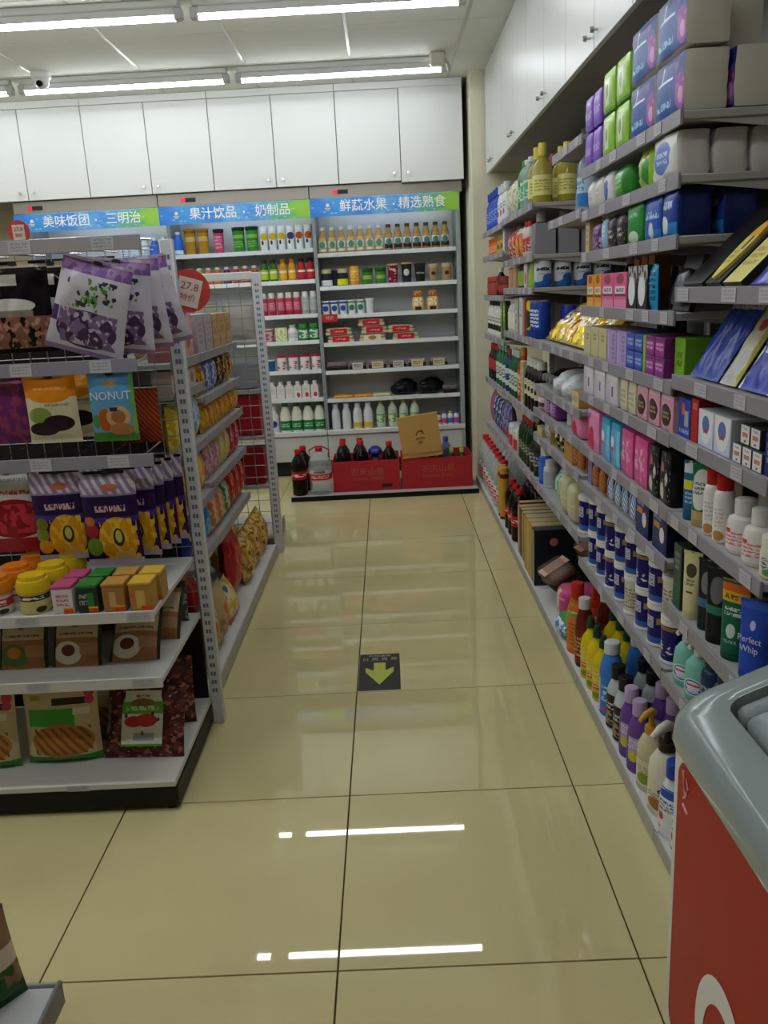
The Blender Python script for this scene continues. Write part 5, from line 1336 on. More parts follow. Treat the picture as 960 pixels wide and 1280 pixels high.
# D4 (1.091) / E4 (1.04)
z = 1.091
rs(can(.034, .15, ('#1f3f9c', [('r', .3, .7, .25, .8, '#2c55b8'), ('t', .34, .66, .3, .8, 5, '#e6eaf2')])), 'drink_can', 'tall navy can with white vertical lettering', 'can', [3.42, 3.5], z, .012)
rs(can(.034, .15, ('#d8c020', [('e', .5, .5, .2, .26, '#2c4a2a'), ('r', 0, 1, 0, .2, '#284a9c')])), 'drink_can', 'tall yellow and blue can beside navy cans', 'can', [3.59], z, .012)
rs(carton(.03, .08, .155, '#c8683a', '#b45a30'), 'drink_carton', 'thin orange carton between cans and white carton', 'box', [3.66], z, .012)
rs(carton(.085, .08, .16, ('#c9d0dc', [('r', .2, .7, .5, .56, '#5f6f8c'), ('t', .15, .85, .62, .9, 3, '#8c9cb8')]), '#b9c2d0'), 'drink_carton', 'pale blue-white carton beside thin orange carton', 'box', [3.74], z, .012)
rs(carton(.1, .08, .155, ('#9a9c70', [('n', 0, 1, 0, 1, 7, .5, '#d8d4c4'), ('n', 0, 1, 0, 1, 9, .6, '#5a6a3a')]), '#8a8c68'), 'drink_carton', 'olive patterned carton beside pale carton', 'box', [3.86], z, .012)
rs(bottle('juice', .033, .15, '#c9c5bc', '#b9b4aa', '#dcd6c8', (.1, .6)), 'drink_bottle', 'whitish bottle past the olive carton', 'bottle', [3.97, 4.06, 4.14], z, .014)
rs(can(.03, .13, ('#2e46c0', []), '#8c94c8'), 'drink_can', 'blue can in the second row behind navy cans', 'can', [3.42], z, .12)
z = 1.04
rs(carton(.08, .07, .19, ('#7fb83a', [('r', 0, 1, 0, .45, '#5aa03a'), ('t', .2, .8, .6, .9, 3, '#d8e8c0'), ('r', .7, 1, 0, 1, '#31402c')]), '#3a4a34'), 'drink_carton', 'tall light green carton on the farthest bay', 'box', [4.28, 4.38], z, .014)
rs(bottle('juice', .033, .19, '#e0ddd4', '#2c2a28', ('#e0ddd4', [('r', 0, 1, .2, .5, '#2a2a28'), ('t', .3, .7, .6, .9, 2, '#8a8a80')]), (.06, .6)), 'drink_bottle', 'white bottle with black label on the farthest bay', 'bottle', [4.5, 4.62, 4.74, 4.86, 4.96], z, .014)
# D3 (1.29) / E3 (1.256)
z = 1.29
PMx = ('#d3d6de', [('r', 0, 1, 0, .34, '#2c6ac0'), ('e', .62, .36, .12, .14, '#2c6ac0'), ('e', .38, .3, .12, .1, '#d3d6de'), ('t', .36, .64, .58, .76, 1, '#2a2c4c'), ('t', .42, .58, .46, .52, 1, '#8a8ca0')])
kcan = can(.034, .108, PMx)
for i, x in enumerate([.04, .118, .196, .274]):
    kcan.put('drink_can', f'white and blue can at the near end of its shelf, {ORD[i]} from the aisle', 'can', (XF + x + .01, 3.425, z), rz=-.15)
rs(bottle('slim', .026, .1, '#86b02c', '#a4c64c', '#9cc03c', (.1, .6)), 'drink_bottle', 'lime green small bottle beside the white and blue cans', 'bottle', [3.52], z, .012)
rs(carton(.075, .06, .1, ('#d9c3c6', [('e', .5, .4, .26, .24, '#c23c50')]), '#c9b3b6'), 'snack_box', 'pink carton with red disc', 'box', [3.61], z, .012)
rs(bottle('slim', .028, .1, '#16302a', '#1e3c34', '#8cb03c', (.1, .7)), 'drink_bottle', 'dark green small bottle with lime label', 'bottle', [3.72, 3.8], z, .012)
rs(carton(.1, .06, .095, ('#c9b08c', [('n', 0, 1, 0, 1, 6, .5, '#a86a4c')]), '#b89a78'), 'snack_box', 'tan patterned carton past the lime-labelled bottles', 'box', [3.92, 4.05], z, .012)
z = 1.256
rs(jar2(.036, .095, '#4a2018', '#8c2a24', ('#5c2a20', [('r', .3, .7, .2, .8, '#b03a34')])), 'food_jar', 'dark red jar on the farthest bay', 'jar', [4.28, 4.37, 4.46], z, .014)
rs(bottle('sauce', .026, .14, '#241410', '#d8d4cc', '#8c3a24', (.2, .55)), 'sauce_bottle', 'brown sauce bottle with white cap on the farthest bay', 'bottle', [4.55], z, .014)
rs(jar2(.036, .1, '#3a1c14', '#c23a30', '#a8443a'), 'food_jar', 'red-lidded dark jar on the farthest bay', 'jar', [4.65, 4.75, 4.85, 4.95], z, .014)
# D2 (1.415) / E2 (1.465)
z = 1.415
kgy = carton(.08, .075, .115, ('#85858a', [('r', .04, .96, .04, .96, '#8d8d93')]), '#7f7f85')
kwb = bottle('slim', .024, .165, '#2a2a30', '#d6d6d6', '#34343c', (.1, .6))
for i, x in enumerate([.045, .135, .225]):
    kgy.put('gift_carton', f'plain grey carton at the shelf end, {ORD[i]} from the aisle', 'box', (XF + x + .01, 3.425, z), rz=0)
    kwb.put('drink_bottle', f'black bottle with white cap behind grey cartons, {ORD[i]} from the aisle', 'bottle', (XF + x + .015, 3.51, z), rz=0)
rs(bottle('juice', .026, .14, '#d2c6bc', '#c02a24', ('#cfc0b4', [('n', .3, .7, .1, .9, 6, .5, '#b84438')]), (.1, .6)), 'drink_bottle', 'pale bottle with bright red cap beside the grey cartons', 'bottle', [3.6, 3.67], z, .012)
rs(bag(.1, .13, .05, ('#c8642a', [('e', .5, .4, .3, .3, '#e09a3c'), ('r', 0, 1, .8, 1, '#d8d0c8')]), '#a04a20', seed=80), 'snack_bag', 'orange snack bag below the clear bottles', 'bag', [3.77, 3.88], z, .014)
rs(bag(.1, .13, .05, ('#a82a24', [('n', 0, 1, 0, .8, 6, .5, '#d8a894')]), '#8a201c', seed=81), 'snack_bag', 'red snack bag next to orange ones', 'bag', [4.0, 4.11], z, .014)
z = 1.465
rs(carton(.06, .06, .115, ('#bfb4cc', [('r', 0, .4, 0, 1, '#e0dce0'), ('t', .5, .9, .1, .9, 5, '#7a6a94')]), '#a89cb8'), 'snack_box', 'pale violet and white carton at the bay joint', 'box', [4.25], z, .014)
rs(jar2(.033, .085, '#c9a23c', '#8c8a3c', ('#d0a838', [('e', .5, .5, .12, .3, '#5c6a2c')])), 'food_jar', 'yellow-green jar on the farthest bay', 'jar', [4.38, 4.5], z, .014)
rs(jar2(.033, .09, '#d0661e', '#c85a1c', ('#d8742a', [('t', .36, .64, .2, .8, 3, '#e8c098')])), 'food_jar', 'orange jar on the farthest bay', 'jar', [4.62, 4.74, 4.86], z, .014)
# D1 (1.605) / E1 (1.596)
z = 1.605
kwine = bottle('wine', .037, .215, mat('#b5a63c', .06, alpha=.62), '#cfc04a', ('#e0d98c', [('t', .36, .64, .2, .8, 4, '#b0a040'), ('r', 0, .25, 0, 1, '#b0a23c'), ('r', .75, 1, 0, 1, '#b0a23c')]), (.12, .46))
for i, (x, y) in enumerate([(.05, 3.425), (.145, 3.425), (.24, 3.425)]):
    kwine.put('wine_bottle', f'golden wine bottle with yellow label and foil at shelf end, {ORD[i]} from the aisle', 'bottle', (XF + x, y, z), rz=-.3)
for i, (x, y) in enumerate([(.05, 3.53), (.145, 3.53)]):
    kwine.put('wine_bottle', f'golden wine bottle standing in the second rank, {ORD[i]} from the aisle', 'bottle', (XF + x, y, z), rz=-.3)
rs(bottle('wine', .034, .205, mat('#3a2414', .08), '#b0242c', '#8a3a2c', (.15, .45)), 'wine_bottle', 'dark bottle with red top behind the golden wine', 'bottle', [3.63], z, .1)
rs(bottle('pet', .034, .2, clear('#a9c4b4', .5), '#d0d8d4', ('#cfe0d4', [('n', .3, .7, .1, .9, 6, .5, '#5fae84')]), (.2, .55)), 'drink_bottle', 'clear bottle with pale green label beside golden wine', 'bottle', [3.65, 3.74], z, .014)
rs(bottle('pet', .034, .21, mat('#2f8a3c', .15, alpha=.9), '#3a9c3c', ('#5cb060', [('t', .3, .7, .2, .8, 3, '#d8ecd4')]), (.2, .5)), 'drink_bottle', 'green bottle with green cap past the clear bottles', 'bottle', [3.84], z, .02)
rs(bag(.11, .16, .07, ('#d9d6c4', [('n', 0, 1, 0, .9, 5, .55, '#9cb06c'), ('e', .3, .5, .1, .08, '#b05a6c')]), '#cfccba', seed=84), 'snack_bag', 'cream bag with green print on the top far shelf', 'bag', [3.96, 4.1], z, .014)
z = 1.596
rs(bottle('deter', .034, .19, '#d6d8d6', '#cfd2d0', ('#dcdedc', [('e', .5, .4, .1, .16, '#b04a7c'), ('t', .36, .64, .6, .9, 2, '#8aa0a8')]), (.1, .6), .7), 'detergent_bottle', 'white bottle on the top far shelf', 'bottle', [4.27, 4.37, 4.47], z, .014)
rs(bottle('pet', .034, .22, '#3a4038', '#5cb03a', '#6a7468', (.2, .5)), 'drink_bottle', 'dark bottle with green cap behind the white bottles', 'bottle', [4.22, 4.32], z, .12)
rs(bottle('deter', .036, .2, '#2b48b4', '#2440a4', ('#2f50c0', [('t', .36, .64, .2, .8, 4, '#9cb0e8')]), (.1, .6), .75), 'detergent_bottle', 'blue bottle at the end of the top far shelf', 'bottle', [4.6, 4.71, 4.82, 4.93], z, .014)
rs(bottle('deter', .034, .2, '#d4d2ce', '#d8d6d2', '#c9c7c4', (.1, .6), .75), 'detergent_bottle', 'white bottle in the second row beside blue bottles', 'bottle', [4.55, 4.66], z, .11)
# ================================================================== COOLER GOODS
# --- right section
z = ZR[0]
PLa = ('#c7a468', [('r', .3, .7, .3, .75, '#e0dccb'), ('e', .5, .5, .12, .26, '#4f8a78'), ('r', .3, .7, .05, .2, '#e0d6bd')])
PLb = ('#a98450', [('r', .3, .7, .05, .34, '#3a2014'), ('r', .3, .7, .4, .78, '#dcd9cc'), ('e', .5, .52, .12, .24, '#3f7a74')])
kl1 = bottle('latte', .029, .176, '#b08a48', '#d9d3c4', PLa, (.06, .6))
kl2 = bottle('latte', .029, .176, '#a17a40', '#4a3527', PLb, (.06, .6))
xs = [-.418 + i * .0665 for i in range(14)]
cs(kl1, 'coffee_bottle', 'latte bottle with white cap and cream label', 'bottle', xs[:7], z)
cs(kl2, 'coffee_bottle', 'latte bottle with brown cap and dark-footed label', 'bottle', xs[7:], z)
z = ZR[1]
cs(jar2(.04, .12, '#1f2226', '#b9ac84', ('#1f2226', [('r', .28, .72, .0, .5, '#dcdcd8')])), 'coffee_jar', 'black coffee cup with white base label', 'cup', [-.405], z)
cs(bottle('cup', .024, .11, '#20283c', '#1b2030', None), 'coffee_jar', 'slim navy cup between the two black coffee cups', 'cup', [-.345], z, .04)
cs(jar2(.04, .12, '#1f2226', '#b9ac84', ('#1f2226', [('r', .28, .72, .0, .56, '#d9d226')])), 'coffee_jar', 'black coffee cup with yellow base label', 'cup', [-.292], z)
cs(can(.036, .135, ('#d99a24', [('t', .3, .7, .2, .8, 4, '#e8c870')]), '#c8b89c'), 'drink_can', 'orange-yellow can between coffee cup and green cups', 'can', [-.205], z)
cs(bottle('cup', .04, .115, ('#4d8a2c', [('r', .3, .7, .35, .6, '#9cc46c'), ('r', 0, 1, .8, 1, '#2c5a1c')]), '#2f5a20', None), 'drink_cup', 'green matcha cup', 'cup', [-.115, -.02], z)
cs(bottle('cup', .037, .135, ('#8c1f3c', [('n', .3, .7, .1, .9, 6, .58, '#d8c0b8')]), '#c9a86c', None), 'drink_cup', 'wine-red cup with pale flecks', 'cup', [.068], z)
cs(bottle('cup', .038, .14, ('#23342c', [('e', .5, .55, .1, .18, '#d8dcd4')]), '#cf9a6c', None), 'drink_cup', 'black-green cup with round white badge', 'cup', [.165], z)
cs(bottle('cup', .039, .13, ('#2b2b2b', [('t', .34, .66, .45, .6, 1, '#b9b9b4')]), '#242424', None), 'drink_cup', 'matt black cup with grey lettering', 'cup', [.262], z)
cs(bottle('cup', .037, .12, ('#b09468', [('e', .5, .5, .08, .12, '#4a3a24'), ('r', 0, 1, .85, 1, '#c8b088')]), '#c8b48c', None), 'drink_cup', 'tan coffee cup with dark dot', 'cup', [.357, .45], z)
z = ZR[2]
kyb = bottle('cup', .029, .1, ('#e4e6e8', [('e', .5, .5, .14, .22, '#2f5cb4'), ('r', 0, 1, .84, 1, '#2f5cb4')]), '#e2e4e6', None)
kyg = bottle('cup', .029, .1, ('#e4e6e8', [('e', .5, .5, .14, .22, '#3c8a5c'), ('r', 0, 1, .84, 1, '#6aa882')]), '#e2e4e6', None)
kyw = bottle('cup', .029, .105, '#e6e6e4', '#eaeaea', None)
cs(kyb, 'yogurt_cup', 'white yogurt cup with blue dot', 'yogurt', [-.425, -.363, -.3], z)
cs(kyg, 'yogurt_cup', 'white yogurt cup with green dot', 'yogurt', [-.238, -.174], z)
cs(kyw, 'yogurt_cup', 'plain white yogurt cup at the row end', 'yogurt', [-.11], z)
k = Kind(.11, .002, .05); k.add('card', MB().box(-.055, .055, -.001, .001, 0, .055).mesh('card', mat('#b8281f', .5))); k.add('lettering', text_mesh('特价', .03, mat('#e8b8a8', .5), .0002), 0, (0, -.0014, .028))
k.put('price_card', 'red price card hanging on the yogurt shelf edge', 'price card', (-.4, CY - .004, z - .048))
kbar = Kind(.07, .05, .14)
kbar.add('wrapper', softbox(.075, .045, .095, .014, .006, 6, .002, 5, 1, 0).mesh('wrapper', [prt('#d9b06a', [('r', .2, .8, 0, .3, '#4a2c1c'), ('n', .1, .9, .3, .9, 6, .5, '#efe0c0')]), mat('#d8b878', .4)], 60))
kbar.add('topper', softbox(.06, .035, .05, .012, .004, 5).xf(Matrix.Translation((0, 0, .092))).mesh('topper', prt('#8a3424', [('n', 0, 1, 0, 1, 7, .5, '#d8a860')]), 60))
cs(kbar, 'sandwich_pack', 'wrapped sandwich bar with dark red top', 'sandwich', [.238, .345], z)
# sandwich trays
z = ZR[3]
ksd = tray(.19, .1, .052, '#cbb98c', ('#c9a868', [('n', 0, 1, 0, 1, 6, .5, '#e2d4ae')]), True, ('#c8242c', [('t', .2, .8, .3, .7, 1, '#e8a8a4')]))
ksp = tray(.19, .1, .052, '#d2c294', ('#d6c8a0', [('n', 0, 1, 0, 1, 6, .55, '#b08448')]), True, ('#e0dac4', [('e', .5, .5, .24, .4, '#a87c3c')]))
for i, (x, dz, kk, lb) in enumerate([(-.33, 0, ksd, 'bottom of the first pile'), (-.345, .054, ksd, 'top of the first pile'), (-.1, 0, ksp, 'bottom of the middle pile'), (-.085, .054, ksd, 'middle of the middle pile'), (-.105, .108, ksd, 'top of the middle pile'), (.14, 0, ksd, 'bottom of the third pile'), (.105, .054, ksd, 'top of the third pile')]):
    cs(kk, 'sandwich_tray', f'clear sandwich tray with front label, {lb}', 'sandwich', [x], z + dz, .012, twist=.05)
# brown trays
z = ZR[4]
kbt = [tray(.15, .11, .062, '#2a1c16', ('#4a2a1c', [('n', 0, 1, 0, 1, 6, .5, '#7a4a30')]), True, None), tray(.12, .11, .06, '#241a16', ('#5a3020', [('n', 0, 1, 0, 1, 6, .5, '#8a5a3c')]), True, ('#c9c6bc', [('t', .1, .9, .2, .8, 2, '#5a564c')])),
       tray(.13, .11, .062, '#3a2418', ('#6a4028', [('n', 0, 1, 0, 1, 6, .5, '#b08858')]), True, ('#d6c9a4', [('t', .1, .9, .2, .8, 2, '#7a5a30')]))]
cs([kbt[0], kbt[1], kbt[2], kbt[1], kbt[2], kbt[2]], 'bakery_tray', 'dark cake tray with clear lid in the cooler', 'cake tray', [-.37, -.22, -.075, .075, .215, .37], z, .012, twist=.04)
# flat packs and black bags
z = ZR[5]
kof = pack(.14, .1, .022, ('#dd8a1c', [('n', 0, 1, 0, 1, 6, .5, '#e8b040')]), '#dd8a1c', .008, .004, .002, 90)
cs(kof, 'cheese_pack', 'flat orange pack on the lower cooler shelf', 'pack', [-.34, -.19], z, .012)
cs(pack(.13, .1, .022, ('#d9d2a8', [('t', .2, .8, .2, .8, 2, '#c8b830')]), '#d0c8a0', .008, .004, .002, 91), 'cheese_pack', 'flat cream pack with yellow print beside orange packs', 'pack', [-.055], z, .012)
kbk = pack(.14, .095, .085, '#131416', '#131416', .03, .02, .008, 92, n=10, rough=.3)
for i, (x, y, dz) in enumerate([(.1, .012, 0), (.285, .012, 0), (.13, .172, 0), (.33, .172, 0)]):
    kbk.put('plastic_bag', f"bulky black plastic bag on the lower cooler shelf, {['front left', 'front right', 'rear left', 'rear right'][i]}", 'bag', (x, CY + y + .065, z + dz), rz=.1 * i)
cs(tray(.11, .1, .06, '#2a1a16', '#4a241c', True, None), 'bakery_tray', 'small dark tray at the end of the lower cooler shelf', 'cake tray', [.45], z, .012)
# sill
z = .334
kwm = bottle('milk', .037, .195, '#e6e6e0', '#dcdcd6', ('#e2e2dc', [('e', .5, .5, .14, .3, '#2c4a9c')]), (.1, .55))
cs(kwm, 'milk_bottle', 'white milk bottle with blue oval at the sill end', 'bottle', [-.868], z)
kgm = bottle('milk', .041, .215, '#e4e2d2', '#1f6a3c', ('#1d7a3a', [('r', .2, .8, .66, 1, '#e6e4d6'), ('t', .34, .66, .2, .5, 2, '#bcd8bc')]), (.06, .56))
cs(kgm, 'milk_bottle', 'milk bottle with green cap and green band', 'bottle', [-.78, -.695, -.61, -.525], z)
kwy = bottle('juice', .032, .19, '#dfe2e6', '#e8eaec', None)
cs(kwy, 'yogurt_bottle', 'plain white yogurt bottle', 'bottle', [-.405, -.325], z)
kwy2 = bottle('juice', .034, .19, '#e2e4e4', '#eceeee', ('#e2e4e4', [('r', .2, .8, 0, .4, '#d8b83c')]), (.05, .56))
cs(kwy2, 'yogurt_bottle', 'white yogurt bottle with yellow base band', 'bottle', [-.243, -.164], z)
kpg = bottle('pet', .034, .195, mat('#c6d4c0', .2), '#c9c82c', ('#cfe0c0', [('n', .3, .7, .1, .9, 6, .5, '#6aa84c')]), (.15, .58))
cs(kpg, 'drink_bottle', 'pale green bottle with yellow cap on the cooler sill', 'bottle', [-.07, .018, .1, .182], z)
kys = bottle('juice', .019, .085, '#d8cfc8', '#8c2c34', ('#c9c0c4', [('r', .2, .8, .2, .6, '#a84450')]), (.1, .6), seg=10)
cs(kys, 'yogurt_bottle', 'tiny yogurt bottle with dark red cap', 'bottle', [.235, .276, .317, .358], z)
cs([bottle('juice', .021, .095, '#d8dce4', '#3c5cb4', ('#d04a7c', []), (.1, .5), seg=10), bottle('juice', .021, .095, '#e4e4e0', '#c8c02c', ('#3c6cc0', []), (.1, .5), seg=10)], 'yogurt_bottle', 'tiny bright-labelled yogurt bottle by the cooler side', 'bottle', [.4, .445, .49], z)
# --- middle section
z = ZM[0]
PFr = lambda c: ('#dfe3e4', [('e', .52, .62, .16, .16, c), ('e', .46, .36, .05, .1, '#3c3c40'), ('r', .2, .8, .88, 1, '#e8ecec')])
kbm = bottle('milk', .033, .16, '#2f6fd8', '#d8e0ea', ('#2b6ad4', [('r', .2, .8, 0, .3, '#d9e2ee')]), (.05, .6))
cs(kbm, 'milk_bottle', 'blue milk bottle on the top shelf of the juice cooler', 'bottle', [-1.438], z)
cs(bottle('cup', .042, .175, ('#b8862c', [('r', .3, .7, .55, .75, '#d8b870'), ('r', 0, 1, .9, 1, '#8a6420')]), '#a8782a', None), 'drink_cup', 'amber tea cup on the top cooler shelf', 'cup', [-1.352, -1.262], z)
cs(bottle('cup', .038, .165, ('#c84a6c', [('t', .36, .64, .2, .8, 4, '#e8a8b8'), ('r', 0, 1, .9, 1, '#3a2024')]), '#2c1a1e', None), 'drink_cup', 'rose pink cup with dark lid, alone', 'cup', [-1.15], z)
cs(bottle('cup', .045, .17, ('#3f8f2c', [('r', .3, .7, .6, .75, '#86c06c'), ('t', .34, .66, .2, .5, 3, '#86c06c'), ('r', 0, 1, .92, 1, '#1c3a1a')]), '#1c301a', None), 'drink_cup', 'bright green cup with dark lid', 'cup', [-1.01, -.915], z)
kfr = [bottle('cup', .031, .165, PFr('#d8b82c'), '#dfe2e2', None), bottle('cup', .031, .165, PFr('#5a3a6c'), '#dfe2e2', None), bottle('cup', .031, .165, PFr('#c8502c'), '#dfe2e2', None)]
for i, x in enumerate([-.832, -.769, -.706, -.643, -.58, -.517]):
    cs(kfr[(0, 0, 0, 1, 2, 2)[i]], 'drink_cup', f"white tall cup with {('yellow', 'yellow', 'yellow', 'violet', 'orange', 'orange')[i]} fruit print, {ORD[i]} from the green cups", 'cup', [x], z)
z = ZM[1]
cols = ['#d8a020', '#d89a20', '#d0641c', '#d0641c', '#5c2c5c', '#b8342c', '#b8342c', '#a85a24']
for i, c in enumerate(cols):
    cs(bottle('juice', .029, .118, mat(c, .2), '#d9d9d4', (c, [('r', .3, .7, .1, .5, {4: '#7a5aa8', 7: '#3450b4'}.get(i, '#e0b884'))]), (.1, .6), seg=12), 'juice_bottle', f"{['amber', 'amber', 'orange', 'orange', 'plum', 'red', 'red', 'rust'][i]} small juice bottle with white cap, {ORD[i]} from the left", 'bottle', [-1.375 + i * .0655], z)
kj = lambda c, l, cap: bottle('juice', .029, .15, mat(c, .15), cap, (l, [('r', .3, .7, .6, .8, '#e8e0c8')]), (.1, .56), seg=12)
cs(kj('#2f6a24', '#a8c42c', '#26301e'), 'juice_bottle', 'dark green juice bottle with lime label', 'bottle', [-.845, -.78], z)
cs(kj('#d8941c', '#e0a828', '#c87818'), 'juice_bottle', 'orange juice bottle with orange cap', 'bottle', [-.712, -.648], z)
cs(kj('#b01f2c', '#c02a34', '#1c1a1a'), 'juice_bottle', 'red juice bottle with black cap', 'bottle', [-.58, -.515], z)
z = ZM[2]
krb = bottle('slim', .028, .158, mat('#b4304c', .12), '#dcdcda', ('#c04660', [('t', .36, .64, .1, .9, 5, '#e0a4b0')]), (.2, .62), seg=12)
cs(krb, 'juice_bottle', 'pinkish red juice bottle with white cap on third cooler shelf', 'bottle', [-.87, -.81, -.745, -.688, -.631], z)
cs(bottle('slim', .028, .158, clear('#c8ccc8', .55), '#dcdcda', ('#b8bcb8', [('t', .36, .64, .1, .9, 5, '#8a8e8a')]), (.2, .62), seg=12), 'juice_bottle', 'colourless bottle with white cap on third cooler shelf', 'bottle', [-.57, -.512], z)
z = ZM[3]
cs(bottle('cup', .04, .095, ('#c9506c', [('n', .2, .8, .1, .9, 6, .5, '#e8d0d0')]), '#d8d4d4', None), 'yogurt_cup', 'pink yogurt cup on fourth cooler shelf', 'yogurt', [-.855], z)
cs(carton(.085, .07, .1, ('#c3c86a', [('n', 0, 1, 0, 1, 5, .5, '#e6e8dc')]), '#b8bc70'), 'drink_carton', 'lime and white carton on fourth cooler shelf', 'box', [-.76], z)
cs(bottle('milk', .042, .115, '#e2e2e0', '#d9d9d8', ('#dfe0e0', [('t', .3, .7, .2, .8, 4, '#9a9ca8')]), (.1, .6)), 'yogurt_cup', 'white squat yogurt bottle on fourth cooler shelf', 'yogurt', [-.68], z)
cs(bottle('jar', .035, .12, '#2c6a38', '#3c8a48', ('#3a8a44', [('n', .2, .8, .1, .9, 6, .5, '#d8e4d0')]), (.1, .7)), 'food_jar', 'green jar on fourth cooler shelf', 'jar', [-.6, -.522], z)
z = ZM[4]
cs(bottle('cup', .035, .085, '#2c64a8', '#d0d8e0', None), 'yogurt_cup', 'blue yogurt cup on fifth cooler shelf', 'yogurt', [-.858], z)
kwr2 = bottle('cyl', .036, .11, ('#dfdcda', [('n', .3, .7, .15, .7, 6, .54, '#c8404c')]), '#c0242c', None)
cs(kwr2, 'milk_tin', 'white tin with red lid on fifth cooler shelf', 'tin', [-.775, -.69, -.605, -.52], z)
z = ZM[5]
kmc = Kind(.058, .058, .125)
kmc.add('carton', MB().box(-.029, .029, -.029, .029, 0, .09, .002, 1, front=0).box(-.024, .024, -.024, .024, .09, .1, .003, 1).mesh('carton', [prt('#e2e0dc', [('t', .2, .8, .4, .9, 3, '#c9c6c2')]), mat('#dcdad6', .4)]))
kmc.add('cap', MB().lathe([(.016, .1), (.016, .123), (.014, .125), (0, .125)], 12).mesh('cap', mat('#e4e4e4', .4)))
kmr = Kind(.058, .058, .125)
kmr.add('carton', MB().box(-.029, .029, -.029, .029, 0, .09, .002, 1, front=0).box(-.024, .024, -.024, .024, .09, .1, .003, 1).mesh('carton', [prt('#e2e0dc', [('e', .6, .3, .24, .2, '#c8404c'), ('t', .2, .8, .6, .9, 2, '#c9c6c2')]), mat('#dcdad6', .4)]))
kmr.add('cap', kmc.parts[1][1])
cs(kmc, 'milk_carton', 'plain white milk carton with screw cap', 'milk carton', [-.86, -.797, -.734], z)
cs(kmr, 'milk_carton', 'white milk carton with red dot and screw cap', 'milk carton', [-.671, -.608, -.545], z)
# --- left section (mostly behind the end cap)
z = ZL[0]
cs(kbm, 'milk_bottle', 'blue milk bottle on the top shelf of the sandwich cooler', 'bottle', [-1.535, -1.605], z, ref='from the divider')
cs(bottle('milk', .033, .16, '#e2e4e6', '#e8eaec', ('#d8dce2', [('t', .3, .7, .2, .8, 3, '#8aa0c8')]), (.1, .6)), 'milk_bottle', 'white milk bottle on the top shelf of the sandwich cooler', 'bottle', [-1.675, -1.75, -1.825], z, ref='from the blue ones')
cs(carton(.08, .06, .14, ('#5c8a3c', [('r', 0, 1, .6, 1, '#b8503c')]), '#4c7a30'), 'drink_carton', 'green and red carton on second shelf of the sandwich cooler', 'box', [-1.55, -1.66], ZL[1])

# ================================================================== FLOOR BOARD GOODS
BZ = .03
def red_box(label, x0, x1):
    w = x1 - x0; d, h = .32, .205
    t = empty('red_carton', label, 'carton', ((x0 + x1) / 2, 5.425, BZ), group='red water cartons')
    m = mat('#bb2c34', .6, var=.05, bscale=12); mi = mat('#6b4a34', .8)
    obj('front_panel', MB().box(-w / 2, w / 2, 0, .005, 0, h, .001).mesh('front_panel', m), t)
    obj('rear_panel', MB().box(-w / 2, w / 2, d - .005, d, 0, h, .001).mesh('rear_panel', m), t)
    obj('side_panel', MB().box(-w / 2, -w / 2 + .005, .0055, d - .0055, 0, h, .001).mesh('side_panel', m), t)
    obj('side_panel', MB().box(w / 2 - .005, w / 2, .0055, d - .0055, 0, h, .001).mesh('side_panel', m), t)
    obj('bottom', MB().box(-w / 2 + .006, w / 2 - .006, .006, d - .006, 0, .005).mesh('bottom', mi), t)
    mt = mat('#b06a4a', .6)
    obj('lettering', text_mesh('农夫山泉', .056, mt, .0002), t, (.01, -.0006, .128))
    obj('lettering', text_mesh('NONGFU SPRING', .026, mt, .0002), t, (.01, -.0006, .082))
    obj('lettering', text_mesh('中国  0  天然水', .018, mat('#8c4434', .6), .0002), t, (.01, -.0006, .052))
    return t
b1 = red_box('red open carton full of cola bottles on the floor board', -.402, .044)
obj('barcode_label', MB().box(.1, .17, -.0012, -.0002, .02, .045).mesh('barcode_label', mat('#3a2a20', .6)), b1)
red_box('red open carton with lime-capped bottles beside the corner column', .056, .525)
kcol2 = bottle('pet', .05, .305, mat('#180b08', .1), '#c01c24', ('#b01a22', [('t', .3, .7, .25, .75, 1, '#e8d8d4')]), (.36, .54))
kcol2.put('cola_bottle', 'two-litre cola bottle with red label standing at the end of the board', 'bottle', (-.622, 5.415, BZ))
kcol2.put('cola_bottle', 'cola bottle behind the front cola bottle on the floor board', 'bottle', (-.6, 5.54, BZ))
kjug = Kind(.16, .16, .3)
jb = kjug.add('body', MB().lathe([(0, 0), (.068, 0), (.076, .008), (.074, .03), (.077, .05), (.073, .07), (.077, .09), (.077, .19), (.07, .225), (.045, .26), (.022, .278), (.02, .29)], 20).mesh('body', mat('#cfd6d8', .06, alpha=.34)))
kjug.add('label', MB().lathe([(.0782, .1), (.0782, .165)], 20).mesh('label', prt('#cfd4d4', [('r', 0, 1, 0, .62, '#c8242c'), ('t', .36, .64, .15, .5, 2, '#ecd8d8'), ('r', .42, .58, .7, .95, '#6a6c70')], .35)), jb)
kjug.add('cap', MB().lathe([(.024, .283), (.024, .305), (.02, .309), (0, .309)], 14).mesh('cap', mat('#c0202a', .4)))
kjug.add('handle', MB().sweep([(-.06, 0, .24), (-.065, 0, .29), (-.02, 0, .315), (.02, 0, .315), (.065, 0, .29), (.06, 0, .24)], .005, 8).mesh('handle', mat('#c8303c', .4)))
kjug2 = kjug
kjug.put('water_jug', 'large clear water jug with red handle beside the red carton', 'bottle', (-.484, 5.44, BZ))
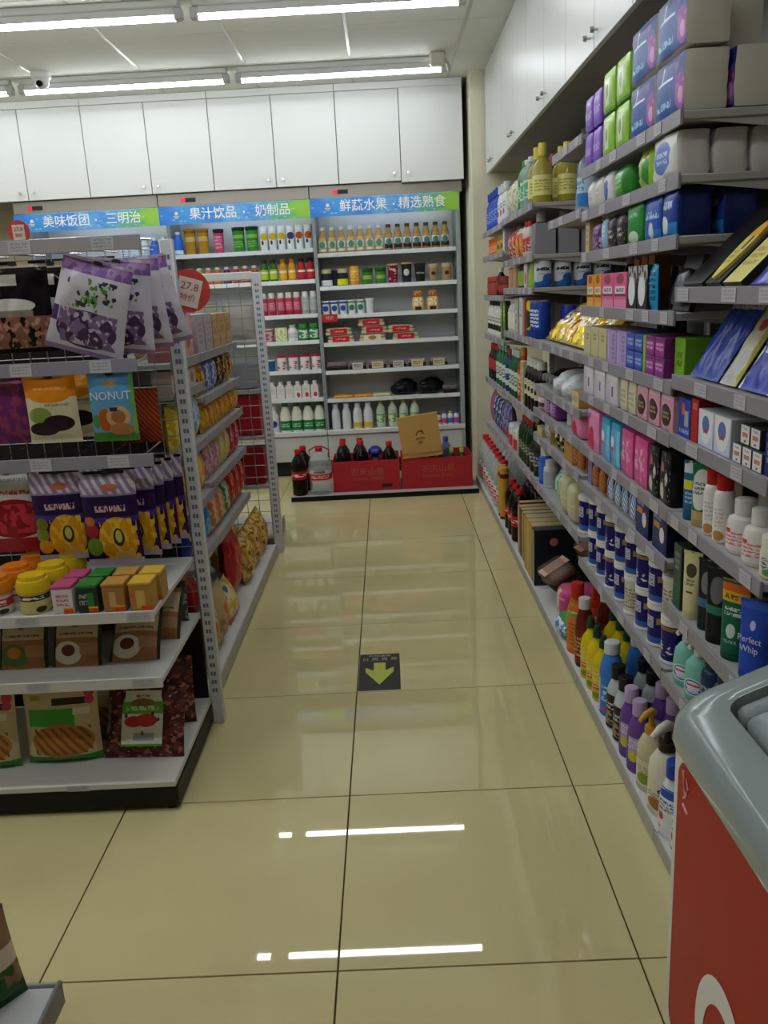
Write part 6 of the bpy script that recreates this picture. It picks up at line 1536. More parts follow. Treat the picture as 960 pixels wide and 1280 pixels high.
# bottles inside the cartons: tops stick out
for i, (x, y, a) in enumerate([(-.33, 5.49, .5), (-.21, 5.5, .5), (-.335, 5.61, .3), (-.22, 5.615, .3)]):
    k = kcol2
    k.put('cola_bottle', f"cola bottle leaning out of the red carton, {['front left', 'front right', 'rear left', 'rear right'][i]}", 'bottle', (x, y, BZ + .02), ry=0, rx=-.12)
kcol2.put('cola_bottle', 'upright cola bottle at the middle end of the first red carton', 'bottle', (-.02, 5.52, BZ + .006))
kbl2 = pack(.075, .1, .05, ('#24389c', [('n', 0, 1, 0, 1, 6, .55, '#5a74d0')]), '#1c2c80', .02, .01, .003, 95)
kfl = pack(.07, .12, .2, '#3a2c24', '#3a2c24', .02, .01, .002, 96)
kfl.put('plastic_bag', 'dark filled bag inside the first red carton', 'bag', (-.115, 5.6, BZ + .006))
kbl2.put('snack_pack', 'blue shiny pack lying on the goods in the first red carton', 'pack', (-.115, 5.585, BZ + .215))
klm = bottle('pet', .033, .235, mat('#2c3a20', .15), '#b8c43a', ('#3a4a2a', []), (.3, .5))
for i, (x, y) in enumerate([(.328, 5.5), (.396, 5.5), (.464, 5.5), (.26, 5.5), (.4, 5.58), (.468, 5.58), (.124, 5.5), (.192, 5.5)]):
    klm.put('drink_bottle', f"dark green bottle with lime cap in second red carton, {['fifth from left', 'sixth from left', 'seventh from left', 'third from left', 'rear inner', 'rear outer', 'first from left', 'second from left'][i]}", 'bottle', (x, y, BZ + .006))
bottle('pet', .045, .29, mat('#5a6aa8', .1, alpha=.6), '#4a5aa0', ('#8a94c0', []), (.3, .5)).put('water_bottle', 'bluish water bottle at the rear of second red carton', 'bottle', (.37, 5.68, BZ + .006))
# kraft bag leaning on the second carton
t = empty('kraft_bag', 'kraft paper bag with printed emblem propped on the second red carton', 'paper bag', (.2, 5.41, .236), (.0, .0, 0))
kw_, kh_ = .26, .26
def kb_fn(y):
    def f(u, v):
        sk = -.03 * v
        return (-kw_ / 2 + kw_ * u + sk * (1 - .2 * u), y + .055 * v + .004 * math.sin(6 * u + 3 * v) * (1 if y < .02 else -1), v * kh_ + .018 * u * (1 - v) + .03 * u * v)
    return f
mb = MB(); mb.grid(kb_fn(0), 8, 8); mb.grid(kb_fn(.05), 8, 8, flip=True)
rim = [(i / 8, 0.) for i in range(9)] + [(1., j / 8) for j in range(1, 9)] + [(1 - i / 8, 1.) for i in range(1, 9)] + [(0., 1 - j / 8) for j in range(1, 8)]
fa, fb = kb_fn(0), kb_fn(.05); n = len(rim)
mb.add([fa(*p) for p in rim] + [fb(*p) for p in rim], [(i, n + i, n + (i + 1) % n, (i + 1) % n) for i in range(n)])
obj('bag', mb.mesh('bag', mat('#b78f4e', .75, bump=.3, bscale=50, var=.08), 60), t)
em = MB()
for a, b_ in (((-.02, .17), (.02, .175)), ((-.03, .125), (.03, .13)), ((-.012, .1), (.014, .102))):
    em.sweep([(a[0] - .01, -.004 + .055 * a[1] / kh_, a[1]), ((a[0] + b_[0]) / 2 - .01, -.006 + .055 * a[1] / kh_, a[1] + .008), (b_[0] - .01, -.004 + .055 * b_[1] / kh_, b_[1])], .004, 6)
v_, f_ = [], []
for i in range(20):
    g = 2 * PI * i / 20
    for q in (1, .75): v_.append((-.012 + .028 * q * math.cos(g), -.0055 + .055 * .15 / kh_ , .155 + .022 * q * math.sin(g)))
em.add(v_, [(2 * i, 2 * i + 1, 2 * ((i + 1) % 20) + 1, 2 * ((i + 1) % 20)) for i in range(20)])
obj('emblem', em.mesh('emblem', mat('#6a4a20', .7)), t)
obj('fold', MB().sweep([(-.128, -.001, .03), (0, -.006, .038), (.12, -.002, .045)], .003, 6).mesh('fold', mat('#a07c40', .8)), t)
# ================================================================== END CAP GOODS (faces the camera)
def ep(kind, name, label, cat, x, y, z, rz=0., rx=0., ry=0.):
    kind.put(name, label, cat, (x, y, z), rz=rz, rx=rx, ry=ry)
# base deck
PKf = ('#c9b48c', [('r', 0, 1, 0, .1, '#3f8f3c'), ('r', .06, .7, .46, .66, '#4aa03c'), ('e', .52, .28, .42, .2, '#b0793c'), ('w', .14, .9, .12, .44, 5, '#8a5428'), ('t', .3, .8, .84, .9, 1, '#a8563c'), ('r', .4, .86, .7, .78, '#3a3226'), ('e', .9, .84, .07, .07, '#c84468'), ('e', .9, .74, .06, .05, '#c84468'), ('r', .1, .24, .76, .82, '#a89a3c'), ('r', .68, .9, .58, .66, '#d9d4c2')])
kkf = bag(.205, .235, .07, PKf, '#b9a47c', stand=True, seed=101, hole=True, rough=.4)
ep(kkf, 'snack_pouch', 'kraft pouch with green band and brown strips, front', 'snack pouch', -.945, 2.075, .091, .05, -.12)
ep(kkf, 'snack_pouch', 'kraft pouch with green band standing behind the front one', 'snack pouch', -.915, 2.19, .091, .0, -.08)
ep(kkf, 'snack_pouch', 'kraft pouch cut by the frame edge on the bottom deck', 'snack pouch', -1.165, 2.06, .091, -.05, -.12)
PDt = ('#4a2420', [('n', 0, 1, 0, 1, 7, .5, '#6a3830'), ('n', 0, 1, 0, 1, 14, .6, '#9a6a60')])
kdt = bag(.225, .2, .06, PDt, '#3a1c1a', seed=102, rough=.12, crinkle=.005)
PDl = ('#d8d6cc', [('r', 0, 1, .58, .8, '#6aa83c'), ('e', .5, .78, .3, .08, '#8a6a3c'), ('e', .3, .44, .24, .1, '#b8342c'), ('e', .6, .46, .26, .12, '#c03a30'), ('r', .3, .8, .1, .24, '#9aa0a8'), ('t', .1, .9, .62, .74, 1, '#c8e0b0'), ('t', .3, .7, .86, .94, 1, '#b04a4c'), ('r', 0, 1, 0, .04, '#5a9a3c')])
kdt2 = Kind(kdt.W, kdt.D, kdt.H); kdt2.parts = list(kdt.parts)
kdt2.add('label', MB().grid(lambda u, v: ((u - .5) * .115 * (1 - .12 * (v > .85)), -.033 + .004 * abs(u - .5), .03 + v * .15), 8, 8).grid(lambda u, v: ((u - .5) * .115 * (1 - .12 * (v > .85)), -.031 + .004 * abs(u - .5), .03 + v * .15), 8, 8, flip=True).mesh('label', prt(*PDl, .3)))
ep(kdt2, 'date_bag', 'clear bag of dark dates with white and green label', 'date bag', -.728, 2.07, .091, -.05, -.5)
ep(kdt, 'date_bag', 'clear bag of dark dates lying behind the labelled one', 'date bag', -.735, 2.25, .091, .1, -.25)
# second shelf: brown cake pouches
PCk = lambda c, e: ('#a8744c', [('r', .06, .94, .5, .9, '#cdb894'), ('r', .44, .56, .68, .84, '#8a6a44'), ('t', .14, .86, .54, .6, 1, '#7a4a34'), ('e', .34, .24, .3, .2, e), ('e', .36, .28, .15, .1, c), ('r', .6, .94, .2, .4, '#b9906c'), ('r', 0, .06, 0, 1, '#2a3a22'), ('r', .94, 1, 0, 1, '#2a3a22')])
ep(bag(.135, .15, .05, PCk('#6a3a2c', '#e2dcce'), '#6a4a30', seed=110, rough=.25), 'cake_pouch', 'brown cake pouch with white slice print, nearest the post', 'cake pouch', -.715, 2.06, .386, .03, -.75)
ep(bag(.13, .15, .05, PCk('#6a3a2c', '#e2dcce'), '#6a4a30', seed=111, rough=.25), 'cake_pouch', 'brown cake pouch with white slice print, second from the post', 'cake pouch', -.862, 2.04, .386, 0, -.45)
ep(bag(.13, .15, .05, PCk('#d8862c', '#5f7a3c'), '#6a4a30', seed=112, rough=.25), 'cake_pouch', 'brown cake pouch with orange fruit print', 'cake pouch', -1.005, 2.04, .386, 0, -.4)
ep(bag(.13, .15, .05, PCk('#b08a5c', '#8a6a48'), '#6a4a30', seed=113, rough=.25), 'cake_pouch', 'plain tan cake pouch at the frame edge', 'cake pouch', -1.145, 2.04, .386, 0, -.4)
ep(bag(.13, .15, .05, PCk('#6a3a2c', '#e2dcce'), '#6a4a30', seed=114, rough=.25), 'cake_pouch', 'brown cake pouch lying in the second row by the post', 'cake pouch', -.69, 2.2, .386, -.1, -.6)
ep(bag(.12, .14, .04, ('#9c2028', [('n', 0, 1, 0, 1, 6, .5, '#5a3a3a')]), '#7a1a20', seed=115), 'cake_pouch', 'red pouch at the rear of the cake shelf', 'cake pouch', -.84, 2.28, .386, 0, -.1)
ep(bag(.14, .12, .05, ('#7c8a86', [('n', 0, 1, 0, 1, 6, .5, '#3a4a40')]), '#5c6a64', seed=116, rough=.1, crinkle=.005), 'cake_pouch', 'clear crumpled pouch by the post on the cake shelf', 'cake pouch', -.7, 2.33, .386, 0, -.2)
# third shelf: jars and small boxes
PJ1 = ('#d6d2cc', [('r', 0, 1, .36, .74, '#b83a34'), ('t', .34, .66, .4, .7, 1, '#e0d8d0'), ('e', .62, .16, .06, .12, '#3a3028')])
PJ2 = ('#cfc27c', [('r', 0, 1, .6, .86, '#3a3428'), ('t', .34, .66, .64, .82, 1, '#e0d8b0'), ('e', .62, .2, .06, .14, '#3a3028')])
def lidjar(R, H, body, lidc):
    k = Kind(2 * R, 2 * R, H)
    k.add('glass', MB().lathe([(0, 0), (R * .88, 0), (R * .92, .004), (R * .92, H * .56), (R * .86, H * .6)], 22).mesh('glass', asmat(body, .3)))
    k.add('lid', MB().lathe([(R * .9, H * .56), (R, H * .58), (R, H * .76), (R * .9, H * .88), (R * .82, H * .9), (R * .78, H), (0, H)], 22).mesh('lid', mat(lidc, .3)))
    return k
kjo, kjy = lidjar(.042, .095, PJ1, '#d97a1c'), lidjar(.042, .095, PJ2, '#d8b41c')
for i, (dx, y) in enumerate([(0, 2.0), (.015, 2.09), (.03, 2.18)]):
    ep(kjo, 'candy_jar', f'jar with orange lid and red label, {ORD[i]} from the shelf edge', 'jar', -1.022 + dx, y, .566)
    ep(kjy, 'candy_jar', f'jar with yellow lid, {ORD[i]} from the shelf edge', 'jar', -.925 + dx, y, .566)
def minibox(w, d, h, fp, lidc, foot=True):
    k = Kind(w, d, h)
    k.add('box', MB().box(-w / 2, w / 2, -d / 2, d / 2, 0, h * .88, .002, 1, front=0).mesh('box', [asmat(fp), asmat(fp[0])]))
    k.add('lid', MB().box(-w / 2 - .001, w / 2 + .001, -d / 2 - .001, d / 2 + .001, h * .88, h, .002).mesh('lid', mat(lidc, .4)))
    return k
FO = ('r', .5, 1, 0, .2, '#d84a1c'); FO2 = ('r', .5, 1, .2, .26, '#e0b02c')
mbx = [(-.838, minibox(.052, .06, .075, ('#d8cfd0', [('t', .2, .8, .3, .8, 3, '#b85a7c'), FO, FO2]), '#b84a74'), 'white carton with rose lid'),
       (-.775, minibox(.052, .06, .075, ('#26362a', [('t', .1, .5, .3, .8, 2, '#a8a894'), ('r', .5, .8, .25, .8, '#3a7a3c'), FO, FO2]), '#2f7a34'), 'dark carton with green lid'),
       (-.71, minibox(.055, .06, .075, ('#a8783c', [('r', .3, .6, .2, .8, '#c8a468'), FO, FO2]), '#b98a44'), 'brown carton with tan lid'),
       (-.643, minibox(.055, .06, .075, ('#b0803c', [('r', .3, .7, .1, .8, '#d0aa5c'), ('r', .05, .2, .5, .7, '#c85a3c'), FO]), '#d0a83c'), 'golden brown carton with yellow lid')]
for x, kk, d in mbx:
    ep(kk, 'candy_box', f'{d}, front of the jar shelf', 'box', x, 1.985, .566)
    ep(kk, 'candy_box', f'{d}, second row of the jar shelf', 'box', x + .006, 2.06, .566)
# hanging bags: lower rail
PSt = ('#c9c6c2', [('r', 0, 1, 0, .18, '#a01f2c'), ('e', .55, .42, .52, .24, '#8a1c28'), ('n', .1, 1, .24, .6, 8, .5, '#c43440'), ('t', .2, .9, .7, .78, 1, '#b83a44'), ('t', .3, .8, .86, .92, 1, '#8a8a88'), ('e', .2, .56, .1, .06, '#5c7a3c')])
ep(bag(.17, .225, .03, PSt, '#b8b4b0', seed=120, hole=True), 'fruit_bag', 'white and red dried strawberry bag at the frame edge', 'snack bag', -1.028, 2.175, .672, .04)
PPp = ('#2a1846', [('r', 0, 1, .74, 1, '#8a7c98'), ('w', 0, 1, .76, 1, 4, '#c9bcc8'), ('e', .55, .83, .16, .04, '#b86a50'), ('t', .25, .8, .56, .66, 1, '#d0a4a8'), ('r', 0, 1, .46, .52, '#4a2a86'), ('e', .6, .27, .34, .25, '#d8981c'), ('n', .3, .95, .05, .5, 9, .52, '#e8b83c'), ('e', .62, .3, .1, .1, '#3a3a28'), ('e', .62, .31, .06, .07, '#cdc06a'), ('r', .5, .8, .06, .14, '#d8b060'), ('r', 0, 1, 0, .06, '#b8a8b8')])
PP_green = ('e', .12, .3, .13, .09, '#7a8a2c'); PP_gr2 = ('e', .14, .42, .12, .07, '#6a7a24'); PP_or = ('e', .16, .16, .14, .08, '#d8941c')
PP_red = ('e', .14, .38, .13, .08, '#a82430'); PP_red2 = ('e', .12, .48, .1, .05, '#c8742c')
kpa = bag(.145, .245, .035, (PPp[0], PPp[1] + [PP_green, PP_gr2, PP_or]), '#1a1224', seed=121, hole=True)
kpb = bag(.15, .255, .035, (PPp[0], PPp[1] + [PP_red, PP_red2, ('e', .16, .2, .15, .1, '#6a8a2c')]), '#1a1224', seed=122, hole=True)
kpc = bag(.14, .25, .03, PPp, '#1a1224', seed=123, hole=True)
ep(kpa, 'fruit_bag', 'purple corn snack bag with green fruit beside the strawberry bag', 'snack bag', -.89, 2.155, .65, .05)
ep(kpc, 'fruit_bag', 'purple corn snack bag hanging behind the green-fruit one', 'snack bag', -.845, 2.24, .65, -.1)
ep(kpb, 'fruit_bag', 'purple corn snack bag with red and green fruit, foremost', 'snack bag', -.752, 2.14, .635, .02)
for i in range(4):
    ep(kpc, 'fruit_bag', f'purple corn snack bag fanned behind the red-fruit one, {ORD[i]} from it', 'snack bag', -.712 + i * .014, 2.19 + i * .05, .64, -.04)
# middle rail
ep(bag(.13, .17, .03, ('#6a2c64', [('n', 0, 1, 0, 1, 5, .5, '#8a3a5c'), ('r', .0, .3, .2, .6, '#3a1c5c')]), '#4a2048', seed=124, hole=True), 'fruit_bag', 'plum coloured bag at the frame edge on the middle rail', 'snack bag', -.99, 2.17, .97)
POg = ('#cfc8a4', [('r', 0, 1, .68, 1, '#d9821c'), ('e', .5, .7, .4, .1, '#d9821c'), ('t', .2, .86, .78, .84, 1, '#e0a85c'), ('e', .28, .42, .24, .12, '#8a9a4c'), ('e', .62, .3, .3, .12, '#2c1a24'), ('e', .32, .22, .3, .1, '#2c1a24'), ('t', .4, .9, .54, .6, 1, '#8a8a70'), ('r', 0, 1, 0, .06, '#e2dcc4')])
kog = bag(.135, .175, .035, POg, '#b9ae84', seed=125, hole=True)
ep(kog, 'fruit_bag', 'orange and cream raisin bag, front', 'snack bag', -.868, 2.15, .968)
ep(kog, 'fruit_bag', 'orange and cream raisin bag hanging behind', 'snack bag', -.83, 2.21, .972, -.15)
PDn = ('#5f9cc4', [('r', 0, 1, 0, .14, '#4a8a3c'), ('e', .32, .32, .16, .17, '#b85a24'), ('e', .62, .36, .26, .16, '#cfa878'), ('e', .62, .36, .16, .1, '#a86a3c'), ('e', .66, .18, .28, .09, '#b87a4c'), ('r', .38, .62, .8, .88, '#c88a4c'), ('e', .1, .3, .09, .1, '#4a8a3c'), ('r', .92, 1, .1, 1, '#6ab04c'), ('r', .45, .62, .44, .5, '#2a3a54')])
kdn = with_text(bag(.118, .178, .03, PDn, '#4a86ac', seed=126, hole=True), 'NONUT', .03, '#d6dfe6', 0, -.0165, .118, .95)
ep(kdn, 'fruit_bag', 'sky blue nut snack bag with bitten ball print', 'snack bag', -.711, 2.15, .965)
ep(bag(.12, .15, .03, ('#b04a2c', [('w', 0, 1, 0, 1, 6, '#7a2c1c')]), '#8a3420', seed=127), 'fruit_bag', 'rust red bag behind the blue nut bag', 'snack bag', -.7, 2.32, .93)
# top rail
PBm = ('#161316', [('r', .28, .56, .74, .86, '#c9c6b8'), ('e', .4, .52, .4, .08, '#cfcdc6'), ('r', .05, .75, .4, .47, '#8a7c74'), ('n', 0, 1, .05, .4, 7, .42, '#8a5a4c'), ('n', 0, 1, .05, .38, 12, .56, '#b08470'), ('r', 0, 1, .93, 1, '#a8947c')])
kbm2 = bag(.17, .225, .05, PBm, '#1a1618', seed=128, hole=True, rough=.12, crinkle=.004)
ep(kbm2, 'meat_bag', 'black bag with brown jerky window, front', 'snack bag', -.93, 2.19, 1.2, 0)
ep(kbm2, 'meat_bag', 'black jerky bag hanging behind the front one', 'snack bag', -.865, 2.27, 1.2, 0)
ep(kbm2, 'meat_bag', 'black jerky bag at the frame edge', 'snack bag', -1.11, 2.2, 1.2)
PBw = ('#c6c0cc', [('r', 0, 1, .84, .97, '#9a78a8'), ('n', 0, 1, .84, .97, 8, .5, '#7a5a90'), ('n', .22, .62, .44, .66, 13, .56, '#6a9440'), ('n', .42, .82, .56, .8, 12, .56, '#5f8a3a'), ('n', .3, .85, .5, .8, 12, .6, '#3a3a4c'), ('e', .5, .27, .4, .2, '#4a3450'), ('n', .12, .9, .1, .46, 7, .5, '#7a6488'), ('n', .12, .9, .1, .46, 11, .6, '#b9a8c0'), ('r', .0, 1, 0, .05, '#8a7494'), ('e', .16, .74, .02, .03, '#4a4a50'), ('r', 0, .1, .3, .46, '#4a2c6c')])
kbw2 = bag(.2, .234, .042, PBw, '#a89cae', seed=129, hole=True, rough=.15, crinkle=.003, taper=.14)
ep(kbw2, 'fruit_bag', 'white and purple dried berry bag, foremost on the top rail', 'snack bag', -.765, 2.14, 1.19, 0, ry=.3)
ep(kbw2, 'fruit_bag', 'white and purple dried berry bag, second in the fan', 'snack bag', -.7, 2.204, 1.188, 0, ry=.12)
ep(kbw2, 'fruit_bag', 'white and purple dried berry bag, third in the fan', 'snack bag', -.665, 2.265, 1.19, 0, ry=-.02)
ep(kbw2, 'fruit_bag', 'white and purple dried berry bag, last in the fan by the post', 'snack bag', -.625, 2.328, 1.19, 0, ry=-.18)
# round red price signs
def price_sign(label, x, y, z, rz, ry, r=.06):
    q = r / .06
    t = empty('price_sign', label, 'sign', (x, y, z), (0, ry, rz))
    obj('disc', MB().lathe([(0, 0), (r, 0), (r, .003), (0, .003)], 28).xf(Matrix.Rotation(PI / 2, 4, 'X')).mesh('disc', mat('#c4453c', .5)), t)
    obj('paper', MB().box(-r * .55, r * .55, -.0046, -.0034, -r * .72, r * .6).mesh('paper', mat('#d9cdc2', .6)), t)
    obj('lettering', text_mesh('27.8', .03 * q, mat('#b84a40', .5), .0002), t, (0, -.005, .012 * q))
    obj('lettering', text_mesh('特价', .022 * q, mat('#b84a40', .5), .0002), t, (0, -.005, -.02 * q))
    obj('stem', MB().box(-.004, .004, -.002, -.0002, -r * 2.0, -r * .72).mesh('stem', M_CHROME), t)
price_sign('round red price sign sticking out beyond the berry bags', -.556, 2.462, 1.335, .2, .3)
price_sign('round red price sign standing on the end cap top', -.925, 2.25, 1.5, 0, 0, .028)

# ================================================================== GONDOLA SIDE GOODS (faces the aisle)
z = 1.133
def soft_pk(c, l, w, h, s, d=.1): return pack(w, d, h, (c, l), c, .012, .006, .002, s)
gsd(carton(.13, .08, .135, ('#c78a88', [('n', 0, 1, 0, 1, 5, .5, '#d8b0a4'), ('e', .5, .4, .2, .2, '#b84a40')]), '#b87a78'), 'snack_box', 'tall dusty pink carton on the gondola top shelf', 'box', [2.62, 2.77], z, .014)
gsd(carton(.12, .08, .13, ('#b0a4ac', [('t', .2, .8, .2, .8, 4, '#8a7c8c')]), '#a0949c'), 'snack_box', 'tall greyish lilac carton on the gondola top shelf', 'box', [2.96, 3.1], z, .014)
gsd(carton(.12, .08, .125, ('#b48c4c', [('w', 0, 1, 0, 1, 5, '#c9b48c'), ('n', 0, 1, 0, 1, 6, .56, '#a86a30')]), '#a88448'), 'snack_box', 'tall brown and gold carton on the gondola top shelf', 'box', [3.24, 3.37, 3.5], z, .014)
gsd(bag(.12, .19, .06, ('#c9c034', [('n', .3, .7, .1, .9, 6, .55, '#5a4a24')]), '#a8a02c', seed=140), 'snack_bag', 'yellow bag standing behind the top shelf cartons', 'snack bag', [2.75, 2.9], z, .14)
gsd(bag(.12, .19, .06, ('#c9b09c', [('n', .3, .7, .1, .9, 6, .55, '#7a3a34')]), '#b09884', seed=141), 'snack_bag', 'beige bag standing behind the top shelf cartons', 'snack bag', [3.05, 3.2], z, .14)
gsd(bag(.12, .17, .05, ('#8e8a8c', [('n', 0, 1, 0, 1, 5, .5, '#a8a2a2')]), '#7c787a', seed=142), 'snack_bag', 'grey bag standing behind the top shelf cartons', 'snack bag', [3.34, 3.47], z, .14)
z = 1.04
gsd(carton(.1, .06, .07, ('#c9b8a8', [('r', 0, 1, .8, 1, '#b03a34'), ('e', .5, .4, .24, .24, '#a86a4c')]), '#b8a898'), 'snack_box', 'small white carton with red top on the near gondola bay', 'box', [2.54, 2.65, 2.76], z, .012)
z = .986
gsd(bag(.1, .12, .05, ('#d0b024', [('n', 0, 1, 0, .8, 6, .5, '#b8502c')]), '#a88a1c', seed=143), 'snack_bag', 'yellow and red snack bag at the bay joint', 'snack bag', [2.93], z, .012)
gsd(bag(.1, .13, .05, ('#5c74b0', [('n', 0, 1, 0, .8, 6, .5, '#b8c4dc')]), '#4a5c90', seed=144), 'snack_bag', 'steel blue snack bag on the second gondola shelf', 'snack bag', [3.04, 3.15], z, .012)
gsd(bag(.1, .13, .05, ('#4a2c24', [('n', 0, 1, .2, .9, 6, .55, '#c8a024')]), '#3a201a', seed=145), 'snack_bag', 'brown and yellow snack bag on the second gondola shelf', 'snack bag', [3.26, 3.36], z, .012)
gsd(bag(.1, .13, .05, ('#d8a81c', [('n', 0, 1, .2, .9, 6, .5, '#7a2c24')]), '#b0881a', seed=146), 'snack_bag', 'golden snack bag at the far end of second gondola shelf', 'snack bag', [3.47], z, .012)
z = .855
gsd(bag(.12, .15, .06, ('#d8b81c', [('n', 0, 1, 0, .7, 6, .52, '#e8d880')]), '#b89a1a', seed=147), 'snack_bag', 'bright yellow chips bag by the near post', 'snack bag', [2.545], z, .012)
gsd(bag(.12, .16, .06, ('#7fa8c8', [('n', 0, 1, 0, .9, 5, .5, '#bcd2e2'), ('r', 0, 1, 0, .2, '#d8c890')]), '#6a90b0', seed=148), 'snack_bag', 'pale blue chips bag on the third gondola shelf', 'snack bag', [2.67, 2.79], z, .012)
kor2 = bag(.092, .098, .045, ('#d8781c', [('n', 0, 1, 0, .9, 5, .52, '#e8b83c'), ('r', 0, 1, .85, 1, '#c86418')]), '#b8641a', seed=149)
kye2 = bag(.092, .098, .045, ('#d8b01c', [('n', 0, 1, 0, .9, 5, .52, '#d86a2c')]), '#b8941a', seed=150)
gsd([kye2, kor2], 'snack_bag', 'orange and yellow snack bag in the third-shelf row', 'snack bag', [2.93, 3.03, 3.13, 3.23, 3.33, 3.43, 3.52], .857, .012)
z = .67
gsd(bag(.11, .16, .06, ('#b8642c', [('n', 0, 1, 0, .9, 5, .5, '#d89a4c')]), '#985024', seed=151), 'snack_bag', 'rust brown snack bag by the near post', 'snack bag', [2.55, 2.66], z, .012)
gsd(bag(.11, .16, .06, ('#d89a1c', [('n', 0, 1, 0, .9, 5, .5, '#e8c040')]), '#b07c1a', seed=152), 'snack_bag', 'amber snack bag on the fourth gondola shelf', 'snack bag', [2.78], z, .012)
gsd(bag(.1, .145, .05, ('#c9a8b4', [('n', 0, 1, 0, .9, 5, .5, '#b86a8c')]), '#b090a0', seed=153), 'snack_bag', 'pale pink snack bag on the fourth gondola shelf', 'snack bag', [2.93, 3.04], .69, .012)
gsd(bag(.1, .145, .05, ('#c9b864', [('n', 0, 1, 0, .9, 5, .55, '#d8d0a8')]), '#a89a50', seed=154), 'snack_bag', 'khaki yellow snack bag on the fourth gondola shelf', 'snack bag', [3.15, 3.26], .69, .012)
gsd(bag(.1, .145, .05, ('#b8343a', [('n', 0, 1, .1, .9, 5, .56, '#d8a0a0')]), '#94282e', seed=155), 'snack_bag', 'red snack bag on the fourth gondola shelf', 'snack bag', [3.37, 3.48], .69, .012)
z = .495
gsd(bag(.12, .15, .06, ('#20388c', [('r', 0, 1, .8, 1, '#16204a'), ('t', .2, .8, .5, .8, 1, '#c9b840')]), '#182a6c', seed=156), 'snack_bag', 'dark blue cookie bag by the near post', 'snack bag', [2.55, 2.67], z, .012)
gsd(bag(.11, .15, .06, ('#2c86c8', [('n', 0, 1, 0, .6, 5, .5, '#6ab0e0')]), '#246ca4', seed=157), 'snack_bag', 'bright blue snack bag next to dark blue cookie bags', 'snack bag', [2.79], z, .012)
gsd(bag(.11, .15, .06, ('#c87a4c', [('n', 0, 1, 0, .9, 5, .5, '#e0b890')]), '#a8643c', seed=158), 'snack_bag', 'peach brown snack bag on the fifth gondola shelf', 'snack bag', [2.93, 3.05], .488, .012)
gsd(bag(.11, .15, .06, ('#4a8a4c', [('n', 0, 1, 0, .9, 5, .5, '#c8d0b0')]), '#3a703c', seed=159), 'snack_bag', 'green snack bag on the fifth gondola shelf', 'snack bag', [3.17], .488, .012)
gsd(bag(.11, .17, .06, ('#b82a30', [('n', 0, 1, .1, .9, 5, .58, '#d88a4c')]), '#962228', seed=160), 'snack_bag', 'tall red snack bag on the fifth gondola shelf', 'snack bag', [3.285, 3.4, 3.515], .488, .012)
# base deck
z = .056
gsd(bag(.16, .11, .05, ('#c9b98c', [('n', 0, 1, 0, 1, 5, .5, '#8a6a44')]), '#b0a078', seed=161), 'snack_bag', 'small tan bag lying at the near end of the gondola base', 'snack bag', [2.57], z, .012, rx=-.6)
gsd(bag(.18, .23, .09, ('#c2a878', [('e', .34, .6, .12, .14, '#d8702c'), ('e', .68, .58, .12, .14, '#5fa03c'), ('n', 0, 1, 0, .4, 7, .5, '#a8845c'), ('r', 0, 1, .78, 1, '#b8aa98')]), '#a8946c', seed=162, crinkle=.004), 'snack_bag', 'large tan biscuit bag with orange and green dots', 'snack bag', [2.75], z, .012)
gsd(bag(.18, .23, .09, ('#c2a878', [('n', 0, 1, 0, .5, 7, .5, '#a8845c'), ('e', .5, .6, .14, .14, '#d8702c')]), '#a8946c', seed=163, crinkle=.004), 'snack_bag', 'large tan biscuit bag with one orange dot', 'snack bag', [2.93], z, .014)
gsd(bag(.22, .28, .1, ('#cc2a20', [('n', 0, 1, 0, 1, 4, .58, '#e0502c')]), '#a82018', seed=164, crinkle=.005), 'snack_bag', 'large red snack bag leaning on the gondola base', 'snack bag', [3.05], z, .1, rx=-.3)
gsd(bag(.2, .16, .06, ('#d8b83c', [('e', .3, .7, .2, .2, '#3a5a8c'), ('n', 0, 1, 0, 1, 5, .52, '#e8d8a8'), ('r', 0, 1, 0, .14, '#c83a4c')]), '#c8a83c', seed=165), 'snack_bag', 'yellow bag with blue badge on the gondola base', 'snack bag', [3.2], z, .012, rx=-.35)
gsd(bag(.22, .3, .09, ('#b8242c', [('n', 0, 1, 0, 1, 4, .6, '#d04a3c')]), '#981c24', seed=166, crinkle=.005), 'snack_bag', 'tall dark red bag on the gondola base', 'snack bag', [3.44], z, .05)
kgold = bag(.2, .22, .1, ('#c08a34', [('n', 0, 1, 0, 1, 6, .48, '#d8b468'), ('n', 0, 1, 0, 1, 11, .6, '#8a5a20')]), '#a8782c', seed=167, rough=.12, crinkle=.006)
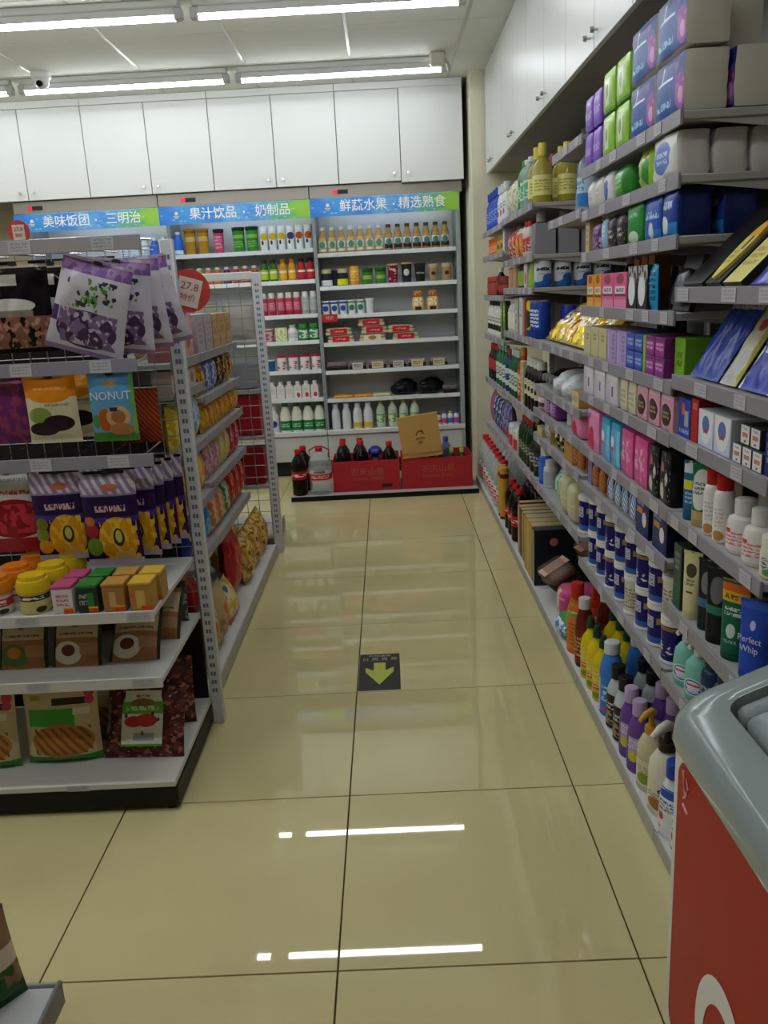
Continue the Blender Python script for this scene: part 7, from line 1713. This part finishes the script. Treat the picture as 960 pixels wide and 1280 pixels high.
for i, (y, dz, d, lb) in enumerate([(3.66, 0, .012, 'front near'), (3.88, 0, .012, 'front middle'), (4.08, 0, .012, 'front far'), (3.76, 0, .14, 'rear near'), (3.98, 0, .14, 'rear far')]):
    gsd(kgold, 'snack_bag', f'shiny golden noodle bag on the gondola base, {lb}', 'snack bag', [y], z + dz, d, rx=-.12)
# far end cap goods, seen through the wire
def fp(kind, name, label, cat, x, y, z):
    kind.put(name, label, cat, (x, y, z), rz=PI)
fp(carton(.2, .1, .2, ('#a01c28', []), '#a81f2c'), 'snack_box', 'large red box behind the wire mesh, upper', 'box', -.77, 4.34, .86 - .24 + .005)
fp(carton(.2, .1, .19, ('#8c1a24', []), '#941c26'), 'snack_box', 'large red box behind the wire mesh, lower', 'box', -.77, 4.34, .365)
fp(carton(.2, .1, .19, ('#8c1a24', []), '#8a1a24'), 'snack_box', 'large dark red box behind the wire mesh, farther in', 'box', -.99, 4.34, .365)
fp(carton(.2, .1, .2, ('#a01c28', []), '#a01e28'), 'snack_box', 'second large red box behind the wire mesh', 'box', -.99, 4.34, .625)
fp(bag(.16, .19, .07, ('#c9c6bc', [('n', 0, 1, 0, 1, 5, .5, '#4a4048')]), '#bdb9b0', seed=170), 'snack_bag', 'silver and black bag hanging behind the wire mesh', 'snack bag', -.74, 4.32, 1.105)
fp(bag(.16, .19, .07, ('#c9c9a4', [('n', 0, 1, 0, 1, 5, .5, '#8a9a4c')]), '#b9bda0', seed=171), 'snack_bag', 'pale green bag behind the wire mesh', 'snack bag', -.92, 4.32, 1.105)
fp(carton(.16, .1, .12, ('#8e8e94', []), '#92929a'), 'snack_box', 'grey carton behind the wire mesh', 'box', -.75, 4.34, .865)
fp(carton(.16, .1, .13, ('#2c2c34', []), '#26262c'), 'snack_box', 'black carton behind the wire mesh', 'box', -.94, 4.34, .865)
# product at the bottom left corner
bag(.14, .17, .05, ('#8a6a4c', [('n', 0, 1, 0, .5, 5, .5, '#2f5a2c'), ('r', 0, 1, .4, .6, '#c9bca8'), ('r', 0, 1, 0, .16, '#245024')]), '#6a543c', seed=180).put('snack_bag', 'brown and green bag on the near gondola corner', 'snack bag', (-.75, 1.19, .116), rz=.9, rx=-.25)
